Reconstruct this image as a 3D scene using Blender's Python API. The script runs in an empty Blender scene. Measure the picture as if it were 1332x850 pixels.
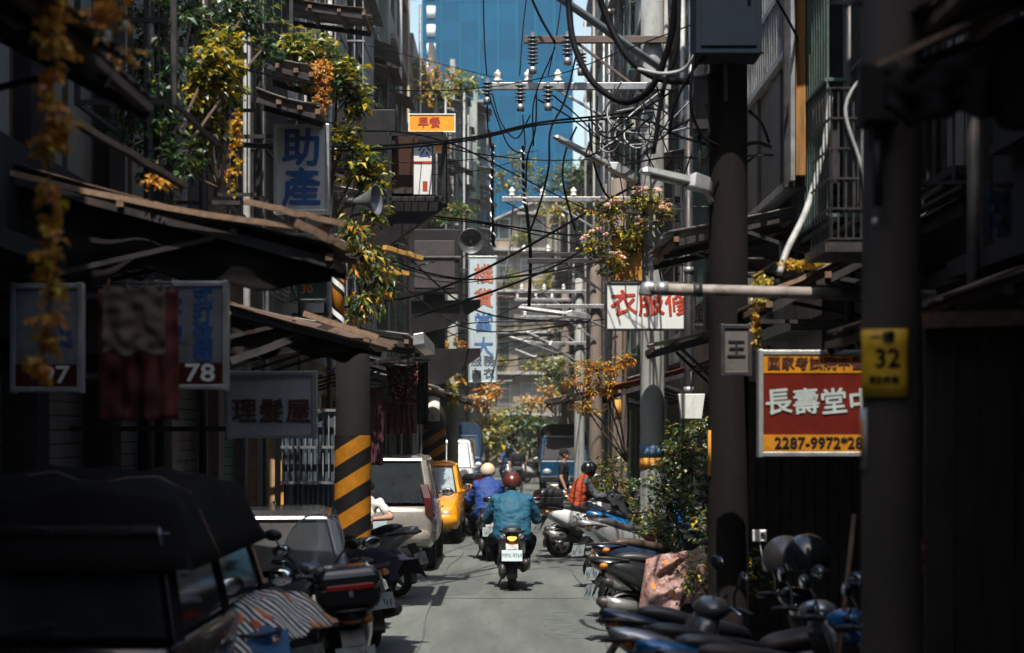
import bpy, bmesh, math, random
import numpy as np
from mathutils import Vector as V, Matrix, noise

R = random.Random(11)
sc = bpy.context.scene
col = sc.collection
rad = math.radians

# ------------------------------------------------------------------ camera
FP, CX, HY, CZ = 2590.0, 666.0, 560.0, 2.1      # focal length in photo pixels, vanishing point, eye height
cam_d = bpy.data.cameras.new("camera")
cam = bpy.data.objects.new("camera", cam_d)
col.objects.link(cam)
cam.location = (0, 0, CZ)
cam.rotation_euler = (rad(90), 0, 0)
cam_d.sensor_width = 36.0
cam_d.lens = 36.0 * FP / 1332.0
cam_d.shift_y = (HY - 425.0) / 1332.0
cam_d.clip_end = 3000
cam_d.clip_start = 0.1
cam_d.dof.use_dof = True
cam_d.dof.focus_distance = 26.5
cam_d.dof.aperture_fstop = 1.9
cam_d.dof.aperture_blades = 9
sc.camera = cam

# ------------------------------------------------------------------ light
LEAN_LEFT, LEAN_BACK = 0.04, 0.55               # the sun stands high behind the camera, almost along the lane
sun_vec = V((-LEAN_LEFT, -LEAN_BACK, 1)).normalized()
SUN_EL = math.asin(sun_vec.z)
world = bpy.data.worlds.new("World")
sc.world = world
world.use_nodes = True
wn = world.node_tree
bg = wn.nodes["Background"]
sky = wn.nodes.new("ShaderNodeTexSky")
sky.sky_type = 'NISHITA'
sky.sun_disc = False
sky.sun_elevation = SUN_EL
sky.sun_rotation = math.atan2(sun_vec.x, sun_vec.y)
sky.air_density = 1.3
sky.dust_density = 2.0
wn.links.new(sky.outputs[0], bg.inputs[0])
bg.inputs[1].default_value = 0.12
sun_d = bpy.data.lights.new("sun", 'SUN')
sun_d.energy = 4.3
sun_d.angle = rad(0.5)
sun_d.color = (1.0, 0.93, 0.83)
sun = bpy.data.objects.new("sun", sun_d)
col.objects.link(sun)
sun.rotation_euler = (-sun_vec).to_track_quat('-Z', 'Y').to_euler()
sun.location = (0, 0, 60)
sc.view_settings.view_transform = 'Standard'
sc.view_settings.look = 'None'
sc.view_settings.exposure = 0.8
sc.view_settings.gamma = 1.0
try:
    sc.cycles.max_bounces = 6
    sc.cycles.diffuse_bounces = 3
    sc.cycles.glossy_bounces = 3
    sc.cycles.transmission_bounces = 5
    sc.cycles.transparent_max_bounces = 8
    sc.cycles.caustics_reflective = False
    sc.cycles.caustics_refractive = False
    sc.cycles.use_denoising = True
except Exception:
    pass


def at(px, py, d):
    """the place in the street that the eye sees at photo pixel (px, py), d metres ahead"""
    return V(((px - CX) * d / FP, d, CZ + (HY - py) * d / FP))


# ------------------------------------------------------------------ materials
MATS = {}


def mat(name, c, rough=0.6, metal=0.0, var=0.25, scale=6.0, bump=0.0, bscale=40.0, dirt=0.0, dirtc=(0.03, 0.022, 0.017),
        coat=0.0, stretch=(1, 1, 1), emit=None, trans=0.0, spec=0.5):
    if name in MATS:
        return MATS[name]
    m = bpy.data.materials.new(name)
    m.use_nodes = True
    nt = m.node_tree
    p = nt.nodes["Principled BSDF"]
    L = nt.links.new
    tc = nt.nodes.new("ShaderNodeTexCoord")
    mp = nt.nodes.new("ShaderNodeMapping")
    mp.inputs["Scale"].default_value = stretch
    L(tc.outputs["Object"], mp.inputs["Vector"])
    n1 = nt.nodes.new("ShaderNodeTexNoise")
    n1.inputs["Scale"].default_value = scale
    n1.inputs["Detail"].default_value = 7
    n1.inputs["Roughness"].default_value = 0.65
    L(mp.outputs[0], n1.inputs["Vector"])
    mr = nt.nodes.new("ShaderNodeMapRange")
    mr.inputs["From Min"].default_value = 0.3
    mr.inputs["From Max"].default_value = 0.7
    mr.inputs["To Min"].default_value = 1 - var
    mr.inputs["To Max"].default_value = 1 + var
    L(n1.outputs[0], mr.inputs["Value"])
    hs = nt.nodes.new("ShaderNodeMix")
    hs.data_type = 'RGBA'
    hs.blend_type = 'MULTIPLY'
    hs.inputs[0].default_value = 1.0
    hs.inputs[6].default_value = (*c, 1)
    L(mr.outputs[0], hs.inputs[7])
    out = hs.outputs[2]
    if dirt > 0:
        n2 = nt.nodes.new("ShaderNodeTexNoise")
        n2.inputs["Scale"].default_value = scale * 0.45
        n2.inputs["Detail"].default_value = 9
        n2.inputs["Roughness"].default_value = 0.72
        L(mp.outputs[0], n2.inputs["Vector"])
        cr = nt.nodes.new("ShaderNodeMapRange")
        cr.inputs["From Min"].default_value = 0.62 - dirt * 0.22
        cr.inputs["From Max"].default_value = 0.74 - dirt * 0.1
        L(n2.outputs[0], cr.inputs["Value"])
        mx = nt.nodes.new("ShaderNodeMix")
        mx.data_type = 'RGBA'
        L(cr.outputs[0], mx.inputs[0])
        L(out, mx.inputs[6])
        mx.inputs[7].default_value = (*dirtc, 1)
        out = mx.outputs[2]
    L(out, p.inputs["Base Color"])
    rr = nt.nodes.new("ShaderNodeMapRange")
    rr.inputs["From Min"].default_value = 0.3
    rr.inputs["From Max"].default_value = 0.7
    rr.inputs["To Min"].default_value = max(0.02, rough * 0.8)
    rr.inputs["To Max"].default_value = min(1.0, rough * 1.2)
    L(n1.outputs[0], rr.inputs["Value"])
    L(rr.outputs[0], p.inputs["Roughness"])
    p.inputs["Metallic"].default_value = metal
    if max(c) < .06 and rough >= .55 and spec == 0.5:
        spec = 0.12                                # matt dark surfaces: soot, cloth, weathered paint
    p.inputs["Specular IOR Level"].default_value = spec
    p.inputs["Coat Weight"].default_value = coat
    p.inputs["Coat Roughness"].default_value = 0.08
    if bump > 0:
        nb = nt.nodes.new("ShaderNodeTexNoise")
        nb.inputs["Scale"].default_value = bscale
        nb.inputs["Detail"].default_value = 5
        L(mp.outputs[0], nb.inputs["Vector"])
        bp = nt.nodes.new("ShaderNodeBump")
        bp.inputs["Strength"].default_value = bump
        bp.inputs["Distance"].default_value = 0.02
        L(nb.outputs[0], bp.inputs["Height"])
        L(bp.outputs[0], p.inputs["Normal"])
    if emit:
        p.inputs["Emission Color"].default_value = (*emit[0], 1)
        p.inputs["Emission Strength"].default_value = emit[1]
    if trans:
        p.inputs["Transmission Weight"].default_value = trans
        p.inputs["IOR"].default_value = 1.1
    MATS[name] = m
    return m


def leafmat(name, c, var=0.35, rough=0.35, tl=0.35):
    """leaf: a glossy skin over a blade that lets some light through"""
    if name in MATS:
        return MATS[name]
    m = mat(name, c, rough=rough, var=var, scale=3.0, spec=0.5)
    nt = m.node_tree
    p = nt.nodes["Principled BSDF"]
    o = [n for n in nt.nodes if n.type == 'OUTPUT_MATERIAL'][0]
    t = nt.nodes.new("ShaderNodeBsdfTranslucent")
    t.inputs[0].default_value = (min(1, c[0] * 1.5), min(1, c[1] * 1.4), c[2] * 0.7, 1)
    mx = nt.nodes.new("ShaderNodeMixShader")
    mx.inputs[0].default_value = tl
    nt.links.new(p.outputs[0], mx.inputs[1])
    nt.links.new(t.outputs[0], mx.inputs[2])
    nt.links.new(mx.outputs[0], o.inputs[0])
    return m


def glassmat(name, tint=(0.8, 0.9, 0.95), mixf=0.75):
    """thin clear sheet: mostly see-through, glossy at a slant"""
    if name in MATS:
        return MATS[name]
    m = bpy.data.materials.new(name)
    m.use_nodes = True
    nt = m.node_tree
    o = [n for n in nt.nodes if n.type == 'OUTPUT_MATERIAL'][0]
    p = nt.nodes["Principled BSDF"]
    p.inputs["Base Color"].default_value = (*[t * 0.35 for t in tint], 1)
    p.inputs["Roughness"].default_value = 0.06
    tr = nt.nodes.new("ShaderNodeBsdfTransparent")
    tr.inputs[0].default_value = (*tint, 1)
    mx = nt.nodes.new("ShaderNodeMixShader")
    mx.inputs[0].default_value = mixf
    nt.links.new(p.outputs[0], mx.inputs[1])
    nt.links.new(tr.outputs[0], mx.inputs[2])
    nt.links.new(mx.outputs[0], o.inputs[0])
    MATS[name] = m
    return m


def tilemat(name, c, mortar, sx=0.1, sy=0.05, dirt=0.5, rough=0.5):
    """small wall tiles with dark joints, rain streaks and soot"""
    if name in MATS:
        return MATS[name]
    m = mat(name, c, rough=rough, var=0.3, scale=1.6, dirt=dirt, stretch=(1, 1, 0.28), dirtc=(c[0] * .2, c[1] * .19, c[2] * .18))
    nt = m.node_tree
    L = nt.links.new
    p = nt.nodes["Principled BSDF"]
    src = p.inputs["Base Color"].links[0].from_socket
    tc = [n for n in nt.nodes if n.type == 'TEX_COORD'][0]
    sp = nt.nodes.new("ShaderNodeSeparateXYZ")
    L(tc.outputs["Object"], sp.inputs[0])
    add = nt.nodes.new("ShaderNodeMath")
    add.operation = 'ADD'
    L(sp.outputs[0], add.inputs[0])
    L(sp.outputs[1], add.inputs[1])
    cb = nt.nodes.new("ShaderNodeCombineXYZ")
    L(add.outputs[0], cb.inputs[0])
    L(sp.outputs[2], cb.inputs[1])
    br = nt.nodes.new("ShaderNodeTexBrick")
    br.inputs["Scale"].default_value = 1.0
    br.inputs["Brick Width"].default_value = sx
    br.inputs["Row Height"].default_value = sy
    br.inputs["Mortar Size"].default_value = 0.004
    br.inputs["Color1"].default_value = (1, 1, 1, 1)
    br.inputs["Color2"].default_value = (0.78, 0.78, 0.78, 1)
    br.inputs["Mortar"].default_value = (*mortar, 1)
    L(cb.outputs[0], br.inputs["Vector"])
    mx = nt.nodes.new("ShaderNodeMix")
    mx.data_type = 'RGBA'
    mx.blend_type = 'MULTIPLY'
    mx.inputs[0].default_value = 1
    L(src, mx.inputs[6])
    L(br.outputs[0], mx.inputs[7])
    L(mx.outputs[2], p.inputs["Base Color"])
    return m


def stripemat(name, c1, c2, freq, direction, sharp=0.02, helix=0, thresh=0.5, rough=0.55, flake=0.3):
    """flat print of slanting bars; helix>0 winds the bars round a pole"""
    if name in MATS:
        return MATS[name]
    m = bpy.data.materials.new(name)
    m.use_nodes = True
    nt = m.node_tree
    L = nt.links.new
    p = nt.nodes["Principled BSDF"]
    tc = nt.nodes.new("ShaderNodeTexCoord")
    sp = nt.nodes.new("ShaderNodeSeparateXYZ")
    L(tc.outputs["Object"], sp.inputs[0])

    def math_(op, a, b=None):
        n = nt.nodes.new("ShaderNodeMath")
        n.operation = op
        for i, x in enumerate((a, b)):
            if x is None:
                continue
            if isinstance(x, (int, float)):
                n.inputs[i].default_value = x
            else:
                L(x, n.inputs[i])
        return n.outputs[0]
    if helix:
        ang = math_('ARCTAN2', sp.outputs[1], sp.outputs[0])
        v = math_('ADD', math_('MULTIPLY', ang, helix / (2 * math.pi)), math_('MULTIPLY', sp.outputs[2], freq))
    else:
        v = math_('ADD', math_('MULTIPLY', sp.outputs[0], direction[0]),
                  math_('ADD', math_('MULTIPLY', sp.outputs[1], direction[1]), math_('MULTIPLY', sp.outputs[2], direction[2])))
        v = math_('MULTIPLY', v, freq)
    fr = math_('FRACT', v)
    st = math_('GREATER_THAN', fr, thresh)
    nz = nt.nodes.new("ShaderNodeTexNoise")
    nz.inputs["Scale"].default_value = 9
    nz.inputs["Detail"].default_value = 9
    nz.inputs["Roughness"].default_value = 0.75
    L(tc.outputs["Object"], nz.inputs["Vector"])
    mx = nt.nodes.new("ShaderNodeMix")
    mx.data_type = 'RGBA'
    L(st, mx.inputs[0])
    mx.inputs[6].default_value = (*c1, 1)
    mx.inputs[7].default_value = (*c2, 1)
    mr = nt.nodes.new("ShaderNodeMapRange")
    mr.inputs["From Min"].default_value = 0.3
    mr.inputs["From Max"].default_value = 0.7
    mr.inputs["To Min"].default_value = 1 - flake
    mr.inputs["To Max"].default_value = 1 + flake
    L(nz.outputs[0], mr.inputs["Value"])
    mu = nt.nodes.new("ShaderNodeMix")
    mu.data_type = 'RGBA'
    mu.blend_type = 'MULTIPLY'
    mu.inputs[0].default_value = 1
    L(mx.outputs[2], mu.inputs[6])
    L(mr.outputs[0], mu.inputs[7])
    L(mu.outputs[2], p.inputs["Base Color"])
    p.inputs["Roughness"].default_value = rough
    p.inputs["Specular IOR Level"].default_value = 0.12
    MATS[name] = m
    return m


def spotcloth(name, base, spots, scale, extra=None):
    """printed cloth: flower spots (and thin dark bars) on a ground colour"""
    if name in MATS:
        return MATS[name]
    m = mat(name, base, rough=0.9, var=0.3, scale=12, bump=0.25, bscale=60)
    nt = m.node_tree
    L = nt.links.new
    p = nt.nodes["Principled BSDF"]
    cur = p.inputs["Base Color"].links[0].from_socket
    tc = [n for n in nt.nodes if n.type == 'TEX_COORD'][0]
    if extra:
        wv = nt.nodes.new("ShaderNodeTexWave")
        wv.inputs["Scale"].default_value = extra[1]
        wv.inputs["Distortion"].default_value = 1.0
        wv.bands_direction = 'DIAGONAL'
        L(tc.outputs["Object"], wv.inputs["Vector"])
        g = nt.nodes.new("ShaderNodeMath")
        g.operation = 'GREATER_THAN'
        g.inputs[1].default_value = 0.5
        L(wv.outputs[1], g.inputs[0])
        mx = nt.nodes.new("ShaderNodeMix")
        mx.data_type = 'RGBA'
        L(g.outputs[0], mx.inputs[0])
        L(cur, mx.inputs[6])
        mx.inputs[7].default_value = (*extra[0], 1)
        cur = mx.outputs[2]
    for k, (c, s, th) in enumerate(spots):
        vo = nt.nodes.new("ShaderNodeTexVoronoi")
        vo.inputs["Scale"].default_value = scale * s
        mp = nt.nodes.new("ShaderNodeMapping")
        mp.inputs["Location"].default_value = (k * 3.1, k * 1.7, k)
        L(tc.outputs["Object"], mp.inputs[0])
        L(mp.outputs[0], vo.inputs["Vector"])
        g = nt.nodes.new("ShaderNodeMath")
        g.operation = 'LESS_THAN'
        g.inputs[1].default_value = th
        L(vo.outputs[0], g.inputs[0])
        mx = nt.nodes.new("ShaderNodeMix")
        mx.data_type = 'RGBA'
        L(g.outputs[0], mx.inputs[0])
        L(cur, mx.inputs[6])
        mx.inputs[7].default_value = (*c, 1)
        cur = mx.outputs[2]
    L(cur, p.inputs["Base Color"])
    return m


# ------------------------------------------------------------------ mesh helpers
class MB:
    def __init__(s):
        s.v, s.f, s.m, s.s = [], [], [], []

    def add(s, vs, fs, mi=0, smooth=False):
        o = len(s.v)
        s.v += [tuple(x) for x in vs]
        for f in fs:
            s.f.append([i + o for i in f])
            s.m.append(mi)
            s.s.append(smooth)

    def box(s, c, d, M=None, mi=0):
        c = V(c)
        x, y, z = d[0] / 2, d[1] / 2, d[2] / 2
        vs = [V((a * x, b * y, e * z)) for e in (-1, 1) for b in (-1, 1) for a in (-1, 1)]
        vs = [(M @ q if M is not None else q) + c for q in vs]
        s.add(vs, [(0, 2, 3, 1), (4, 5, 7, 6), (0, 1, 5, 4), (2, 6, 7, 3), (0, 4, 6, 2), (1, 3, 7, 5)], mi)

    def span(s, a, b, mi=0):
        s.box([(a[i] + b[i]) / 2 for i in range(3)], [abs(a[i] - b[i]) for i in range(3)], None, mi)

    def bar(s, a, b, w, h=None, mi=0, up=(0, 0, 1)):
        a, b = V(a), V(b)
        h = h or w
        t = (b - a)
        l = t.length
        t.normalize()
        u = V(up)
        if abs(t.dot(u)) > 0.98:
            u = V((0, 1, 0))
        x = t.cross(u).normalized()
        z = x.cross(t)
        M = Matrix((x, t, z)).transposed()
        s.box((a + b) / 2, (w, l, h), M, mi)

    def tube(s, pts, r, n=8, mi=0, caps=True, smooth=True):
        pts = [V(p) for p in pts]
        k = len(pts)
        rs = r if isinstance(r, (list, tuple)) else [r] * k
        vs, fs = [], []
        ref = None
        for i, p in enumerate(pts):
            t = (pts[min(i + 1, k - 1)] - pts[max(i - 1, 0)])
            if t.length < 1e-9:
                t = V((0, 0, 1))
            t.normalize()
            if ref is None:
                ref = V((0, 0, 1)) if abs(t.z) < 0.9 else V((1, 0, 0))
            x = t.cross(ref).normalized()
            y = x.cross(t).normalized()
            ref = y
            for j in range(n):
                a = 2 * math.pi * j / n
                vs.append(p + (x * math.cos(a) + y * math.sin(a)) * rs[i])
        for i in range(k - 1):
            for j in range(n):
                fs.append((i * n + j, i * n + (j + 1) % n, (i + 1) * n + (j + 1) % n, (i + 1) * n + j))
        if caps:
            fs.append(tuple(range(n - 1, -1, -1)))
            fs.append(tuple(range((k - 1) * n, k * n)))
        s.add(vs, fs, mi, smooth)

    def lathe(s, prof, n=16, M=None, c=(0, 0, 0), mi=0, smooth=True, caps=True):
        """prof: (radius, height) pairs about local Z"""
        c = V(c)
        vs, fs = [], []
        for r, h in prof:
            for j in range(n):
                a = 2 * math.pi * j / n
                q = V((r * math.cos(a), r * math.sin(a), h))
                vs.append((M @ q if M is not None else q) + c)
        k = len(prof)
        for i in range(k - 1):
            for j in range(n):
                fs.append((i * n + j, i * n + (j + 1) % n, (i + 1) * n + (j + 1) % n, (i + 1) * n + j))
        if caps:
            fs.append(tuple(range(n - 1, -1, -1)))
            fs.append(tuple(range((k - 1) * n, k * n)))
        s.add(vs, fs, mi, smooth)

    def ell(s, c, r, M=None, nu=12, nv=8, mi=0):
        c = V(c)
        vs, fs = [], []
        for i in range(nv + 1):
            t = math.pi * i / nv
            for j in range(nu):
                a = 2 * math.pi * j / nu
                q = V((r[0] * math.sin(t) * math.cos(a), r[1] * math.sin(t) * math.sin(a), r[2] * math.cos(t)))
                vs.append((M @ q if M is not None else q) + c)
        for i in range(nv):
            for j in range(nu):
                fs.append((i * nu + j, (i + 1) * nu + j, (i + 1) * nu + (j + 1) % nu, i * nu + (j + 1) % nu))
        s.add(vs, fs, mi, True)

    def loft(s, rings, mi=0, caps=True, closed=True, smooth=True):
        n = len(rings[0])
        vs = [p for r in rings for p in r]
        fs = []
        for i in range(len(rings) - 1):
            for j in range(n if closed else n - 1):
                fs.append((i * n + j, i * n + (j + 1) % n, (i + 1) * n + (j + 1) % n, (i + 1) * n + j))
        if caps and closed:
            fs.append(tuple(range(n - 1, -1, -1)))
            fs.append(tuple(range((len(rings) - 1) * n, len(rings) * n)))
        s.add(vs, fs, mi, smooth)

    def prism(s, poly, ax, t0, t1, mi=0, smooth=False):
        """poly of 2-D points in the two axes other than ax, spread from t0 to t1 along ax"""
        def mk(p, t):
            q = [p[0], p[1]]
            q.insert(ax, t)
            return q
        n = len(poly)
        vs = [mk(p, t0) for p in poly] + [mk(p, t1) for p in poly]
        fs = [tuple(range(n)), tuple(range(2 * n - 1, n - 1, -1))]
        fs += [(i, i + n, (i + 1) % n + n, (i + 1) % n) for i in range(n)]
        s.add(vs, fs, mi, smooth)

    def grid(s, fn, nu, nv, mi=0, thick=0.0, smooth=True):
        """sheet fn(u, v) -> point, u and v in 0..1; thick gives it a second face"""
        P = [[V(fn(i / nu, j / nv)) for j in range(nv + 1)] for i in range(nu + 1)]
        vs = [P[i][j] for i in range(nu + 1) for j in range(nv + 1)]
        W = nv + 1
        fs = [(i * W + j, (i + 1) * W + j, (i + 1) * W + j + 1, i * W + j + 1) for i in range(nu) for j in range(nv)]
        if thick:
            n = len(vs)
            e = V((0, 0, 0))
            for i in range(nu + 1):
                for j in range(nv + 1):
                    a = P[min(i + 1, nu)][j] - P[max(i - 1, 0)][j]
                    b = P[i][min(j + 1, nv)] - P[i][max(j - 1, 0)]
                    q = a.cross(b)
                    if q.length > 1e-9:
                        q.normalize()
                    vs.append(P[i][j] - q * thick)
            fs += [tuple(k + n for k in reversed(f)) for f in fs]
            rim = [i * W for i in range(nu + 1)] + [nu * W + j for j in range(1, W)] + \
                  [i * W + nv for i in range(nu - 1, -1, -1)] + [j for j in range(nv - 1, 0, -1)]
            for a, b in zip(rim, rim[1:] + rim[:1]):
                fs.append((b, a, a + n, b + n))
        s.add(vs, fs, mi, smooth)

    def mesh(s, name, mats):
        me = bpy.data.meshes.new(name)
        me.from_pydata(s.v, [], s.f)
        ms = mats if isinstance(mats, (list, tuple)) else [mats]
        for q in ms:
            me.materials.append(q)
        me.polygons.foreach_set("material_index", s.m)
        me.polygons.foreach_set("use_smooth", s.s)
        me.update()
        return me

    def build(s, name, mats, parent=None, bevel=0, sub=0, recalc=True):
        me = s.mesh(name, mats)
        if recalc:
            bm = bmesh.new()
            bm.from_mesh(me)
            bmesh.ops.recalc_face_normals(bm, faces=bm.faces)
            bm.to_mesh(me)
            bm.free()
        return link(name, me, parent, bevel, sub)


def link(name, me, parent=None, bevel=0, sub=0):
    o = bpy.data.objects.new(name, me)
    col.objects.link(o)
    if parent is not None:
        o.parent = parent
    if bevel:
        b = o.modifiers.new("bevel", 'BEVEL')
        b.width = bevel
        b.segments = 2
        b.limit_method = 'ANGLE'
        b.angle_limit = rad(40)
    if sub:
        u = o.modifiers.new("subsurf", 'SUBSURF')
        u.levels = u.render_levels = sub
    return o


def tag(o, label=None, cat=None, group=None, kind=None):
    for k, v in (("label", label), ("category", cat), ("group", group), ("kind", kind)):
        if v:
            o[k] = v
    return o


def thing(name, label, cat, loc=(0, 0, 0), rz=0.0, group=None):
    o = bpy.data.objects.new(name, None)
    o.empty_display_size = 0.2
    col.objects.link(o)
    o.location = loc
    o.rotation_euler = (0, 0, rz)
    return tag(o, label, cat, group)


def dup(o, loc=None, rz=None, label=None, group=None, swap=None, parent=None, skip=()):
    c = o.copy()
    col.objects.link(c)
    if parent is not None:
        c.parent = parent
    if loc is not None:
        c.location = loc
    if rz is not None:
        c.rotation_euler = (0, 0, rz)
    if label:
        c["label"] = label
    if group:
        c["group"] = group
    if swap and c.type == 'MESH':
        for i, sl in enumerate(c.material_slots):
            if sl.material and sl.material.name in swap:
                new = swap[sl.material.name]
                sl.link = 'OBJECT'
                sl.material = new
    for ch in o.children:
        if ch.name.split('.')[0] in skip:
            continue
        dup(ch, parent=c, swap=swap, skip=skip)
    return c


def rotz(a):
    return Matrix.Rotation(a, 3, 'Z')


def rotx(a):
    return Matrix.Rotation(a, 3, 'X')


def roty(a):
    return Matrix.Rotation(a, 3, 'Y')


def spline(pts, n=8):
    """smooth curve through the points"""
    P = [V(p) for p in pts]
    if len(P) < 3:
        return P
    P = [P[0] * 2 - P[1]] + P + [P[-1] * 2 - P[-2]]
    out = []
    for i in range(1, len(P) - 2):
        a, b, c, d = P[i - 1:i + 3]
        for k in range(n):
            t = k / n
            out.append(0.5 * ((2 * b) + (c - a) * t + (2 * a - 5 * b + 4 * c - d) * t * t + (3 * b - a - 3 * c + d) * t ** 3))
    out.append(P[-2])
    return out


def text_mesh(body, size, offset=0.012, depth=0.004, res=2, align='CENTER', sx=1.0, shear=0.0):
    cu = bpy.data.curves.new("lettering", 'FONT')
    cu.body = body
    cu.size = size
    cu.align_x = align
    cu.align_y = 'CENTER'
    cu.extrude = depth
    cu.resolution_u = res
    cu.shear = shear
    o = bpy.data.objects.new("lettering", cu)
    col.objects.link(o)
    dg = bpy.context.evaluated_depsgraph_get()
    me = bpy.data.meshes.new_from_object(o.evaluated_get(dg))
    bpy.data.objects.remove(o)
    bpy.data.curves.remove(cu)
    if sx != 1.0:
        for v in me.vertices:
            v.co.x *= sx
    if offset > 0.008:
        # heavier strokes: the same outlines laid a hair apart, each a little prouder than the last
        e = offset * size * 0.9
        src_v = [v.co.copy() for v in me.vertices]
        src_f = [tuple(p.vertices) for p in me.polygons]
        bpy.data.meshes.remove(me)
        vs, fs = [], []
        for k, (a, c) in enumerate(((-1, -.5), (1, .5), (-.5, 1), (.5, -1), (0, 0))):
            o_ = len(vs)
            vs += [(q.x + a * e, q.y + c * e, q.z * (1 + .12 * k)) for q in src_v]
            fs += [tuple(i + o_ for i in f) for f in src_f]
        me = bpy.data.meshes.new("lettering")
        me.from_pydata(vs, [], fs)
        me.update()
    return me


def lettering(parent, body, size, x, y, z, m, offset=0.012, sx=1.0, tilt=0.0, roll=0.0):
    """flat letters standing in the XZ plane, read from -Y"""
    me = text_mesh(body, size, offset, sx=sx)
    me.materials.clear()
    me.materials.append(m)
    o = bpy.data.objects.new("lettering", me)
    col.objects.link(o)
    o.parent = parent
    o.location = (x, y, z)
    o.rotation_euler = (rad(90) + tilt, roll, 0)
    return o


# ------------------------------------------------------------------ palette
asphalt = mat("road_concrete", (0.105, 0.118, 0.108), rough=0.75, var=0.4, scale=1.3, bump=0.4, bscale=60, dirt=0.7,
              dirtc=(0.068, 0.076, 0.07), stretch=(1, 0.12, 1))
pave = mat("pavement_concrete", (0.11, 0.108, 0.1), rough=0.85, var=0.3, scale=2, bump=0.3, dirt=0.6)
earth = mat("ground_dark", (0.06, 0.055, 0.05), rough=0.95)
tar = mat("tar", (0.075, 0.085, 0.08), rough=0.7, var=0.3)
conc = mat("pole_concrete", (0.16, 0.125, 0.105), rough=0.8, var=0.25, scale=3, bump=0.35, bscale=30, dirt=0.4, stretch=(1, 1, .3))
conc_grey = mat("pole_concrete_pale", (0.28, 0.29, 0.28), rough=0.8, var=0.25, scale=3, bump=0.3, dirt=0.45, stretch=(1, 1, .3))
steel_dk = mat("steel_dark", (0.035, 0.033, 0.035), rough=0.5, metal=0.3, var=0.4, dirt=0.3, dirtc=(0.09, 0.04, 0.02))
steel = mat("steel_galvanised", (0.3, 0.31, 0.32), rough=0.42, metal=0.6, var=0.3, dirt=0.4, dirtc=(0.1, 0.06, 0.035))
alum = mat("aluminium_dull", (0.5, 0.52, 0.52), rough=0.35, metal=0.7, var=0.2, dirt=0.25)
rust = mat("corrugated_rust", (0.12, 0.075, 0.05), rough=0.7, metal=0.2, var=0.5, scale=4, dirt=0.6, dirtc=(0.05, 0.035, 0.03), bump=0.2)
tin = mat("corrugated_grey", (0.22, 0.215, 0.2), rough=0.55, metal=0.35, var=0.4, scale=4, dirt=0.7, dirtc=(0.07, 0.045, 0.03), bump=0.15)
tin_lt = mat("corrugated_pale", (0.42, 0.42, 0.4), rough=0.5, metal=0.2, var=0.3, scale=4, dirt=0.6, dirtc=(0.12, 0.08, 0.05))
wood = mat("old_wood", (0.17, 0.1, 0.06), rough=0.8, var=0.45, scale=3, stretch=(6, 1, 6), bump=0.3, dirt=0.3)
black_pl = mat("black_plastic", (0.014, 0.014, 0.016), rough=0.42, var=0.3)
rubber = mat("tyre_rubber", (0.018, 0.018, 0.019), rough=0.85, var=0.3, bump=0.2)
seatm = mat("seat_vinyl", (0.022, 0.022, 0.025), rough=0.42, var=0.3)
chrome = mat("chrome", (0.75, 0.77, 0.78), rough=0.12, metal=1.0, var=0.1)
cablem = mat("cable_black", (0.004, 0.004, 0.005), rough=0.65, var=0.2, spec=.08)
cable_gr = mat("cable_grey", (0.3, 0.31, 0.31), rough=0.5, var=0.3)
porcelain = mat("porcelain_white", (0.75, 0.76, 0.74), rough=0.25, var=0.1, dirt=0.25)
porc_br = mat("insulator_dark", (0.1, 0.11, 0.12), rough=0.3, var=0.2)
darkglass = mat("window_glass_dark", (0.02, 0.025, 0.03), rough=0.08, var=0.2, spec=0.8)
skinm = mat("skin", (0.36, 0.2, 0.13), rough=0.6, var=0.12, scale=8)
hairm = mat("hair", (0.012, 0.011, 0.011), rough=0.5)
blackfab = mat("black_fabric", (0.017, 0.018, 0.021), rough=0.9, var=0.3, scale=12)
whitep = mat("white_paint", (0.74, 0.75, 0.73), rough=0.5, var=0.12, dirt=0.35, dirtc=(0.3, 0.27, 0.22))
plate_w = mat("plate_white", (0.4, 0.5, 0.55), rough=0.45, var=0.1)
plate_d = mat("plate_dusty", (0.2, 0.24, 0.25), rough=0.6, var=0.3, dirt=0.4)
ink_blk = mat("ink_black", (0.015, 0.015, 0.018), rough=0.6)
ink_red = mat("ink_red", (0.4, 0.045, 0.02), rough=0.55, var=0.25)
ink_blue = mat("ink_blue", (0.012, 0.07, 0.24), rough=0.55, var=0.25)
ink_brown = mat("ink_brown", (0.09, 0.028, 0.015), rough=0.6, var=0.3)
lamp_red = mat("taillight_red", (0.35, 0.015, 0.01), rough=0.15, var=0.1, coat=0.6)
lamp_amb = mat("indicator_amber", (0.65, 0.2, 0.02), rough=0.15, var=0.1, coat=0.6)
lamp_clr = mat("headlight_clear", (0.6, 0.64, 0.66), rough=0.08, var=0.1, metal=0.5, coat=1.0)
# ================================================================== ground
def sheet(name, x0, x1, y0, y1, z, m, ny=1):
    b = MB()
    for i in range(ny):
        a, e = y0 + (y1 - y0) * i / ny, y0 + (y1 - y0) * (i + 1) / ny
        b.add([(x0, a, z), (x1, a, z), (x1, e, z), (x0, e, z)], [(0, 1, 2, 3)])
    return tag(b.build(name, m), kind='structure')


sheet("ground", -1500, 1500, -400, 2500, -0.02, earth)
road = sheet("road", -2.75, 2.75, -25, 160, 0.0, asphalt)
for sx in (-1, 1):
    b = MB()
    b.span((sx * 2.75, -25, -0.015), (sx * 2.9, 160, 0.12))
    tag(b.build("kerb", pave, bevel=0.02), kind='structure')
    b = MB()
    b.span((sx * 2.9, -25, -0.015), (sx * 3.9, 160, 0.115))
    tag(b.build("pavement", pave), kind='structure')
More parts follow.
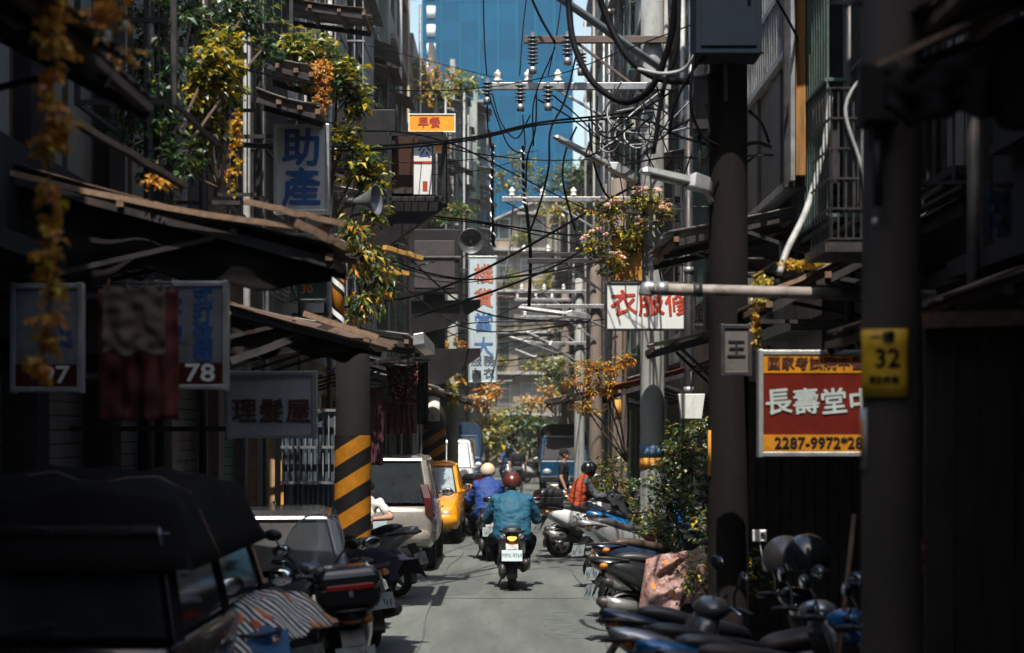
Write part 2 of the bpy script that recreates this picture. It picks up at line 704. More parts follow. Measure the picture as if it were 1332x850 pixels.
# tar seams and tyre-worn lines on the concrete
for k, (y, w, x0, x1) in enumerate([(24.9, .045, -2.6, 2.4), (33.2, .04, -2.4, 2.5), (41, .05, -2.5, 2.5)]):
    b = MB()
    n = 22
    up, lo = [], []
    for i in range(n + 1):
        x = x0 + (x1 - x0) * i / n
        wob = noise.noise(V((x * 1.3, y, 3))) * 0.12
        ww = w * (0.6 + 0.7 * abs(noise.noise(V((x * 2.1, y, 9)))))
        up.append((x, y + wob + ww, 0.004))
        lo.append((x, y + wob - ww, 0.004))
    b.add(lo + up, [(i, i + 1, n + 2 + i, n + 1 + i) for i in range(n)])
    tag(b.build("road_seam", tar), kind='structure')
for k, (x0, w, y0, y1) in enumerate([(-.95, .02, 14, 40), (.95, .018, 14, 44)]):
    b = MB()
    n = 40
    up, lo = [], []
    for i in range(n + 1):
        y = y0 + (y1 - y0) * i / n
        wob = noise.noise(V((x0 * 5, y * .22, 1))) * 0.22
        ww = w * (0.25 + 1.1 * abs(noise.noise(V((x0, y * .6, 4)))))
        up.append((x0 + wob + ww, y, 0.008))
        lo.append((x0 + wob - ww, y, 0.008))
    b.add(lo + up, [(i, i + 1, n + 2 + i, n + 1 + i) for i in range(n)])
    tag(b.build("road_crack", tar), kind='structure')

def patch(x, y, w, l, m, seed):
    r = random.Random(seed)
    b = MB()
    n = 28
    pts = []
    for i in range(n):
        a = 2 * math.pi * i / n
        k = 1 / max(abs(math.cos(a)), abs(math.sin(a))) ** .8
        pts.append((x + w * k * math.cos(a) * r.uniform(.94, 1.05), y + l * k * math.sin(a) * r.uniform(.95, 1.05), .002))
    b.add(pts, [tuple(range(n))])
    tag(b.build("road_patch", m), kind='structure')


asphalt_p = mat("asphalt_patch", (.082, .092, .088), rough=.85, var=.35, scale=5, bump=.4, bscale=80)
patch(-.9, 27.5, .5, 2.2, asphalt_p, 1)
patch(.75, 21.6, .42, 1.5, asphalt_p, 2)
patch(.9, 31.5, .35, 1.2, asphalt_p, 3)
patch(-.2, 36.5, .9, 1.4, asphalt_p, 4)
# ================================================================== buildings
wall_mats = [
    tilemat("tile_grey", (0.24, 0.235, 0.22), (0.45, 0.45, 0.45), .11, .06, dirt=.8),
    tilemat("tile_beige", (0.3, 0.25, 0.19), (0.45, 0.42, 0.4), .2, .06, dirt=.7),
    mat("render_pale", (0.4, 0.4, 0.375), rough=.85, var=.3, scale=1.4, dirt=.85, dirtc=(.1, .095, .085), stretch=(1, 1, .25), bump=.2),
    mat("render_green", (0.3, 0.34, 0.3), rough=.85, var=.3, scale=1.4, dirt=.8, dirtc=(.08, .085, .075), stretch=(1, 1, .25), bump=.2),
    tilemat("tile_brown", (0.16, 0.1, 0.075), (0.5, 0.45, 0.42), .2, .06, dirt=.7),
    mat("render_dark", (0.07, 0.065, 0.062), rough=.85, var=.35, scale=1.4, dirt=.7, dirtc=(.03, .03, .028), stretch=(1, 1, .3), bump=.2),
    mat("render_black", (0.032, 0.028, 0.027), rough=.9, var=.45, scale=1.4, dirt=.6, dirtc=(.012, .011, .011), stretch=(1, 1, .3), bump=.3),  # near black render for the walls of the nearest houses
]
frame_mats = [alum, steel_dk, mat("frame_green", (.06, .1, .085), rough=.5, dirt=.4), mat("frame_bronze", (.09, .06, .045), rough=.4, metal=.4)]
glass_mats = [darkglass, mat("window_glass_green", (.035, .05, .048), rough=.07, spec=.8), mat("window_curtain", (.2, .19, .17), rough=.5, var=.4, stretch=(8, 8, .5))]
shutter_m = mat("shutter_grey", (0.13, 0.13, 0.13), rough=.5, metal=.3, dirt=.5)

WIN = {}


def window_part(parent, w, h, fm, gm):
    """frame > two panes > nothing deeper; built once per size and finish, then copied"""
    key = (round(w, 2), round(h, 2), fm.name, gm.name)
    if key not in WIN:
        b = MB()
        t = .055
        b.box((0, 0, h / 2 - t / 2), (t * 1.3, w, t))
        b.box((0, 0, -h / 2 + t / 2), (t * 1.3, w, t))
        for s in (-1, 1):
            b.box((0, s * (w / 2 - t / 2), 0), (t * 1.3, t, h - 2 * t))
        b.box((0.004, 0, 0), (t, t * .8, h - 2 * t))
        b.box((0.002, 0, h * .2), (t * .8, w - 2 * t, t * .6))
        fr = b.mesh("window", fm)
        p = MB()
        p.box((0, 0, 0), (.012, w / 2 - t * 1.4, h - 2 * t))
        WIN[key] = (fr, p.mesh("pane", gm))
    fr, pn = WIN[key]
    o = link("window", fr, parent)
    for s in (-1, 1):
        q = link("pane", pn, o)
        q.location = (s * .012, s * (w / 4 - .012), 0)
    return o


CAGE = {}


def cage_part(parent, w, h, dp, fm, rm):
    """iron window cage sticking out over the street, with a little tin roof"""
    key = (round(w, 2), round(h, 2), round(dp, 2), fm.name, rm.name)
    if key not in CAGE:
        b = MB()
        r = .011
        n = max(4, int(w / .14))
        for i in range(n + 1):
            y = -w / 2 + w * i / n
            b.bar((dp, y, -h / 2), (dp, y, h / 2), r * 2)
        for s in (-1, 1):
            m_ = max(2, int(dp / .14))
            for i in range(m_):
                x = dp * i / m_
                b.bar((x, s * w / 2, -h / 2), (x, s * w / 2, h / 2), r * 2)
        for k in range(4):
            z = -h / 2 + h * k / 3
            b.bar((dp + .012, -w / 2, z), (dp + .012, w / 2, z), .03)
            for s in (-1, 1):
                b.bar((0, s * (w / 2 + .012), z), (dp, s * (w / 2 + .012), z), .03)
        for i in range(4):
            x = dp * (i + .5) / 4
            b.bar((x, -w / 2, -h / 2 - .02), (x, w / 2, -h / 2 - .02), .03)
        c = MB()
        c.grid(lambda u, v: (-.02 + u * (dp + .22), -w / 2 - .08 + v * (w + .16), h / 2 + .16 - u * .16 + .012 * (1 if int(v * 24) % 2 else -1)), 2, 24, thick=.006, smooth=False)
        CAGE[key] = (b.mesh("window_cage", fm), c.mesh("cage_roof", rm))
    a, c = CAGE[key]
    o = link("window_cage", a, parent)
    link("cage_roof", c, o)
    return o


def building(side, y0, y1, h, wm, seed, label, xf=3.5, depth=9.0, cages=.4, storey=3.05, group=None, plain=False, cat="building"):
    r = random.Random(seed)
    root = thing("apartment_building", label, cat, (side * xf, y0, 0), 0, group)
    L = y1 - y0
    S = -side                                   # outward (towards the street) in local x
    wl, core = MB(), MB()
    g = 3.3
    core.span((S * -depth, .02, 0), (S * -.42, L - .02, h - .05))
    nb = max(1, round(L / 2.9))
    bw = L / nb
    ns = max(1, int((h - g) / storey))
    hs = (h - g) / ns
    fm, gm = r.choice(frame_mats), r.choice(glass_mats)
    # ground floor piers and beam
    wl.span((S * -.4, 0, g - .55), (0, L, g))
    for i in range(nb + 1):
        yc = min(max(i * bw, .2), L - .2)
        wl.span((S * -.4, yc - .2, 0), (0, yc + .2, g - .55))
    ops = []
    for k in range(ns):
        z0 = g + k * hs
        sill, head = z0 + .85, z0 + hs - .45
        wl.span((S * -.4, 0, z0 + .002), (0, L, sill))
        wl.span((S * -.4, 0, head), (0, L, z0 + hs))
        for i in range(nb):
            ww = bw * r.uniform(.55, .8)
            a, e = i * bw + (bw - ww) / 2, i * bw + (bw + ww) / 2
            ops.append((k, i, a, e, sill, head))
        edges = [0.0] + [q for (kk, i, a, e, s_, h_) in ops if kk == k for q in (a, e)] + [L]
        for a, e in zip(edges[::2], edges[1::2]):
            wl.span((S * -.4, a, sill), (0, e, head))
    wl.build("wall", wm, root)
    core.build("rear_block", wall_mats[5], root)
    # slab edges, parapet
    for k in range(ns + 1):
        z = g + k * hs
        b = MB()
        b.span((S * .003, 0, z - .07), (S * r.choice([.12, .18, .35]), L, z + .06))
        b.build("ledge", wm, root)
    b = MB()
    b.span((S * -.2, 0, h), (S * .02, L, h + .9))
    b.build("parapet", wm, root)
    for (k, i, a, e, sill, head) in ops:
        ww, hh, zc, yc = e - a, head - sill, (sill + head) / 2, (a + e) / 2
        w = window_part(root, ww - .004, hh - .004, fm, gm)
        w.location = (S * -.16, yc, zc)
        if plain:
            continue
        t = r.random()
        if t < cages:
            c = cage_part(root, round(min(bw - .3, ww + .3), 1), round(hh + .25, 1), r.choice([.45, .6, .75]), r.choice([steel_dk, steel, frame_mats[2]]), r.choice([tin, rust, tin_lt]))
            c.location = (S * .01, yc, zc)
            if S < 0:
                c.rotation_euler = (0, 0, math.pi)
        elif t < cages + .25:
            b = MB()
            b.grid(lambda u, v: (S * (.004 + u * .8), a - .12 + v * (ww + .24), head + .32 - u * .3 + (.012 if int(v * 26) % 2 else 0)), 2, 26, thick=.006, smooth=False)
            b.build("window_awning", r.choice([tin, rust, tin_lt]), root)
        if r.random() < .45:
            b = MB()
            b.span((S * .002, a - .05, sill - .07), (S * .16, e + .05, sill - .005))
            b.build("sill", wm, root)
    # pipes
    for q in range(2):
        yy = r.uniform(.3, L - .3)
        b = MB()
        b.tube([(S * .42, yy, .1), (S * .42, yy, h * .5), (S * .42, yy, h - .3)], .045, 8)
        b.build("drainpipe", steel_dk if wm.name in ("render_black", "render_dark") else r.choice([cable_gr, steel, wm]), root)
    # shutters and doorways in the ground floor
    for i in range(nb):
        a, e = i * bw + .2, (i + 1) * bw - .2
        b = MB()
        nsl = 22
        for q in range(nsl):
            z = .1 + (g - .7) * q / nsl
            b.span((S * (-.3 - .012 * (q % 2)), a, z), (S * -.26, e, z + (g - .7) / nsl * .92))
        b.build("shutter", r.choice([shutter_m, steel_dk, frame_mats[2]]), root)
    return root


# (y0, y1, height, wall, facade line, label)
LEFT = [(-8.9, 2, 7, 4, 3.5, "brown tiled block just left of the viewer"),
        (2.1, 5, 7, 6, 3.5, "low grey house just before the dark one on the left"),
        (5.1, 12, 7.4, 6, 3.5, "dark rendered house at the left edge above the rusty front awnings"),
        (12.1, 20.4, 7.8, 6, 3.5, "near black house behind the blue lettered white upright sign"),
        (20.5, 27.4, 9, 4, 3.5, "brown tiled house behind the bushy climbing plant and the horn loudspeaker"),
        (27.5, 35, 10.2, 0, 3.45, "grey tiled house with cages behind the dark bracketed sign box"),
        (35.1, 44, 13.5, 2, 3.4, "stained pale house above the yellow taxi"),
        (44.1, 54, 15, 3, 3.4, "greenish house with many cages beside the white strip of sky"),
        (54.1, 64, 16, 1, 3.35, "beige tiled house on the left side of the sky gap"),
        (64.1, 76, 14, 2, 3.2, "pale house in the sun below the left foot of the blue tower"),
        (76.1, 90, 16, 0, 3.0, "far grey house left of the blue tower, seventh along the lane"),
        (90.1, 108, 18, 2, 2.6, "far sunlit house with a stained front near the lane's left end"),
        (108.1, 130, 20, 3, 1.9, "farthest greenish house on the left before the lane ends")]
RIGHT = [(-8.9, 5, 7, 4, 3.5, "brown tiled block just right of the viewer"),
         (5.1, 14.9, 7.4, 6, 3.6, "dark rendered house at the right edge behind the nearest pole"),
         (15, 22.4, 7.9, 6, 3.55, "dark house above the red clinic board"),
         (22.5, 29.4, 9.4, 0, 3.5, "grey house with barred windows and an ochre strip right of the dark pole"),
         (29.5, 38, 11.5, 1, 3.5, "beige tiled house behind the crossarms and looped cables"),
         (38.1, 48, 13.5, 2, 3.5, "pale stained house behind the pink flowering balcony plants"),
         (48.1, 59, 18, 3, 3.5, "greenish house with tin window roofs right of the sky gap"),
         (59.1, 72, 19, 1, 3.5, "beige house at the right side of the narrow sky gap"),
         (72.1, 88, 20, 2, 3.5, "pale tall house at the right edge of the blue tower"),
         (88.1, 106, 14, 0, 3.4, "far low grey house to the right of the lane's end"),
         (106.1, 130, 15, 4, 3.2, "far brown house at the right end of the lane")]
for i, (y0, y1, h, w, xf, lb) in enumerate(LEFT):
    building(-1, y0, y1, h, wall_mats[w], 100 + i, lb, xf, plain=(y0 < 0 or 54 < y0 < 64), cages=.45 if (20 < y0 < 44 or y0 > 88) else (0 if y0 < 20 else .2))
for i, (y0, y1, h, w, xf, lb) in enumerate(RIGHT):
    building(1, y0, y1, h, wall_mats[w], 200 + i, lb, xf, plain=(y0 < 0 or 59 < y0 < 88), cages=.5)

def sun_block():  # unseen block, added to keep the sun off the near lane
    root = thing("shade_block", "unseen tall tiled block added behind the viewer to shade the near lane", "building", (0, -12, 0))
    b = MB()
    b.span((-7.2, -16, 0), (3.6, 0, 50.5))
    b.build("wall", wall_mats[1], root)
    for k in range(15):
        b = MB()
        b.span((-7.3, -.1, 3.2 * k + 3), (3.7, .5, 3.2 * k + 3.25))
        b.build("ledge", wall_mats[2], root)


sun_block()


# building across the far end of the lane: gabled, pale
def end_house():
    root = thing("end_house", "pale gabled house closing the far end of the lane under the blue tower", "building", (1.5, 150, 0))
    W, H = 14.0, 19.0
    b = MB()
    b.prism([(-W / 2, 0), (W / 2, 0), (W / 2, H - 2), (1, H + .6), (-W / 2, H - 3)], 1, .3, 12)
    b.build("wall", wall_mats[1], root)
    for k in range(5):
        b = MB()
        b.span((-W / 2, -.6, 3.2 + k * 3.1), (W / 2, .3, 3.4 + k * 3.1))
        b.build("balcony", wall_mats[2], root)
        for i in range(5):
            w = window_part(root, 1.7, 1.6, alum, glass_mats[i % 3])
            w.location = (-5 + 2.5 * i, .27, 4.9 + k * 3.1)
            w.rotation_euler = (0, 0, rad(-90))
            if (i + k) % 3 == 0:
                b = MB()
                b.grid(lambda u, v: (-6.1 + 2.5 * i + u * 2.2, .1 - v * 1.1, 6.2 + k * 3.1 - .35 * v + .03 * (int(u * 16) % 2)), 16, 2, thick=.01, smooth=False)
                b.build("window_awning", (tin_lt, tin, rust)[(i + 2 * k) % 3], root)
            elif (i + k) % 3 == 1:
                c = cage_part(root, 1.9, 1.8, .6, (steel, alum)[i % 2], (tin_lt, tin)[k % 2])
                c.location = (-5 + 2.5 * i, .2, 4.9 + k * 3.1)
                c.rotation_euler = (0, 0, rad(-90))
    b = MB()
    b.bar((-W / 2 - .3, 6, H - 3.05), (1, 6, H + .7), 12.6, .12)
    b.bar((1, 6, H + .7), (W / 2 + .3, 6, H - 2.05), 12.6, .12)
    b.build("roof", tin_lt, root)


end_house()


def tower():
    """high block wrapped in blue sheeting: bays of sheet between proud seams, a strip of pale openings at its left"""
    root = thing("blue_tower", "tall blue clad tower rising behind the far end of the street", "tower", (-1.42, 200, 0))
    W, H, D = 15.1, 60.0, 14.0
    tb = mat("tower_blue", (0.0004, 0.068, 0.145), rough=.6, var=.14, scale=.06, stretch=(1, 1, .3), spec=.1)
    tb2 = mat("tower_blue_seam", (0.002, 0.125, 0.22), rough=.6, var=.2, scale=.2, spec=.1)
    tw = mat("tower_pale", (0.62, 0.7, 0.72), rough=.6, var=.1)
    b = MB()
    b.span((-W / 2, 0, 0), (W / 2, D, H))
    b.build("core", tb, root)
    nb = 8
    nf = 32
    pan = []
    for t in range(3):
        p = MB()
        p.grid(lambda u, v: (-W / nb / 2 + .08 + u * (W / nb - .16), -.05 * math.sin(math.pi * u) - .06, v * (H / nf - .03)), 4, 1)
        pan.append(p.mesh("panel", mat("tower_sheet_%d" % t, (0.0004, 0.07 + .008 * t, 0.15 + .014 * t), rough=.6, var=.2, scale=.12, stretch=(1, 1, .15), spec=.1)))
    for i in range(nb):
        b = MB()
        b.span((-W / 2 + i * W / nb - .07, -.25, 0), (-W / 2 + i * W / nb + .07, -.003, H))
        b.build("seam", tb2, root)
        for k in range(8, nf):
            if i == 0 and k % 1 == 0:
                q = MB() if k == 8 else None
                if q:
                    q.grid(lambda u, v: (-.43 + u * .86, -.1, v * 1.2), 6, 1, thick=.06)
                    op = q.mesh("opening", tw)
                o = link("opening", op, root)
                o.location = (-W / 2 + .45 * W / nb, -.15, k * H / nf + .35)
            o = link("panel", pan[R.randrange(3)], root)
            o.location = (-W / 2 + (i + .5) * W / nb, -.02, k * H / nf)


tower()

# ================================================================== tin awnings
def awning(side, x0, z0, x1, z1, y0, y1, m, label, under=rust, sheetw=.76, sag=.03, seed=1, fallen=0.0, gutter=None, posts=False, cat="awning", rag=.12, brace=True):
    """corrugated sheets on rafters from the wall (x0, z0) down to the eave (x1, z1), x measured from the lane's middle"""
    r = random.Random(seed)
    root = thing("tin_awning", label, cat, (side * x0, y0, z0))
    n = max(1, round((y1 - y0) / sheetw))
    sw = (y1 - y0) / n
    dx, dz = side * (x1 - x0), z1 - z0
    for i in range(n):
        ext = r.uniform(-rag, rag)
        lift = r.uniform(0, .02) + (.012 if i % 2 else 0)
        tw = r.uniform(-.03, .03) - fallen * (1 if i == 0 else 0)
        amp = .014
        nv = 22
        k = 1 + ext / max(.3, abs(dx))
        jag = [r.uniform(-.04, .03) for _ in range(nv + 1)]

        def f(u, v):
            e = k + (jag[min(nv, int(v * nv))] if u > .99 else 0) / max(.4, abs(dx))
            uu = u * e
            return (dx * uu, i * sw - .02 + v * (sw + .04),
                    dz * uu + lift + tw * u * (1 - v) - sag * math.sin(math.pi * min(1, uu)) + amp * math.cos(v * 2 * math.pi * 8))
        b = MB()
        b.grid(f, 4, nv, thick=.005)
        b.build("sheet", m if r.random() < .75 else under, root)
    nr = max(2, round((y1 - y0) / 1.3) + 1)
    for i in range(nr):
        y = .05 + (y1 - y0 - .1) * i / (nr - 1)
        b = MB()
        b.bar((dx * .0, y, -.09), (dx * .97, y, dz * .97 - .09 - sag * .4), .05, .07)
        if brace:
            b.bar((dx * .02, y, -.85), (dx * .62, y, dz * .62 - .14), .035)
        b.build("rafter", steel_dk, root)
    for t in (.35, .68, .96):
        b = MB()
        b.bar((dx * t, 0, dz * t - .035 - sag), (dx * t, y1 - y0, dz * t - .035 - sag), .05, .05)
        b.build("purlin", wood, root)
    if gutter:
        b = MB()
        b.prism([(dx + q[0] * side * -1, dz + q[1]) for q in ((-.02, .03), (.1, .05), (.11, -.08), (-.02, -.1))], 1, -.1, y1 - y0 + .1)
        b.build("gutter", gutter, root, bevel=.01)
    if posts:
        for y in (.1, y1 - y0 - .1):
            b = MB()
            b.tube([(dx * .95, y, dz - .06), (dx * .95, y, -z0)], .03, 8)
            b.build("post", steel_dk, root)
    return root


awning(-1, 3.5, 4.75, 2.0, 3.95, 6.6, 11.3, rust, "rusty corrugated awning at the top left corner with dry vine hanging past it", seed=3)
awning(-1, 3.5, 5.75, 2.35, 5.0, 6.6, 11.4, tin, "upper grey tin canopy in the top left corner over another awning", seed=4)
awning(-1, 3.6, 3.98, 1.19, 3.36, 14.0, 15.2, rust, "broad rusty tin roof edge crossing the left side, above the hanging towel", seed=5, rag=.05)
awning(-1, 3.5, 3.5, 1.15, 2.9, 17.0, 18.7, rust, "broken brown tin awning below the barber pole with a ragged eave", seed=6, fallen=.1, rag=.2)
awning(-1, 3.5, 3.55, 1.08, 3.14, 22.2, 25.0, tin_lt, "pale guttered awning over the hung clothes beside the silver estate car", seed=7, gutter=alum)
awning(-1, 3.45, 3.6, 1.5, 3.0, 29.0, 34.0, tin, "grey tin awning over the silver estate car, behind the guttered one", seed=8)
awning(-1, 3.4, 3.4, 1.4, 2.9, 36.0, 43.5, tin_lt, "sunlit pale awning above the yellow taxi", seed=9)
awning(-1, 3.4, 3.5, 1.3, 2.95, 45.0, 53.0, tin, "sunlit grey awning beyond the taxi on the left", seed=10)
awning(-1, 3.3, 3.5, 1.2, 3.0, 56.0, 63.5, tin_lt, "far pale awning left of the green trees", seed=11)
awning(-1, 3.45, 6.15, 2.35, 5.85, 27.0, 29.5, tin, "small plank edged canopy under the bracketed sign box", seed=12, sheetw=.6)
awning(1, 3.6, 4.7, 1.83, 3.97, 6.6, 10.4, rust, "dark tin awning filling the top right corner", seed=13, rag=.06)
awning(1, 3.6, 3.95, 1.95, 3.12, 15.6, 18.6, tin, "mossy tin awning above the red clinic board", seed=14, rag=.15)
awning(1, 3.55, 4.48, 1.53, 4.02, 19.5, 22.4, tin, "long grey tin roof right of the pink flowers, with a lit front edge", seed=15, rag=.03)
awning(1, 2.5, 3.3, 1.53, 3.05, 22.2, 23.1, tin_lt, "small pale awning under the horizontal pipe", seed=16)
awning(1, 3.5, 3.3, 1.6, 2.75, 31.0, 35.5, mat("red_canvas", (.2, .035, .025), rough=.8, var=.3, dirt=.4), "dark red canvas awning behind the pale pole", seed=17)
awning(1, 3.5, 3.5, 1.6, 2.95, 40.5, 46.5, tin_lt, "far pale awning right of the tarpaulin covered truck", seed=18)
awning(1, 3.5, 3.55, 1.4, 2.95, 50.0, 58.0, tin, "sunlit grey awning far right behind the dark truck", seed=19)
awning(1, 3.4, 3.6, 1.2, 3.1, 66.0, 74.0, tin_lt, "farthest pale awning on the right side", seed=20)
awning(1, 3.6, 3.25, 2.2, 2.75, 10.6, 14.2, rust, "dark low tin awning at the right edge behind the nearest pole", seed=21)

# ================================================================== poles
def pole(x, y, h, r0, r1, m, label, arms=(), steps=True):
    root = thing("utility_pole", label, "utility pole", (x, y, 0))
    b = MB()
    b.lathe([(r0, -.01), (r0 * .99, .5), ((r0 + r1) / 2, h / 2), (r1, h), (r1 * .6, h + .03)], 28)
    b.build("pole_shaft", m, root)
    if steps:
        for k in range(6):
            b = MB()
            a = (k % 2) * math.pi
            q = V((math.cos(a), math.sin(a), 0))
            b.tube([q * (r1 * .9) + V((0, 0, 3.6 + k * .45)), q * (r1 + .16) + V((0, 0, 3.6 + k * .45))], .011, 6)
            b.build("step_bolt", steel_dk, root)
    for (z, xa, xb, m2, ins) in arms:
        b = MB()
        b.bar((xa, -r1 - .05, z), (xb, -r1 - .05, z), .09, .1)
        b.bar((0, -r1 - .05, z - .85), ((xa if abs(xa) > abs(xb) else xb) * .6, -r1 - .05, z - .03), .04)
        b.build("crossarm", m2, root, bevel=.008)
        for xi in ins:
            b = MB()
            b.lathe([(.02, .05), (.055, .06), (.062, .1), (.04, .115), (.058, .14), (.058, .19), (.03, .21), (.015, .24)], 14, c=(xi, -r1 - .05, z))
            b.build("insulator", porcelain, root)
    return root


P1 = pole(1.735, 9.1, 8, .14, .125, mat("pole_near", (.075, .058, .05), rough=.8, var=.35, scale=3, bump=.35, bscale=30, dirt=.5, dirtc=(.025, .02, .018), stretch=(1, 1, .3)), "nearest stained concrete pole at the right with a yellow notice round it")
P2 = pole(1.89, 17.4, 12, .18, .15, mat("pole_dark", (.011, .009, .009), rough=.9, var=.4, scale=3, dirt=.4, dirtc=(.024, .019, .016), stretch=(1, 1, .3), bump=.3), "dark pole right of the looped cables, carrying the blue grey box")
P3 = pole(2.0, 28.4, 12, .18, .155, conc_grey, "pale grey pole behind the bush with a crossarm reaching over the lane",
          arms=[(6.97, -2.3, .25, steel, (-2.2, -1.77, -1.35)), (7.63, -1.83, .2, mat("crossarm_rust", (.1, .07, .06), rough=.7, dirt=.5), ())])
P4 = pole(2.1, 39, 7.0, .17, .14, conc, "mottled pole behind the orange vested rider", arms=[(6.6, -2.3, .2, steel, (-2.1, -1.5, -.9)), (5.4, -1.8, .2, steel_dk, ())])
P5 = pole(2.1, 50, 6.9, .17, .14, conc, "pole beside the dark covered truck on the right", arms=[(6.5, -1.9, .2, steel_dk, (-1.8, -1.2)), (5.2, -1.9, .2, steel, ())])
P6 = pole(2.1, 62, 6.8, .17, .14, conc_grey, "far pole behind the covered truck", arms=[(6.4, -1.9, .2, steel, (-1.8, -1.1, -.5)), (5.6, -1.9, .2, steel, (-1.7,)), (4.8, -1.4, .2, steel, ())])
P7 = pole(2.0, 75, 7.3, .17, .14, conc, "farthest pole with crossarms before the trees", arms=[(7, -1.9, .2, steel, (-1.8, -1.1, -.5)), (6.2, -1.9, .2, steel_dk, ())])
L1 = pole(-1.6, 20.0, 3.0, .175, .17, mat("pole_black", (.01, .009, .009), rough=.9, var=.4, dirt=.4, dirtc=(.022, .018, .016)), "striped pole with yellow and black warning bands under the left awning", steps=False)
L2 = pole(-1.72, 44.0, 6.3, .26, .24, mat("pole_dark2", (.05, .045, .045), rough=.8), "dark left pole carrying the round loudspeaker, banded yellow and black low down", steps=False)
L3 = pole(-1.55, 52.0, 6.5, .16, .13, conc_grey, "slim pale pole far left in the sun")

warn = stripemat("warning_bands", (.32, .13, .012), (.012, .011, .011), 3.0, (.62, .0, -1.0))
for P, z0, z1, r, nm in ((L1, .55, 2.05, .185, "warning_band"), (L2, .9, 2.12, .268, "warning_band")):
    b = MB()
    b.lathe([(r, z0), (r, z1)], 28, caps=False)
    b.build(nm, warn, P)
# yellow flag number plate on L1 and paper posters on poles
bl_p = mat("paper_blue", (.1, .2, .33), rough=.7, var=.6, scale=30)
or_p = mat("paper_orange", (.55, .24, .03), rough=.7, var=.2)
wh_p = mat("paper_white", (.6, .6, .57), rough=.7, var=.15, dirt=.3)


def wrap(P, r, z0, z1, a0, a1, m, name="poster"):
    b = MB()
    n = 10
    vs = []
    for k in range(n + 1):
        a = rad(a0 + (a1 - a0) * k / n)
        for z in (z0, z1):
            vs.append((r * math.cos(a), r * math.sin(a), z))
    b.add(vs, [(2 * k, 2 * k + 2, 2 * k + 3, 2 * k + 1) for k in range(n)], smooth=True)
    o = b.build(name, m, P, recalc=False)
    s_ = o.modifiers.new("thick", 'SOLIDIFY')
    s_.thickness = .004
    s_.offset = 1
    return o


wrap(P3, .185, 1.72, 1.9, 190, 330, bl_p)
wrap(P3, .186, 1.56, 1.71, 185, 335, or_p, "band")
wrap(P1, .142, 2.2, 1.92, 176, 206, wh_p)
wrap(P1, .145, 2.15, 1.96, 182, 198, or_p, "poster")
wrap(P1, .138, 3.02, 3.06, 222, 232, wh_p, "tag")
wrap(P2, .185, 1.7, 2.1, 195, 210, or_p, "tag")
wrap(P4, .18, 2.35, 2.7, 240, 280, or_p, "poster")
wrap(L2, .262, 2.3, 2.85, 240, 300, wh_p, "poster")
wrap(L2, .262, 2.9, 3.1, 250, 290, bl_p, "poster")

# yellow notice round the nearest pole
tn = thing("pole_notice", "curved yellow notice reading 32 strapped to the nearest right pole", "notice", (1.735, 9.1, 0))
yel = mat("notice_yellow", (.8, .46, .02), rough=.5, var=.25, scale=8, dirt=.25, dirtc=(.35, .17, .015))
b = MB()
NR = .148
vs = []
for k in range(13):
    a = rad(196 + 92 * k / 12)
    for j in range(5):
        z = 2.25 + .307 * j / 4
        vs.append((NR * math.cos(a), NR * math.sin(a), z))
b.add(vs, [(5 * k + j, 5 * k + 5 + j, 5 * k + 6 + j, 5 * k + 1 + j) for k in range(12) for j in range(4)], smooth=True)
o = b.build("sheet", yel, tn, recalc=False)
s_ = o.modifiers.new("thick", 'SOLIDIFY')
s_.thickness = .004
s_.offset = 1


def bent_text(parent, body, size, ang, z, m, r):
    me = text_mesh(body, size, .03, depth=.001)
    me.materials.clear()
    me.materials.append(m)
    for v in me.vertices:
        a = rad(ang) + v.co.x / r
        rr = r + v.co.z
        v.co = V((rr * math.cos(a), rr * math.sin(a), z + v.co.y))
    return link("lettering", me, parent)


bent_text(tn, "一樓", .06, 243, 2.515, ink_blk, .1535)
bent_text(tn, "32", .12, 252, 2.42, ink_blk, .1535)
bent_text(tn, "電洽房屋", .036, 245, 2.325, ink_blk, .1535)

# grey junction box and blue-grey transformer box
def boxy(name, label, cat, c, d, m, extra=None, group=None, bev=.015, rz=0):
    root = thing(name, label, cat, c, rz, group)
    b = MB()
    b.box((0, 0, 0), d)
    b.build("body", m, root, bevel=bev)
    if extra:
        extra(root, d)
    return root


def box_lid(root, d):
    b = MB()
    b.box((0, -d[1] / 2 - .008, 0), (d[0] * .84, .014, d[2] * .86))
    b.build("door", root.children[0].data.materials[0], root, bevel=.006)
    b = MB()
    b.tube([(d[0] * .3, -d[1] / 2 - .02, 0), (d[0] * .3, -d[1] / 2 - .05, 0)], .015, 8)
    b.build("knob", steel_dk, root)
    b = MB()
    b.tube([(0, 0, -d[2] / 2 + .01), (0, 0, -d[2] / 2 - .35)], .02, 8)
    b.build("conduit", steel_dk, root)


boxy("junction_box", "dark square junction box high on the nearest right pole", "junction box", (1.64, 8.93, 3.6), (.17, .14, .29), mat("box_grey", (.022, .019, .018), rough=.6, dirt=.4), box_lid)
boxy("transformer_box", "blue grey rusty transformer box at the top of the dark pole", "transformer", (1.83, 17.05, 5.75), (.56, .5, .95), mat("box_blue", (.01, .017, .026), rough=.8, dirt=.4, dirtc=(.04, .02, .012)), box_lid)
boxy("meter_box", "small dark metal box on the left side of the dark pole top", "meter box", (1.62, 17.2, 4.9), (.16, .2, .5), steel_dk, box_lid)
# ================================================================== scooters
def ring(y, zc, hw, hh, n=14, p=2.6, lean=0.0, x=0.0):
    out = []
    for j in range(n):
        a = 2 * math.pi * j / n
        c, s = math.cos(a), math.sin(a)
        px = hw * math.copysign(abs(c) ** (2 / p), c)
        pz = hh * math.copysign(abs(s) ** (2 / p), s)
        out.append(V((x + px, y + lean * pz, zc + pz)))
    return out


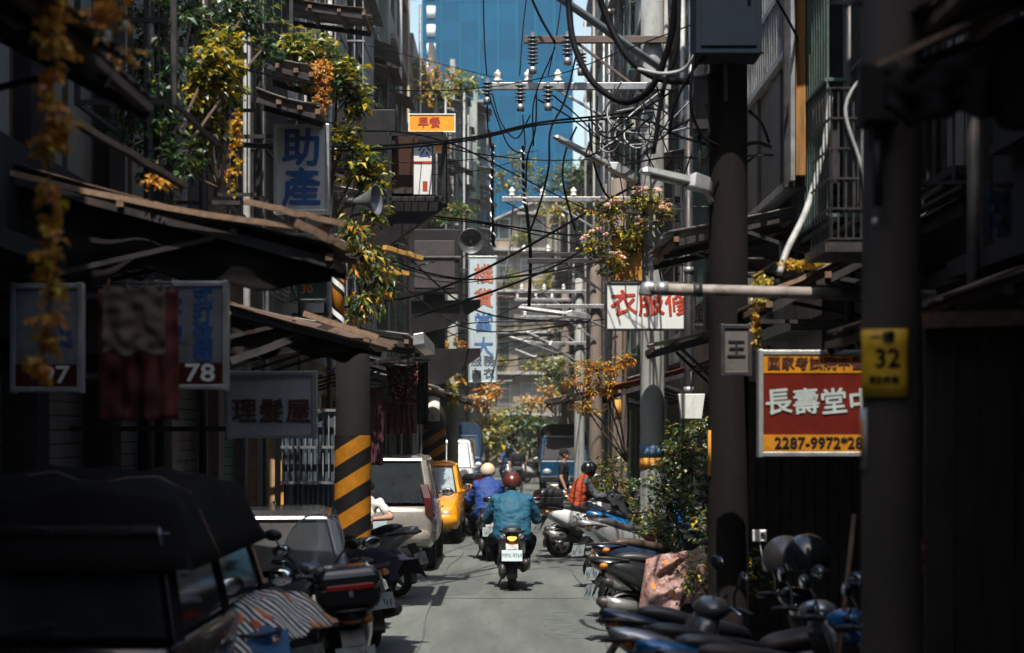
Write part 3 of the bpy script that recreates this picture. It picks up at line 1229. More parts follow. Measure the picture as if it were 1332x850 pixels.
def hring(z, yc, hw, hd, n=14, p=2.6):
    out = []
    for j in range(n):
        a = 2 * math.pi * j / n
        c, s = math.cos(a), math.sin(a)
        out.append(V((hw * math.copysign(abs(c) ** (2 / p), c), yc + hd * math.copysign(abs(s) ** (2 / p), s), z)))
    return out


def paint(name, c, var=.08, metal=.2):
    return mat(name, c, rough=.25, metal=metal, var=var, coat=.5, dirt=.12, dirtc=tuple(x * .5 for x in c))


bk = paint("scooter_black", (.018, .019, .022))
p_white = paint("scooter_white", (.6, .62, .63), metal=0)
p_silver = paint("scooter_silver", (.42, .44, .45), metal=.6)
p_navy = paint("scooter_navy", (.02, .035, .07))
p_blue = paint("scooter_blue", (.01, .13, .36))
p_red = paint("scooter_red", (.16, .015, .015))
p_grey = paint("scooter_grey", (.1, .105, .11))
rimm = mat("rim_alloy", (.32, .33, .34), rough=.35, metal=.8, var=.2, dirt=.3)
mirror_g = mat("mirror_glass", (.75, .8, .82), rough=.03, metal=1.0, var=.02)


def wheel_parts(parent, c, r, w, spokes=5, tyre=.075, hub=True, name="wheel", brake=False):
    """wheel turning about X: wheel > tyre, rim"""
    M = roty(rad(90))
    b = MB()
    b.lathe([(r - tyre, -w * .42), (r - tyre * .35, -w * .5), (r - .012, -w * .36), (r, -w * .12), (r, w * .12), (r - .012, w * .36), (r - tyre * .35, w * .5), (r - tyre, w * .42)], 28, M, caps=False)
    root = b.build(name, rubber, parent)
    root.location = c
    b = MB()
    ri = r - tyre
    b.lathe([(ri + .012, -w * .4), (ri - .015, -w * .36), (ri - .02, 0), (ri - .015, w * .36), (ri + .012, w * .4)], 24, M, caps=False)
    b.lathe([(.05, -w * .45), (.05, w * .45)], 14, M)
    for k in range(spokes):
        a = 2 * math.pi * k / spokes
        q = V((0, math.cos(a), math.sin(a)))
        t = V((0, -math.sin(a), math.cos(a)))
        b.bar(q * .04, q * (ri - .01), .03, .045, up=tuple(t))
    b.build("rim", rimm, root)
    if brake:
        b = MB()
        b.lathe([(ri * .72, -.004), (ri * .72, .004)], 24, M, c=(w * .55, 0, 0))
        b.build("brake_disc", steel, root)
    return root


def make_scooter(name, label, loc, rz, body=bk, trim=black_pl, group=None, scale=1.0, lean=0.0, mirrors=True, topbox=None, screen=False,
                 plate=None, lit=False, sporty=False, rack=False, tail_c=None, seat_c=None):
    root = thing(name, label, "scooter", loc, rz, group)
    root.scale = (scale,) * 3
    root.rotation_euler = (0, lean, rz)
    rw = wheel_parts(root, (0, -.62, .232), .232, .12)
    fw = wheel_parts(root, (0, .66, .232), .232, .11, brake=True)
    # rear body shell
    b = MB()
    k = .05 if sporty else 0
    b.loft([ring(-.98, .80 + k * 1.6, .045, .03), ring(-.87, .765 + k * 1.4, .13, .075), ring(-.68, .70 + k, .19, .14, lean=-.15), ring(-.43, .605, .2, .195, lean=-.1),
            ring(-.18, .54, .195, .215), ring(.02, .47, .175, .2), ring(.12, .4, .14, .13)])
    b.build("rear_body", body, root, sub=1)
    # side skirts: lower dark panels
    b = MB()
    for s in (-1, 1):
        b.loft([ring(-.5, .44, .03, .06, 10, x=s * .165), ring(-.1, .36, .045, .1, 10, x=s * .165), ring(.2, .29, .045, .06, 10, x=s * .17), ring(.42, .31, .03, .05, 10, x=s * .15)])
    b.build("side_skirt", trim, root)
    b = MB()
    b.box((0, .24, .28), (.36, .5, .07))
    b.build("floorboard", trim, root, bevel=.015)
    # leg shield and front apron
    b = MB()
    b.loft([hring(.25, .47, .13, .05), hring(.38, .5, .19, .06), hring(.58, .51, .215, .075), hring(.76, .48, .215, .1), hring(.9, .42, .17, .1), hring(.97, .38, .1, .07)])
    b.build("leg_shield", body, root, sub=1)
    b = MB()
    b.loft([hring(.34, .44, .15, .02), hring(.6, .43, .18, .02), hring(.85, .36, .16, .02)])
    b.build("inner_panel", trim, root)
    b = MB()
    b.ell((0, .565, .72), (.12, .045, .075))
    b.build("headlight", lamp_clr, root)
    for s in (-1, 1):
        b = MB()
        b.ell((s * .165, .53, .66), (.045, .04, .03))
        b.build("indicator", lamp_amb, root)
    # front fork, fender
    b = MB()
    for s in (-1, 1):
        b.tube([(s * .075, .47, .5), (s * .08, .66, .232)], .022, 8)
    b.build("fork", steel, root)
    b = MB()
    b.grid(lambda u, v: ((v - .5) * .15, .66 + .262 * math.cos(rad(20 + 140 * u)), .232 + (.262 - .05 * (2 * v - 1) ** 2) * math.sin(rad(20 + 140 * u))), 10, 4, thick=.008)
    b.build("front_fender", body, root)
    b = MB()
    b.grid(lambda u, v: ((v - .5) * .15, -.62 + .27 * math.cos(rad(60 + 135 * u)), .232 + (.27 - .04 * (2 * v - 1) ** 2) * math.sin(rad(60 + 135 * u)) + .01), 10, 4, thick=.008)
    b.bar((0, -.86, .68), (0, -1.0, .46), .17, .03)
    b.build("rear_fender", trim, root)
    # handlebar with cowl
    b = MB()
    b.ell((0, .37, .98), (.17, .12, .075))
    b.build("handlebar_cowl", body, root)
    b = MB()
    b.tube(spline([(-.33, .2, .99), (-.2, .26, 1.0), (0, .33, .97), (.2, .26, 1.0), (.33, .2, .99)], 4), .014, 8)
    hb = b.build("handlebar", steel_dk, root)
    for s in (-1, 1):
        b = MB()
        b.tube([(s * .22, .25, 1.0), (s * .35, .195, .99)], .021, 8)
        b.build("grip", black_pl, hb)
        b = MB()
        b.tube([(s * .19, .3, 1.02), (s * .34, .27, .99)], .007, 6)
        b.build("brake_lever", chrome, hb)
    if mirrors:
        for s in (-1, 1):
            b = MB()
            b.tube(spline([(s * .2, .27, 1.0), (s * .25, .29, 1.1), (s * .32, .27, 1.19)], 4), .008, 6)
            M = rotz(rad(s * 12)) @ rotx(rad(8))
            b.ell((s * .345, .265, 1.215), (.075, .025, .048), M)
            mo = b.build("mirror", black_pl, root)
            b = MB()
            b.ell(V((s * .345, .265, 1.215)) + M @ V((0, -.02, 0)), (.066, .008, .04), M)
            b.build("mirror_glass", mirror_g, mo)
    # seat
    b = MB()
    b.loft([ring(-.73, .83 + k, .07, .02), ring(-.67, .84 + k, .12, .05), ring(-.46, .83 + k * .5, .14, .062), ring(-.37, .8, .145, .06), ring(-.15, .77, .14, .06), ring(.0, .745, .105, .055), ring(.06, .71, .07, .04)])
    b.build("seat", seat_c or seatm, root, sub=1)
    b = MB()
    b.tube(spline([(-.15, -.62, .8), (-.17, -.85, .83), (-.08, -.97, .83), (.08, -.97, .83), (.17, -.85, .83), (.15, -.62, .8)], 4), .014, 8)
    b.build("grab_rail", steel_dk if not rack else steel, root)
    # drive unit, exhaust, stand
    b = MB()
    b.box((-.12, -.45, .3), (.1, .46, .16), rotx(rad(6)))
    b.ell((-.13, -.62, .27), (.06, .13, .12))
    b.ell((-.13, -.25, .33), (.06, .12, .1))
    b.build("drive_unit", steel_dk, root, bevel=.02)
    b = MB()
    b.tube([(.1, -.1, .28), (.15, -.35, .25), (.17, -.45, .29), (.18, -.6, .34), (.19, -.92, .4), (.19, -.97, .41)], [.02, .025, .05, .065, .06, .03], 12)
    ex = b.build("exhaust", trim if trim != black_pl else steel_dk, root)
    b = MB()
    b.grid(lambda u, v: (.185 + .071 * math.cos(rad(-60 + 120 * v)), -.58 - .3 * u, .335 + .06 * u + .071 * math.sin(rad(-60 + 120 * v))), 2, 6, thick=.004)
    b.build("heat_shield", steel, ex)
    b = MB()
    b.tube([(-.1, -.2, .25), (-.2, -.1, .02), (-.24, -.05, .012)], .013, 6)
    b.build("kickstand", steel_dk, root)
    # tail lamp, indicators, plate
    tl = MATS["taillight_lit"] if lit else (tail_c or lamp_red)
    b = MB()
    b.ell((0, -.905, .765 + k * 1.3), (.075 if lit else .085, .05, .07 if lit else .04))
    b.build("taillight", tl, root)
    for s in (-1, 1):
        b = MB()
        b.ell((s * .115, -.87, .755 + k * 1.2), (.05, .045, .035), rotz(rad(-s * 25)))
        b.build("indicator", lamp_amb if not lit else lamp_clr, root)
    pm = rotx(rad(-18))
    b = MB()
    b.box((0, -1.0, .5), (.28, .008, .155), pm)
    pl = b.build("number_plate", plate_w if plate else plate_d, root)
    if plate:
        me = text_mesh(plate, .088, .006, depth=.001, sx=.72)
        me.materials.clear()
        me.materials.append(ink_blk)
        t = link("lettering", me, pl)
        t.location = (0, -1.006, .498)
        t.rotation_euler = (rad(90 - 18), 0, 0)
    else:
        b = MB()
        rr = random.Random(label)
        for q in range(7):
            if q == 3:
                continue
            for e in range(3):
                c = V((-.105 + q * .035 + rr.uniform(-.006, .006), -.0055, -.012 + rr.uniform(-.03, .03)))
                b.box(V((0, -1.0, .5)) + pm @ c, (.006 if e else .02, .002, .05 if e else .008), pm)
        b.build("worn_print", ink_blk, pl)
    b = MB()
    b.box((0, -.965, .53), (.12, .05, .1), pm)
    b.build("plate_bracket", black_pl, root)
    if topbox:
        b = MB()
        b.loft([[V((sx_ * w, -.8 + sy_ * d, z)) for sx_, sy_ in ((-1, -1), (1, -1), (1, 1), (-1, 1))] for z, w, d in ((.84, .17, .15), (.88, .21, .19), (1.0, .22, .2))], smooth=False)
        tb = b.build("top_box", black_pl, root, bevel=.02)
        b = MB()
        b.loft([[V((sx_ * w, -.8 + sy_ * d, z)) for sx_, sy_ in ((-1, -1), (1, -1), (1, 1), (-1, 1))] for z, w, d in ((1.005, .225, .205), (1.1, .215, .195), (1.14, .17, .15))], smooth=False)
        b.build("lid", topbox, tb, bevel=.03)
        b = MB()
        b.box((0, -1.006, 1.0), (.34, .02, .04))
        b.build("reflector", lamp_red, tb, bevel=.005)
        b = MB()
        b.box((0, -1.01, .95), (.03, .02, .04))
        b.build("lock", steel, tb, bevel=.004)
    if screen:
        b = MB()
        W, H = .25, .52
        b.grid(lambda u, v: ((v - .5) * 2 * W * min(1, math.sqrt(max(0.02, 1 - (max(0, u - .45) / .56) ** 2))) * (.72 + .28 * min(1, u / .3)),
                             .5 - .26 * u - .16 * (2 * v - 1) ** 2, .9 + H * u), 12, 12, thick=.004)
        ws = b.build("windscreen", glassmat("screen_clear", (.9, .93, .94), .74), root)
        edge = []
        for q in range(25):
            t = q / 24
            v = 0 if t < .5 else 1
            u = t * 2 if t < .5 else 2 - t * 2
            w = (v - .5) * 2 * W * min(1, math.sqrt(max(0.02, 1 - (max(0, u - .45) / .56) ** 2))) * (.72 + .28 * min(1, u / .3))
            edge.append((w, .5 - .26 * u - .16, .9 + H * u))
        b = MB()
        b.tube(edge, .007, 6)
        b.build("screen_rim", cable_gr, ws)
    return root


mat("taillight_lit", (.8, .2, .03), rough=.2, var=.1, emit=((1.0, .3, .05), 3.0))

sc_black = make_scooter("scooter", "white scooter with a black top box, tail to the lane, beside the orange vest", (1.38, 33.0, 0), rad(-72), body=p_white, topbox=black_pl, lean=rad(-4))
RIGHT_SC = [
    # x, d, heading, body, label, sporty, mirrors, box
    (2.05, 29.8, -72, p_blue, "blue sporty scooter half hidden behind the terracotta pot", True, True, None),
    (1.75, 27.0, -58, p_silver, "silver and black scooter with tilted plate just in front of the terracotta pot", True, True, None),
    (1.78, 22.7, -60, p_navy, "navy scooter with a fat rear wheel, just beyond the pink cloth", False, True, None),
    (1.75, 19.9, -78, bk, "black scooter hidden under the pink flowered cloth", False, True, None),
    (1.56, 13.35, -84, p_navy, "navy scooter nose to the wall, next to the pink flowered cloth on its near side", True, True, None),
    (1.62, 12.75, 98, p_grey, "grey scooter facing the lane among the tails at the lower right", False, True, None),
    (1.55, 12.2, -79, p_silver, "grey scooter with a red brown tail in the pile at the lower right", True, True, None),
    (1.66, 11.6, -73, p_blue, "bright blue scooter at the bottom edge of the photo", True, True, None),
    (1.75, 11.0, -80, bk, "black scooter nearest the concrete pole in the lower right pile", True, True, None),
    (1.85, 39.5, -60, p_grey, "grey scooter parked behind the man in the black shirt", False, True, None),
    (1.9, 42.6, -66, p_navy, "navy scooter in front of the covered truck", False, True, None),
    (1.75, 47.5, -60, p_white, "pale scooter at the front bumper of the covered truck", False, True, None),
    (2.1, 36.4, -75, p_white, "pale scooter by the orange vested rider's knees", False, True, None),
    (.75, 78, -50, p_white, "far white scooter parked near the trees, nearest the lane", False, False, None),
    (1.1, 80, -55, bk, "far black scooter parked near the trees, beside the white one", False, False, None),
]
seat_br = mat("seat_brown", (.06, .04, .03), rough=.5, var=.3)
seat_gr = mat("seat_grey", (.06, .06, .065), rough=.35, var=.3)
for i, (x, d, h, body, lb, sp, mi, bx) in enumerate(RIGHT_SC):
    make_scooter("scooter", lb, (x, d, 0), rad(h), body=body, sporty=sp, mirrors=mi, topbox=bx, lean=rad(-5), group="scooters parked nose in on the right", tail_c=lamp_red, seat_c=(seatm, seat_gr, seat_br)[i % 3])
LEFT_SC = [
    (-2.0, 25.4, 62, p_silver, "grey seated scooter with its tail towards the lane below the silver estate car", True, None, False),
    (-1.62, 19.6, 25, p_red, "dark red scooter with jackets thrown over it, under the banded pole", False, None, False),
    (-1.26, 15.0, 12, bk, "black scooter with a black top box and amber tail lamps at the lower left", False, bk, False),
    (-1.66, 16.5, 165, p_grey, "scooter with a tall clear windscreen between the dark car and the top box", False, None, True),
    (-1.98, 13.3, 30, p_blue, "scooter under the black and white patterned cloth", False, None, False),
    (-2.05, 14.9, 40, p_silver, "grey scooter with a round mirror in front of the dark car's windscreen", False, None, False),
    (-2.3, 21.2, 70, bk, "black scooter behind the dark car's roof, left of the banded pole", False, None, False),
    (-2.55, 22.6, 75, p_white, "scooter with a pale mirror by the corrugated blue grey shutter", False, None, False),
    (-1.15, 40.0, 35, bk, "black scooter parked beyond the yellow taxi, nearest it", False, None, False),
    (-1.25, 42.5, 40, p_grey, "grey scooter parked second beyond the yellow taxi", False, None, False),
    (-1.3, 45.2, 42, p_navy, "navy scooter parked third beyond the yellow taxi", False, bk, False),
    (-1.35, 48.0, 45, bk, "black scooter parked just before the far white van", False, None, False),
]
for (x, d, h, body, lb, sp, bx, scr) in LEFT_SC:
    make_scooter("scooter", lb, (x, d, 0), rad(h), body=body, sporty=sp, topbox=bx, screen=scr, lean=rad(-5), group="scooters parked along the left", tail_c=lamp_amb if bx else None)

scA = make_scooter("scooter", "black scooter with a lit tail lamp ridden by the man in the teal jacket", (0.0, 26.75, 0), 0, plate="MPX-9769", lit=True, scale=.95)
scB = make_scooter("scooter", "dark scooter ridden by the cream helmeted rider", (-.40, 32.6, 0), rad(4), scale=.97, body=p_grey)

# ================================================================== cars
lamp_wine = mat('taillight_wine', (.06, .009, .007), rough=.2, var=.3, coat=.6)


def wheel_car(parent, c, r, w):
    return wheel_parts(parent, c, r, w, spokes=8, tyre=r * .32)


def car(name, label, cat, loc, rz, L, W, H, belt, paintm, hood=0.0, trunk=0.0, ws=.5, rs=.35, zb=.22, glass=darkglass, wr=.32, taill=None, plate=True,
        high_lamps=False, group=None, nose=.0, tail_tilt=.0, lamp=lamp_clr, wheel_y=None, roofrack=False):
    """front +Y. hood and trunk: lengths of the low ends; ws, rs: run of the windscreen and the rear window; belt: height of the sills"""
    root = thing(name, label, cat, loc, rz, group)
    y0, y1 = -L / 2, L / 2
    hw = W / 2

    def sec(y, w, zt, z0=zb):
        e = .09
        return [V((-w + .05, y, z0)), V((w - .05, y, z0)), V((w, y, z0 + e)), V((w + .01, y, (z0 + zt) / 2)), V((w - .02, y, zt - .06)), V((w - .07, y, zt)),
                V((-w + .07, y, zt)), V((-w + .02, y, zt - .06)), V((-w - .01, y, (z0 + zt) / 2)), V((-w, y, z0 + e))]
    hoodz = belt - (.1 if hood > .4 else .02)
    st = [sec(y0, hw * .88, belt - .1, zb + .12), sec(y0 + .06, hw * .95, belt - .03, zb + .05), sec(y0 + .3, hw, belt)]
    if trunk:
        st[-1:] = [sec(y0 + .3, hw, belt)]
    st += [sec(0, hw + .01, belt), sec(y1 - max(hood, .3), hw, belt)]
    st += [sec(y1 - max(hood, .3) * .45, hw * .98, hoodz), sec(y1 - .1, hw * .94, hoodz - .08 - nose, zb + .03), sec(y1, hw * .86, hoodz - .2 - nose, zb + .12)]
    b = MB()
    b.loft(st)
    b.build("body", paintm, root, bevel=.02, sub=0)
    # cabin
    ya, yb = y0 + trunk + .04, y1 - hood - .02            # foot of rear window, foot of windscreen
    ra, rb = ya + rs, yb - ws
    tw = hw * .8
    zr = H - .07
    fw_ = hw - .06

    def P(y, t, s, ins=0.0):
        w = fw_ + (tw - fw_) * t - ins
        return V((s * w, y, belt + (zr - belt) * t))
    b = MB()
    b.add([P(ya + .03, 0, -1, .03), P(ya + .03, 0, 1, .03), P(yb - .03, 0, 1, .03), P(yb - .03, 0, -1, .03), P(ra + .03, 1, -1, .03), P(ra + .03, 1, 1, .03), P(rb - .03, 1, 1, .03), P(rb - .03, 1, -1, .03)],
          [(0, 1, 2, 3), (4, 7, 6, 5), (0, 4, 5, 1), (2, 6, 7, 3), (1, 5, 6, 2), (0, 3, 7, 4)])
    b.build("interior", mat("car_interior", (.02, .02, .022), rough=.8), root)

    def pane(nm, q, m):
        b = MB()
        nrm = (q[1] - q[0]).cross(q[2] - q[0]).normalized()
        b.add(list(q) + [p - nrm * .008 for p in q], [(0, 1, 2, 3), (7, 6, 5, 4), (0, 4, 5, 1), (1, 5, 6, 2), (2, 6, 7, 3), (3, 7, 4, 0)])
        return b.build(nm, m, root)
    pane("rear_window", [P(ya + .005, .04, 1, .06), P(ya + .005, .04, -1, .06), P(ra - .02, .94, -1, .05), P(ra - .02, .94, 1, .05)][::-1], glass)
    pane("windscreen", [P(yb, .04, 1, .06), P(yb, .04, -1, .06), P(rb + .02, .94, -1, .05), P(rb + .02, .94, 1, .05)], glass)
    nwin = 3 if L > 4.2 else 2
    for s in (-1, 1):
        for i in range(nwin):
            f0, f1 = i / nwin + .02, (i + 1) / nwin - .02
            q = [P(ya + (yb - ya) * f0, .05, s, -.004), P(ya + (yb - ya) * f1, .05, s, -.004), P(ra + (rb - ra) * f1, .93, s, -.004), P(ra + (rb - ra) * f0, .93, s, -.004)]
            pane("side_window", q if s > 0 else q[::-1], glass)
    for s in (-1, 1):
        for f0, w0 in [(0, .08), (1, .06)] + [(i / nwin, .05) for i in range(1, nwin)]:
            b = MB()
            b.bar(P(ya + (yb - ya) * f0, 0, s), P(ra + (rb - ra) * f0, 1, s), w0, .06)
            b.build("pillar", paintm, root, bevel=.012)
    b = MB()
    b.loft([[V((s * w, y, z)) for s, y in ((-1, a), (1, a), (1, e), (-1, e))] for z, w, a, e in
            ((zr - .02, tw + .02, ra - .04, rb + .05), (zr + .03, tw, ra - .03, rb + .02), (H, tw * .82, ra + .15, rb - .2))], smooth=False)
    b.build("roof", paintm, root, bevel=.03)
    # bumpers
    for y, s in ((y0, -1), (y1, 1)):
        b = MB()
        b.loft([ring(y - s * .12, zb + .19, hw * .97, .13, 12, 5), ring(y + s * .02, zb + .19, hw * .95, .12, 12, 5), ring(y + s * .08, zb + .19, hw * .8, .09, 12, 5)])
        b.build("bumper", paintm, root)
    for s in (-1, 1):
        b = MB()
        if high_lamps:
            b.loft([[V((s * (hw - .015 - i_), y0 + .0 + t, z)), V((s * (hw - .13 - i_ * 1.2), y0 - .02 + t, z)), V((s * (hw - .12), y0 + .16 + t, z)), V((s * (hw + .018 - i_), y0 + .22 + t, z))]
                    for z, t, i_ in ((belt - .19, 0.03, .0), (belt - .05, 0.0, 0), (belt + .1, .02, .02), (belt + .3, .1, .07))], smooth=False)
        else:
            b.box((s * (hw - .2), y0 + .03, belt - .17), (.32, .12, .13), rotz(rad(s * 14)))
        b.build("taillight", lamp_wine if high_lamps else lamp_red, root, bevel=.012)
        b = MB()
        b.ell((s * (hw - .24), y1 - .1, hoodz - .25 - nose), (.19, .12, .085), rotz(rad(-s * 18)))
        b.build("headlight", lamp, root)
        b = MB()
        b.ell((s * (hw + .11), yb - .25, belt + .1), (.1, .05, .07))
        b.bar((s * (hw - .04), yb - .25, belt + .03), (s * (hw + .08), yb - .25, belt + .06), .04)
        b.build("wing_mirror", paintm, root)
        b = MB()
        b.ell((s * (hw + .11), yb - .293, belt + .1), (.085, .012, .055))
        b.build("mirror_glass", mirror_g, root)
        for yy in (-.35, .55):
            b = MB()
            b.box((s * (hw + .022), yy * L * .4, belt - .14), (.03, .16, .03))
            b.build("door_handle", chrome, root, bevel=.008)
    for y in (wheel_y or (y0 + L * .18, y1 - L * .18)):
        for s in (-1, 1):
            wheel_car(root, (s * (hw - .09), y, wr), wr, .2)
    b = MB()
    b.box((0, y1 + .02, hoodz - .3 - nose), (W * .5, .06, .12))
    b.build("grille", black_pl, root, bevel=.01)
    for y, s, z in ((y0 - .06, -1, belt - .28), (y1 + .085, 1, zb + .24)):
        b = MB()
        b.box((0, y, z), (.36, .012, .16))
        b.build("number_plate", plate_w, root, bevel=.003)
    b = MB()
    b.bar((-.3, ya - .04, belt + .02), (.1, ya + rs * .2 - .05, belt + .1), .02)
    b.build("wiper", black_pl, root)
    return root


silver = paint("car_silver", (.4, .37, .33), metal=.5)
taxi = paint("car_yellow", (.66, .26, .006), metal=0)
darkcar = paint("car_graphite", (.07, .07, .075), metal=.5)
whitecar = paint("car_white", (.55, .57, .57), metal=0)
pale_glass = mat("windscreen_pale", (.25, .3, .31), rough=.08, var=.25, spec=.9)

suv = car("estate_car", "silver estate car seen from behind with tall red tail lamps", "car", (-2.03, 31.6, 0), 0, 4.3, 1.74, 1.72, 1.0, silver, hood=.95, ws=.6, rs=.22, high_lamps=True, wr=.33, zb=.34)
txi = car("taxi", "yellow taxi facing down the lane beyond the silver estate", "taxi", (-1.8, 38.7, 0), rad(180), 4.4, 1.7, 1.5, .92, taxi, hood=1.05, trunk=.7, ws=.7, rs=.6, glass=pale_glass, zb=.26)
for_sign = MB()
for_sign.loft([[V((sx_ * w, sy_ * d, z)) for sx_, sy_ in ((-1, -1), (1, -1), (1, 1), (-1, 1))] for z, w, d in ((1.5, .26, .09), (1.62, .2, .05))], smooth=False)
for_sign.build("roof_lamp", whitep, txi, bevel=.015)
van_w = car("white_van", "far white van with a pale windscreen beyond the taxi", "van", (-1.85, 57, 0), rad(180), 4.0, 1.6, 1.85, 1.05, whitecar, hood=.25, ws=.45, rs=.12, glass=pale_glass)
dcar = car("dark_car", "dark graphite estate car with a black rear window at the lower left", "car", (-2.35, 18.2, 0), rad(4.5), 3.7, 1.76, 1.42, .92, darkcar, hood=1.0, ws=.65, rs=.35, glass=mat("window_black", (.005, .005, .006), rough=.3, spec=.12))
nvan = car("dark_van", "nearly black van with tarpaulin on its roof at the bottom left corner", "van", (-2.52, 12.6, 0), 0, 4.2, 1.62, 1.62, .98, paint("van_black", (.02, .017, .017)), hood=.6, ws=.5, rs=.12, zb=.25, high_lamps=False)
# tarpaulin heap on the van roof
tp = thing("tarpaulin", "crumpled dark tarpaulin heaped on the roof of the black van", "tarpaulin", (-2.55, 12.1, 1.62))
b = MB()


def tarp(u, v):
    x, y = (u - .5) * 1.75, (v - .5) * 3.2
    e = max(abs(u - .5), abs(v - .5)) * 2
    z = .2 * max(0, 1 - e ** 3) + .07 * noise.noise(V((x * 2.2, y * 1.6, 2))) + .03 * noise.noise(V((x * 7, y * 6, 5)))
    if e > .86:
        z = -.02 - (e - .86) * 1.9
    return (x, y, z + .03)


b.grid(tarp, 34, 44, thick=.006)
b.build("sheet", mat("tarp_black", (.008, .007, .007), rough=.95, var=.3, bump=.2, spec=.1), tp)
b = MB()
b.tube([tarp(i / 30, .3) for i in range(31)], .008, 6)
b.build("rope", wood, tp)


def truck(name, label, loc, rz, cabm, coverm, L=4.6, W=1.6, Hc=1.9, Ht=2.3, front=True):
    root = thing(name, label, "truck", loc, rz)
    y1 = L / 2
    cab = MB()
    cab.loft([[V((s * w, y, z)) for s, y in ((-1, y1 - 1.25), (1, y1 - 1.25), (1, f), (-1, f))] for z, w, f in
              ((.35, W / 2 - .03, y1 - .02), (.6, W / 2, y1), (1.1, W / 2, y1 - .03))], smooth=False)
    cab.build("cab", cabm, root, bevel=.05)
    b = MB()
    for s in (-1, 1):
        b.bar((s * (W / 2 - .05), y1 - .06, 1.08), (s * (W / 2 - .13), y1 - .42, Hc - .05), .09, .08)
        b.bar((s * (W / 2 - .05), y1 - 1.2, 1.08), (s * (W / 2 - .13), y1 - 1.2, Hc - .05), .09, .1)
    b.box((0, y1 - .8, Hc - .03), (W - .2, .86, .09))
    b.build("cab_frame", cabm, root, bevel=.03)
    b = MB()
    b.add([(-W / 2 + .1, y1 - .045, 1.12), (W / 2 - .1, y1 - .045, 1.12), (W / 2 - .18, y1 - .36, Hc - .09), (-W / 2 + .18, y1 - .36, Hc - .09)], [(0, 1, 2, 3)])
    w = b.build("windscreen", mat("truck_glass", (.008, .008, .009), rough=.3, spec=.1), root)
    so = w.modifiers.new("thick", 'SOLIDIFY')
    so.thickness = .01
    b = MB()
    b.box((0, y1 - .8, 1.45), (W - .34, .7, .72))
    b.build("interior", mat("car_interior", (.02, .02, .022)), root)
    for s in (-1, 1):
        b = MB()
        b.ell((s * (W / 2 - .22), y1 - .0, .72), (.15, .05, .09))
        b.build("headlight", lamp_clr, root)
        b = MB()
        b.tube([(s * (W / 2 - .03), y1 - .1, 1.3), (s * (W / 2 + .16), y1 + .06, 1.42)], .012, 6)
        b.box((s * (W / 2 + .18), y1 + .06, 1.36), (.14, .04, .24))
        b.build("wing_mirror", black_pl, root, bevel=.01)
    b = MB()
    b.box((0, y1 + .02, .48), (W, .1, .16))
    b.build("bumper", black_pl, root, bevel=.02)
    b = MB()
    b.box((0, y1 + .075, .5), (.34, .01, .15))
    b.build("number_plate", plate_w, root)
    b = MB()
    b.box((0, -.65, .72), (W, L - 1.35, .12))
    for s in (-1, 1):
        b.box((s * (W / 2 - .03), -.65, .95), (.05, L - 1.4, .36))
    b.build("cargo_bed", cabm, root, bevel=.01)
    b = MB()

    def cov(u, v):
        a = math.pi * u
        x = -(W / 2 + .03) * math.copysign(abs(math.cos(a)) ** .45, math.cos(a))
        z = 1.1 + (Ht - 1.1) * abs(math.sin(a)) ** .4
        y = -.65 + (v - .5) * (L - 1.35)
        return (x + .015 * math.sin(v * 40), y, z + .02 * math.sin(v * 31 + u * 4))
    b.grid(cov, 20, 18, thick=.01)
    n0 = [cov(i / 20, 1) for i in range(21)]
    b.add(n0, [tuple(range(21))])
    n1 = [cov(i / 20, 0) for i in range(21)]
    b.add(n1, [tuple(range(20, -1, -1))])
    b.build("tarpaulin_cover", coverm, root)
    for yy in (-L / 2 + .75, y1 - .75):
        for s in (-1, 1):
            wheel_car(root, (s * (W / 2 - .12), yy, .33), .33, .2)
    return root


truck("covered_truck", "blue cab truck with a black tarpaulin cover parked on the right", (1.75, 69, 0), rad(180), paint("truck_blue", (.004, .04, .1), metal=0), mat("cover_black", (.022, .022, .024), rough=.6, var=.4))
truck("blue_truck", "far blue truck box on the left before the green trees", (-2.0, 78, 0), rad(180), paint("truck_blue2", (.005, .05, .13), metal=0), mat("cover_navy", (.006, .03, .07), rough=.7, var=.4), Ht=2.4)


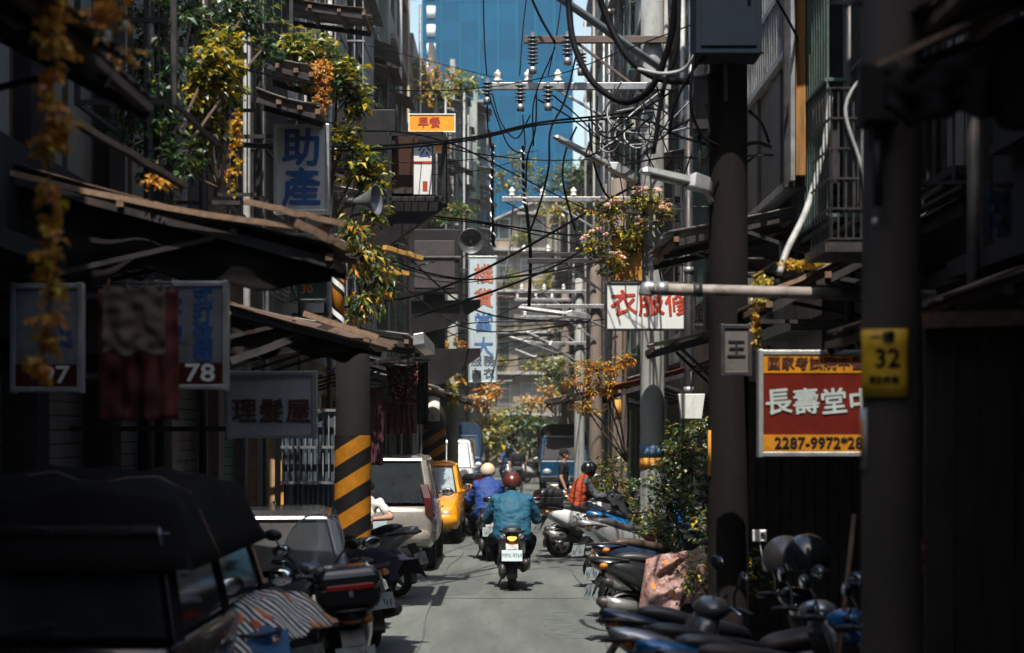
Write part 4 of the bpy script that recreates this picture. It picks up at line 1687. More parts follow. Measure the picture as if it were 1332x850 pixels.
# ================================================================== people
def person(label, loc, rz, prims, mats, vox=.012, cat="person", fold=.012, group=None):
    """prims: ('c', p0, p1, r0, r1, tag) capsules and ('e', centre, radii, tag, matrix) ellipsoids, fused into one skin"""
    root = thing("person", label, cat, loc, rz, group)
    b = MB()
    for p in prims:
        if p[0] == 'c':
            a, e, r0, r1 = V(p[1]), V(p[2]), p[3], p[4]
            t = (e - a).normalized()
            b.tube([a - t * r0 * .7, a - t * r0 * .35, a, a + (e - a) * .5, e, e + t * r1 * .35, e + t * r1 * .7],
                   [r0 * .35, r0 * .85, r0, (r0 + r1) / 2, r1, r1 * .85, r1 * .35], 12)
        elif p[0] == 'l':
            b.loft([[V((c[0] + rx * math.cos(a), c[1] + ry * math.sin(a), c[2])) for a in [2 * math.pi * j / 20 for j in range(20)]] for c, rx, ry in p[1]])
        else:
            b.ell(p[1], p[2], p[4] if len(p) > 4 else None, 16, 12)
    me = b.mesh("tmp", skinm)
    o = bpy.data.objects.new("tmp", me)
    col.objects.link(o)
    m = o.modifiers.new("r", 'REMESH')
    m.mode = 'VOXEL'
    m.voxel_size = vox
    s = o.modifiers.new("s", 'SMOOTH')
    s.iterations = 4
    s.factor = .5
    dg = bpy.context.evaluated_depsgraph_get()
    out = bpy.data.meshes.new_from_object(o.evaluated_get(dg))
    bpy.data.objects.remove(o)
    bpy.data.meshes.remove(me)
    names = list(mats)
    out.materials.clear()
    for k in names:
        out.materials.append(mats[k])
    n = len(out.vertices)
    co = np.empty(n * 3)
    out.vertices.foreach_get("co", co)
    co = co.reshape(-1, 3)
    nf = len(out.polygons)
    fc = np.empty(nf * 3)
    out.polygons.foreach_get("center", fc)
    fc = fc.reshape(-1, 3)

    def owner(X):
        best = np.full(len(X), 1e9)
        own = np.zeros(len(X), int)
        for p in prims:
            if p[0] == 'c':
                a, e = np.array(p[1], float), np.array(p[2], float)
                d = e - a
                t = np.clip(((X - a) @ d) / (d @ d), 0, 1)
                q = np.linalg.norm(X - a - t[:, None] * d, axis=1) - (p[3] + (p[4] - p[3]) * t)
                tg = p[5]
            elif p[0] == 'l':
                zs = [c[2] for c, _, _ in p[1]]
                z = np.clip(X[:, 2], zs[0], zs[-1])
                cx, cy, rx, ry = [np.interp(z, zs, q) for q in ([c[0] for c, _, _ in p[1]], [c[1] for c, _, _ in p[1]], [g[1] for g in p[1]], [g[2] for g in p[1]])]
                q = (np.hypot((X[:, 0] - cx) / rx, (X[:, 1] - cy) / ry) - 1) * np.minimum(rx, ry)
                q = np.maximum(q, np.abs(X[:, 2] - z) - .01)
                tg = p[2]
            else:
                M = np.array(p[4]) if len(p) > 4 else np.eye(3)
                l = (X - np.array(p[1], float)) @ M / np.array(p[2])
                q = (np.linalg.norm(l, axis=1) - 1) * min(p[2])
                tg = p[3]
            w = q < best
            best[w] = q[w]
            own[w] = names.index(tg)
        return own
    fo = owner(fc)
    out.polygons.foreach_set("material_index", fo.astype(np.int32))
    out.polygons.foreach_set("use_smooth", np.ones(nf, bool))
    vo = owner(co)
    cloth = [i for i, k in enumerate(names) if k not in ("skin",)]
    nm = np.empty(n * 3)
    out.vertices.foreach_get("normal", nm)
    nm = nm.reshape(-1, 3)
    dsp = np.zeros(n)
    for i in range(n):
        if vo[i] in cloth:
            x, y, z = co[i]
            dsp[i] = fold * (1.3 * noise.noise(V((x * 7, y * 7, z * 11))) + .8 * noise.noise(V((x * 15 + 4 * z, y * 15, z * 24)))) + .003
    co += nm * dsp[:, None]
    out.vertices.foreach_set("co", co.ravel())
    out.update()
    link("body", out, root)
    return root


def hand(c, d, side, tag_="skin", up=(0, 0, 1)):
    """palm, four bent fingers and a thumb closing round a grip that runs across d; c wrist, d the way the fingers point"""
    c, d = V(c), V(d).normalized()
    x = d.cross(V(up)).normalized() * side
    u = V(up)
    ps = [('c', c, c + d * .07, .03, .034, tag_), ('c', c + x * .02, c + d * .075 + x * .024, .022, .02, tag_), ('c', c - x * .02, c + d * .075 - x * .024, .022, .02, tag_)]
    for k, ln in enumerate((.03, .036, .033, .025)):
        o = c + d * .085 + x * (-.033 + .022 * k)
        m = o + d * ln - u * .012
        ps += [('c', o, m, .0105, .0095, tag_), ('c', m, m - u * ln * .9 + d * .004, .0095, .0085, tag_), ('c', m - u * ln * .9 + d * .004, m - u * ln * 1.2 - d * .018, .0085, .007, tag_)]
    t0 = c + d * .03 - x * .035
    ps += [('c', t0, t0 + d * .035 - x * .018 - u * .012, .013, .011, tag_), ('c', t0 + d * .035 - x * .018 - u * .012, t0 + d * .055 - x * .008 - u * .03, .011, .009, tag_)]
    return ps


def head(c, f=(0, 1, 0), s=1.0):
    """skull, jaw, nose, ears, eyes' sockets; f the way the face looks"""
    c, f = V(c), V(f).normalized()
    x = f.cross(V((0, 0, 1))).normalized()
    M = Matrix((x, f, V((0, 0, 1)))).transposed()

    def L(a, b_, z):
        return c + M @ V((a, b_, z)) * s
    return [('e', L(0, -.01, .02), (.078 * s, .098 * s, .1 * s), 'skin', M), ('e', L(0, .028, -.05), (.058 * s, .066 * s, .07 * s), 'skin', M),
            ('e', L(0, .095, -.015), (.014 * s, .02 * s, .025 * s), 'skin', M), ('e', L(0, .088, -.05), (.026 * s, .012 * s, .012 * s), 'skin', M),
            ('e', L(-.08, -.005, -.01), (.012 * s, .025 * s, .034 * s), 'skin', M), ('e', L(.08, -.005, -.01), (.012 * s, .025 * s, .034 * s), 'skin', M),
            ('e', L(0, .075, .02), (.06 * s, .018 * s, .014 * s), 'skin', M)], M


def eyes(root, c, M, s=1.0):
    for q in (-1, 1):
        b = MB()
        b.ell(V(c) + M @ V((q * .03, .086, .004)) * s, (.011 * s, .006 * s, .006 * s), M, 8, 6)
        b.build("eye", ink_blk, root)


def helmet(root, c, M, m, vis=None, s=.91, full=False, strap=True):
    c = V(c)
    b = MB()

    def f(u, v):
        th = math.pi * .66 * u
        a = 2 * math.pi * v
        fr = max(0, math.sin(a))
        t = th * (1 - .33 * fr)
        return c + M @ V((.127 * math.sin(t) * math.cos(a), -.012 + .15 * math.sin(t) * math.sin(a), .03 + .135 * math.cos(t))) * s
    b.grid(f, 14, 28, thick=-.012)
    h = b.build("helmet", m, root)
    b = MB()
    b.tube([f(1, j / 28) for j in range(29)], .008, 6, caps=False)
    b.build("helmet_rim", black_pl, h)
    b = MB()
    b.grid(lambda u, v: c + M @ V((.125 * math.cos(rad(25 + 130 * v)) * 1.02, (.143 + u * .05) * math.sin(rad(25 + 130 * v)), .06 - u * .025)) * s, 3, 10, thick=.005)
    b.build("visor", vis or black_pl, h)
    if strap:
        b = MB()
        for q in (-1, 1):
            b.tube([c + M @ V((q * .1, .02, -.03)) * s, c + M @ V((q * .07, .05, -.1)) * s, c + M @ V((0, .06, -.125)) * s], .006, 6)
        b.build("chin_strap", black_pl, h)
    return h


teal = mat("jacket_teal", (.004, .075, .135), rough=.75, var=.22, scale=7, bump=.35, bscale=22)
royal = mat("jacket_royal", (.008, .04, .2), rough=.75, var=.22, scale=7, bump=.35, bscale=22)
denim = mat("trousers_navy", (.012, .018, .035), rough=.85, var=.3)
shoe = mat("shoe_dark", (.02, .018, .017), rough=.6)
orangev = mat("vest_orange", (.3, .04, .008), rough=.75, var=.2)
greyv = mat("vest_grey", (.06, .07, .08), rough=.8)
whitesh = mat("shirt_white", (.5, .51, .5), rough=.85, var=.12)
brownh = mat("helmet_maroon", (.09, .018, .014), rough=.35, coat=.3, var=.2)
creamh = mat("helmet_cream", (.6, .48, .34), rough=.3, coat=.5, var=.08)
blackh = mat("helmet_black", (.014, .018, .02), rough=.15, coat=.9, var=.05)


def rider(label, loc, rz, jm, tm, hm, fat=1.0, hd=1.375, gl=False, headdir=(0, 1, 0), knee=.27, seat=.75, group=None, sleeve='jacket', sleevem=None):
    hx = knee
    hp = (0, -.07, hd)
    hs, M = head(hp, headdir)
    F = fat
    pr = [('e', (0, -.28, seat + .1), (.18 * F, .16 * F, .13), 'trousers'),
          ('l', [((0, -.33, seat - .05), .2 * F, .15 * F), ((0, -.33, seat + .03), .215 * F, .165 * F), ((0, -.31, seat + .12), .205 * F, .165 * F), ((0, -.28, seat + .25), .205 * F, .16 * F), ((0, -.25, seat + .37), .21 * F, .145 * F),
                 ((0, -.21, seat + .46), .21 * F, .12 * F), ((0, -.185, seat + .52), .16 * F, .095 * F), ((0, -.16, seat + .565), .085 * F, .075 * F), ((0, -.14, seat + .595), .06, .06)], 'jacket'),
          ('c', (0, -.15, seat + .5), (0, -.09, hd - .07), .06, .052, 'skin')]
    for s in (-1, 1):
        sh = V((s * .165 * F, -.19, seat + .475))
        el = V((s * (.27 * F + .01), -.04, seat + .2))
        wr = V((s * .315, .19, seat + .25))
        pr += [('c', sh, el, .072 * F, .06 * F, sleeve), ('c', el, wr, .06 * F, .042, sleeve)]
        pr += hand(wr + V((0, .01, 0)), (-.05 * s, 1, -.05), s)
        hpj = V((s * .1, -.27, seat + .07))
        kn = V((s * hx, .14, seat - .08))
        an = V((s * .2, .15, .36))
        pr += [('c', hpj, kn, .095 * F, .068, 'trousers'), ('c', kn, an, .066, .045, 'trousers'), ('c', an + V((0, -.04, -.03)), an + V((0, .17, -.04)), .042, .036, 'shoes')]
    pr += hs
    root = person(label, loc, rz, pr, {'skin': skinm, 'jacket': jm, 'trousers': tm, 'shoes': shoe, 'sleeve': sleevem or jm}, vox=.0095, group=group)
    eyes(root, hp, M)
    helmet(root, hp, M, hm)
    b = MB()
    b.lathe([(.075, -.02), (.082, .03)], 16, c=(0, -.13, seat + .545))
    b.build("collar", jm, root)
    return root


rider("rider in a teal jacket and maroon helmet seen from behind in mid lane", (0, 26.75, 0), 0, teal, denim, brownh, fat=1.2, hd=1.38, seat=.7)
rider("rider in a royal blue jacket and cream helmet seen from behind", (-.40, 32.6, 0), rad(4), royal, denim, creamh, fat=1.06, hd=1.41, seat=.74)
ro = rider("rider in an orange vest and black helmet sitting sideways to the lane", (1.42, 34.7, 0), rad(-72), orangev, denim, blackh, fat=.98, hd=1.4, seat=.74, sleeve='sleeve', sleevem=greyv)
make_scooter("scooter", "dark scooter straddled by the rider in the orange vest", (1.42, 34.7, 0), rad(-72), body=p_grey)
rider("far rider in dark blue coming out of the trees' shade", (-.12, 70, 0), rad(180), mat("jacket_navy", (.006, .04, .12), rough=.7), denim, p_navy, fat=1.1, hd=1.42, seat=.78)
make_scooter("scooter", "far dark blue scooter below the rider near the trees", (-.12, 70, 0), rad(180), body=p_navy)


def stander(label, loc, rz, shirt, trousers, hgt=1.7, stride=0.0, headdir=(0, 1, 0), cap=None, bend=0.0, sleeve='skin', akimbo=0, hair=True, extra=None):
    k = hgt / 1.72
    hp = V((0, .02 + bend * .62, 1.6 - bend * .32)) * k
    hs, M = head(hp, headdir)
    up = V((0, bend * .42, 1.36 - bend * .2)) * k
    pr = [('e', V((0, 0, .93)) * k, (.165, .12, .13), 'trousers'), ('e', V((0, bend * .1, 1.08)) * k, (.165, .115, .16), 'shirt'),
          ('e', (V((0, 0, 1.08)) * k + up) / 2 + V((0, bend * .06, .03)), (.18, .115, .17), 'shirt'), ('e', up - V((0, 0, .06)), (.185, .11, .13), 'shirt'),
          ('c', up + V((0, 0, .03)), hp - V((0, 0, .07)), .055, .05, 'skin')]
    for s in (-1, 1):
        sh = up + V((s * .19, 0, .0))
        if akimbo == s:
            el = sh + V((s * .2, -.08, -.2))
            wr = V((s * .17, .05, 1.02)) * k
        else:
            el = sh + V((s * .05, -.02 + .1 * s * stride, -.28))
            wr = el + V((0, .1 + .1 * s * stride, -.23))
        pr += [('c', sh, sh + (el - sh) * .6, .062, .058, 'shirt'), ('c', sh + (el - sh) * .5, el, .046, .042, sleeve), ('c', el, wr, .042, .03, sleeve)]
        pr += hand(wr, (wr - el).normalized() if akimbo != s else V((-s, .2, -.2)), s, up=(0, 1, 0) if akimbo != s else (0, 0, 1))
        hpj = V((s * .09, 0, .9)) * k
        kn = V((s * .1, .04 + s * stride * .2, .5)) * k
        an = V((s * .11, s * stride * .32 - .03, .09)) * k
        pr += [('c', hpj, kn, .085, .06, 'trousers'), ('c', kn, an, .06, .042, 'trousers'), ('c', an + V((0, -.03, -.045)), an + V((0, .16, -.055)), .042, .034, 'shoes')]
    pr += hs
    root = person(label, loc, rz, pr, {'skin': skinm, 'shirt': shirt, 'trousers': trousers, 'shoes': shoe}, vox=.0115)
    eyes(root, hp, M)
    b = MB()

    def hf(u, v):
        a = 2 * math.pi * v
        th = math.pi * .62 * u * (1 - .42 * max(0, math.sin(a)))
        return hp + M @ V((.085 * math.sin(th) * math.cos(a), -.014 + .105 * math.sin(th) * math.sin(a), .025 + .106 * math.cos(th)))
    b.grid(hf, 10, 20, thick=-.006)
    b.build("cap" if cap else "hair", cap or hairm, root)
    if cap:
        b = MB()
        b.grid(lambda u, v: hp + M @ V((.075 * math.cos(rad(20 + 140 * v)), (.085 + .075 * u) * math.sin(rad(20 + 140 * v)), .065 - .02 * u)), 3, 8, thick=.005)
        b.build("cap_peak", cap, root)
    return root


stander("man in a black shirt and cap standing by the parked scooters", (1.12, 43.2, 0), rad(-100), blackfab, denim, 1.7, cap=blackfab, headdir=(-.2, 1, 0))
stander("person in a white shirt with a hand on the hip behind the banded pole", (-2.0, 26.4, 0), rad(-15), whitesh, mat("trousers_khaki", (.2, .15, .1), rough=.9), 1.55, akimbo=1, bend=.45)
stander("far pedestrian in black walking away up the lane", (.17, 62, 0), rad(-6), blackfab, mat("trousers_grey", (.06, .06, .065), rough=.9), 1.68, stride=.8)
# ================================================================== street lamps
def street_lamp(tip, tail, inner, label):
    """long tilted trough lamp: reflector, ballast housing and the arm back to its pole"""
    tip, tail, inner = V(tip), V(tail), V(inner)
    root = thing("street_lamp", label, "street lamp", tail, 0, "trough lamps over the lane")
    d = tail - tip
    L = d.length
    t = d.normalized()
    x = t.cross(V((0, 0, 1))).normalized()
    n = x.cross(t)
    M = Matrix((x, t, n)).transposed()

    def q(a, s_, c):
        return M @ V((a, s_ - L, c))
    b = MB()
    b.loft([[q(-w, s_, 0), q(-w * .5, s_, h), q(w * .5, s_, h), q(w, s_, 0), q(w * .8, s_, -.012), q(-w * .8, s_, -.012)] for s_, w, h in ((0, .05, .02), (.04, .07, .05), (L * .62, .085, .06), (L * .66, .085, .06))], smooth=False)
    b.build("reflector", alum, root, bevel=.006)
    b = MB()
    b.tube([q(0, .1, -.025), q(0, L * .6, -.025)], .018, 8)
    b.build("tube", mat("tube_white", (.7, .72, .72), rough=.2), root)
    b = MB()
    b.loft([[q(-w, s_, -.04), q(-w * .8, s_, h), q(w * .8, s_, h), q(w, s_, -.04)] for s_, w, h in ((L * .64, .07, .05), (L * .72, .1, .1), (L * .93, .09, .085), (L, .05, .04))], smooth=False)
    b.build("housing", steel, root, bevel=.015)
    b = MB()
    b.tube(spline([q(0, L * .9, .0), inner * .5 + tail * .5 - tail + V((0, 0, -.05)), inner - tail], 5), .024, 8)
    b.build("arm", steel, root)


def pole_in(P, z, r=.16):
    return (P.location.x - r, P.location.y - .05, z)


street_lamp(at(720, 178, 27.6), at(828, 236, 28.0), pole_in(P3, 5.35), "large trough lamp slanting above the pink flowering plants")
street_lamp(at(833, 223, 17.0), at(924, 246, 17.2), pole_in(P2, 4.1), "trough lamp end on the left of the dark pole")
street_lamp(at(674, 401, 38.5), at(768, 414, 38.8), pole_in(P4, 4.1), "pale trough lamp left of the red lettered white board")
street_lamp(at(684, 432, 49.6), at(728, 455, 49.8), pole_in(P5, 3.7), "far trough lamp steeply tilted above the orange leaved shrub")
street_lamp(at(660, 438, 61.6), at(700, 450, 61.7), pole_in(P6, 4.4), "far trough lamp lying level, farther than the steep one")
street_lamp(at(670, 455, 74.6), at(706, 470, 74.7), pole_in(P7, 4.0), "farthest trough lamp on the right hand poles")

# ================================================================== signs
def sign(name, label, c, w, h, face, frame, th=.1, rz=0.0, ft=.035, cat="sign", bracket=None):
    root = thing(name, label, cat, c, rz)
    b = MB()
    b.box((0, 0, 0), (w - .01, th, h - .01))
    b.build("face", face, root)
    b = MB()
    for s in (-1, 1):
        b.box((s * (w / 2 + ft / 2 - .006), 0, 0), (ft, th + .03, h + 2 * ft))
        b.box((0, 0, s * (h / 2 + ft / 2 - .006)), (w, th + .028, ft))
    b.build("frame", frame, root, bevel=.005)
    if bracket is not None:
        for z in (h * .4, -h * .4):
            b = MB()
            b.bar((math.copysign(w / 2 + ft, bracket), 0, z), (bracket, 0, z), .04)
            b.build("bracket", steel_dk, root)
    return root


face_pale = mat("sign_face_pale", (.45, .47, .46), rough=.5, var=.15, scale=3, dirt=.5, dirtc=(.25, .22, .18), stretch=(1, 1, .3))
face_white = mat("sign_face_white", (.62, .65, .64), rough=.45, var=.1, scale=3, dirt=.35, dirtc=(.35, .33, .28), stretch=(1, 1, .3))
face_red = mat("sign_face_red", (.27, .03, .015), rough=.5, var=.2, dirt=.3)
face_yel = mat("sign_face_yellow", (.62, .3, .02), rough=.5, var=.2, scale=5, dirt=.4, dirtc=(.28, .12, .02))
let_w = mat("lettering_white", (.62, .66, .64), rough=.5, var=.12)

s1 = sign("upright_sign", "white upright sign with big blue characters on the left", at(393, 221, 20), .5, .83, face_pale, alum, th=.14, bracket=-1.35)
lettering(s1, "助", .4, 0, -.073, .19, ink_blue, .028)
lettering(s1, "產", .4, 0, -.073, -.21, ink_blue, .028)

s2 = sign("shop_sign", "white signboard with brown characters hanging under the left awnings", at(354, 527, 15.7), .65, .47, face_pale, alum, th=.12, bracket=-1.6)
for i, ch in enumerate("理髮屋"):
    lettering(s2, ch, .2, -.21 + .212 * i, -.063, -.06, ink_brown, .03)
s3 = sign("tailor_sign", "dim sign with blue characters and 78 on a dark band, right of the towel", at(250, 437, 13.6), .44, .68, mat("sign_face_dim", (.13, .14, .155), rough=.6, dirt=.5), alum, th=.08, bracket=-1.3)
b = MB()
b.box((0, -.043, -.26), (.43, .006, .15))
b.build("band", mat("band_maroon", (.05, .007, .007)), s3)
lettering(s3, "78", .17, .06, -.048, -.26, let_w, .02, sx=1.25)
for i, ch in enumerate("式打做棚"):
    lettering(s3, ch, .14, .08, -.043, .26 - .125 * i, ink_blue, .025)
for i, ch in enumerate("衣服"):
    lettering(s3, ch, .13, -.12, -.043, .2 - .2 * i, ink_blue, .02)
s4 = sign("dim_sign", "dim sign with 97 on a dark band at the far left behind the hanging vine", at(62, 440, 13.2), .42, .66, MATS["sign_face_dim"], alum, th=.08)
b = MB()
b.box((0, -.043, -.25), (.41, .006, .15))
b.build("band", MATS["band_maroon"], s4)
lettering(s4, "97", .16, .06, -.048, -.25, let_w, .02, sx=1.2)
lettering(s4, "柔", .16, .1, -.043, .0, ink_blue, .02)

s5 = sign("tailor_board", "white board with big red characters under the pink flowers", at(845, 399, 27.4), 1.18, .62, face_white, steel_dk, th=.1, ft=.03, bracket=1.2)
for i, ch in enumerate("衣服修"):
    lettering(s5, ch, .37, -.36 + .375 * i, -.053, .02, ink_red, .022, roll=rad(-4))
s6 = sign("yellow_board", "plain orange yellow board above the red lettered white one, behind twigs", at(816, 337, 28.12), .42, .62, mat("board_ochre", (.42, .2, .02), rough=.6, var=.45, scale=6, dirt=.5, dirtc=(.16, .06, .01)), steel_dk, th=.05, ft=.02)
s7 = sign("clinic_board", "red board with white characters and yellow bands beside the nearest right pole", at(1063, 525, 15.0), .84, .74,
          mat("clinic_red", (.095, .01, .006), rough=.7, spec=.08, var=.25, dirt=.4, dirtc=(.06, .01, .008)), alum, th=.12, rz=rad(0), bracket=1.2)
cl_y = mat("clinic_yellow", (.4, .165, .01), rough=.7, spec=.08, var=.25, scale=5, dirt=.4, dirtc=(.22, .09, .015))
for z_, h_ in ((.295, .135), (-.3, .13)):
    b = MB()
    b.box((0, -.0625, z_), (.83, .006, h_))
    b.build("band", cl_y, s7)
cl_w = mat("clinic_white", (.33, .38, .37), rough=.6, var=.2)
for i, ch in enumerate("長壽堂中"):
    lettering(s7, ch, .205, -.3 + .208 * i, -.063, 0, cl_w, .022, roll=rad(-5))
lettering(s7, "國家考試院中醫", .105, -.02, -.067, .295, mat("ink_maroon", (.06, .012, .006)), .014)
lettering(s7, "2287-9972*28", .118, .0, -.067, -.3, ink_blk, .02, sx=.98)
s8 = sign("dark_board", "dark unlit sign box right of the red lettered white board", at(950, 392, 19.5), .46, .5, mat("sign_face_dark", (.1, .09, .085), dirt=.5), steel_dk, th=.12, bracket=1.3)
lettering(s8, "改", .3, 0, -.063, -.02, ink_blk, .02)
s9 = sign("small_dark_sign", "small dark box sign with one character hanging left of the red clinic board", at(957, 456, 16.3), .2, .36, MATS["sign_face_dark"], steel_dk, th=.1)
lettering(s9, "王", .16, 0, -.053, 0, ink_blk, .02)
fade_red = mat("faded_red", (.42, .13, .08), rough=.7, var=.5, scale=9)
fade_blue = mat("faded_blue", (.06, .15, .33), rough=.7, var=.5, scale=9)
s10 = sign("tall_white_sign", "far tall white upright sign with red and blue characters left of mid lane", at(628, 416, 45), .6, 2.8, mat('sign_face_blue', (.42, .52, .57), rough=.6, var=.2, scale=2, dirt=.5, dirtc=(.25, .3, .32), stretch=(1, 1, .3)), alum, th=.15, bracket=-2.2)
for i, (ch, m_) in enumerate((("棧", fade_red), ("貨", fade_red), ("當", fade_blue), ("大", fade_blue))):
    lettering(s10, ch, .46, .02, -.08, 1.0 - .55 * i, m_, .02)
for i, ch in enumerate("服務內衣"):
    lettering(s10, ch, .25, -.14 + .28 * (i % 2), -.08, -.95 - .28 * (i // 2), mat("ink_grey", (.08, .1, .13)), .02)
s11 = sign("orange_board", "bright orange signboard above the bracketed dark sign box", at(562, 161, 35), .8, .3, mat("board_orange", (.75, .3, .015), rough=.5, var=.15), whitep, th=.1, ft=.02)
lettering(s11, "早餐", .2, -.05, -.053, 0, ink_red, .02)
s12 = sign("orange_pennant", "small orange board half hidden below the bright orange signboard", at(575, 193, 35.2), .26, .16, MATS["board_orange"], whitep, th=.06, ft=.015)
s13 = sign("red_plate", "small orange plate with the number 48 left of the hung clothes", at(457, 512, 22), .19, .22, mat("plate_orange", (.45, .13, .03), rough=.6, dirt=.3), steel_dk, th=.02, ft=.01)
lettering(s13, "48", .12, 0, -.014, .05, ink_blk, .015)
lettering(s13, "丁目", .07, 0, -.014, -.06, ink_blk, .015)
s14 = sign("printed_sign", "white panel with blue and red print inside the dark sign frame on the left", at(550, 222, 25.3), .24, .62, face_white, steel_dk, th=.04, ft=.012)
b = MB()
b.box((0, -.024, .1), (.235, .005, .03))
b.build("red_print", ink_red, s14)
b = MB()
b.box((.03, -.024, -.2), (.06, .005, .12))
b.build("red_print", ink_red, s14)
lettering(s14, "公", .17, .02, -.022, .23, ink_blue, .02)
s15 = sign("noodle_sign", "small pale sign with a red character behind the barber pole", at(404, 342, 21), .3, .32, face_pale, steel_dk, th=.06, ft=.015)
lettering(s15, "美", .17, .08, -.033, 0, ink_red, .02)
s16 = sign("green_sign", "small dark green sign under the pale one behind the barber pole", at(402, 377, 21.1), .36, .22, mat("sign_green", (.03, .06, .05), dirt=.4), steel_dk, th=.06, ft=.015)
lettering(s16, "30", .13, -.02, -.033, 0, mat("ink_orange", (.6, .2, .05)), .02)

black_paint = mat('paint_black', (.012, .011, .013), rough=.6, var=.4, dirt=.3, spec=.3)
# dark bracketed sign box
root = thing("sign_cabinet", "dark steel sign box on a heavy bracket jutting from the left houses", "sign box", at(515, 215, 25.4))
k = 25.4 / FP


def loc_(px, py, dy=0):
    return V(((px - 515) * k, dy, (215 - py) * k))


b = MB()
b.span(loc_(440, 146, -.22), loc_(516, 196, .22))
b.build("upper_box", black_paint, root, bevel=.012)
b = MB()
for x in (508, 578):
    for y in (-.22, .22):
        b.bar(loc_(x, 176, y), loc_(x, 268, y), .06)
for z in (178, 262):
    for y in (-.22, .22):
        b.bar(loc_(508, z, y), loc_(578, z, y), .06)
    for x in (508, 578):
        b.bar(loc_(x, z, -.22), loc_(x, z, .22), .05)
b.build("open_frame", black_paint, root, bevel=.006)
b = MB()
b.prism([loc_(x, z).xz for x, z in ((440, 258), (576, 258), (576, 272), (505, 322), (470, 330), (440, 320))], 1, -.1, .1)
b.build("bracket_plate", mat("bracket_black", (.013, .012, .014), rough=.55, dirt=.4), root, bevel=.008)
b = MB()
b.box(loc_(525, 218, .1), (.36, .03, .8))
b.build("back_panel", mat("panel_brown", (.05, .025, .018), rough=.7), root)
b = MB()
b.box(loc_(525, 250, 0), (.28, .2, .06))
b.build("ledge_box", steel_dk, root)

# second dark box with the round loudspeaker on the banded left pole
root = thing("equipment_cabinet", "dark cabinet and angled arms high on the left pole beside the round loudspeaker", "cabinet", at(565, 310, 43.6))
k2 = 43.6 / FP


def lo2(px, py, dy=0):
    return V(((px - 565) * k2, dy, (310 - py) * k2))


b = MB()
b.span(lo2(532, 300, -.3), lo2(598, 382, .25))
b.build("body", black_paint, root, bevel=.02)
b = MB()
b.span(lo2(540, 315, -.32), lo2(592, 376, -.305))
b.build("door", mat("cab_door", (.05, .045, .045), rough=.5, dirt=.3), root, bevel=.006)
for (a, e, t) in ((430, 392, 40), (500, 455, 40)):
    b = MB()
    b.prism([lo2(x, z).xz for x, z in ((535, e), (625, e - 2), (625, e + 8), (575, a), (535, a + 6))], 1, -.05, .05)
    b.build("arm_plate", MATS["bracket_black"], root, bevel=.006)
b = MB()
b.bar(lo2(534, 336, -.35), lo2(600, 336, -.35), .03)
b.build("rail", steel, root)


def horn(label, c, ax, r, L, m):
    root = thing("horn_loudspeaker", label, "loudspeaker", c)
    z = V(ax).normalized()
    x = z.orthogonal().normalized()
    M = Matrix((x, z.cross(x), z)).transposed()
    b = MB()
    b.lathe([(r * .22, 0), (r * .3, L * .12), (r * .42, L * .35), (r * .7, L * .72), (r, L), (r * 1.03, L * 1.01), (r * .97, L * 1.0), (r * .62, L * .68), (r * .3, L * .4), (.001, L * .38)], 32, M, caps=False)
    b.build("bell", m, root)
    b = MB()
    b.lathe([(r * .28, -L * .45), (r * .36, -L * .4), (r * .36, -L * .08), (r * .22, .0)], 20, M)
    b.build("driver", black_pl, root)
    b = MB()
    b.lathe([(.001, L * .6), (r * .14, L * .56), (r * .2, L * .4)], 16, M, caps=False)
    b.build("core", steel, root)
    b = MB()
    b.tube([(0, 0, 0), (-.05, .02, -r * .9), (-.2, .05, -r * 1.3)], .014, 6)
    b.build("bracket", steel_dk, root)


horn("grey horn loudspeaker sticking out beside the climbing plant on the left", at(462, 263, 22.3), (1, -.35, .05), .17, .26, mat("horn_grey", (.16, .17, .18), rough=.4, metal=.3, dirt=.3))
horn("round dark loudspeaker facing the viewer on the banded left pole", at(612, 315, 43.2), (.05, -1, -.05), .27, .38, mat("horn_dark", (.05, .055, .06), rough=.4))

# barber pole
bp = thing("barber_pole", "barber pole with winding yellow and orange stripes on the left", "barber pole", at(440, 372, 21.2))
bst = stripemat("barber_stripes", (.5, .42, .28), (.03, .03, .03), 2.9, (0, 0, 0), helix=1, thresh=.72, flake=.25)
b = MB()
b.lathe([(.066, -.42), (.066, .42)], 24, caps=True)
b.build("striped_cylinder", stripemat("barber_stripes2", (.52, .19, .02), (.022, .022, .024), 2.9, (0, 0, 0), helix=1, thresh=.55), bp)
b = MB()
n = 60
lo_, hi_ = [], []
for i in range(n + 1):
    a = 2 * math.pi * 2.4 * i / n
    z = -.4 + .8 * i / n
    lo_.append((.0685 * math.cos(-a), .0685 * math.sin(-a), z - .03))
    hi_.append((.0685 * math.cos(-a), .0685 * math.sin(-a), z + .03))
b.add(lo_ + hi_, [(i, i + 1, n + 2 + i, n + 1 + i) for i in range(n)], smooth=True)
b.build("white_stripe", whitep, bp)
b = MB()
for z in (-.44, .44):
    b.lathe([(.05, z - .05), (.085, z - .03), (.085, z + .03), (.05, z + .05)], 20)
b.build("end_cap", steel, bp)
b = MB()
b.bar((-.06, 0, .3), (-.5, .1, .3), .03)
b.build("bracket", steel_dk, bp)
b = MB()
b.bar((-.06, 0, -.3), (-.5, .1, -.3), .03)
b.build("bracket", steel_dk, bp)

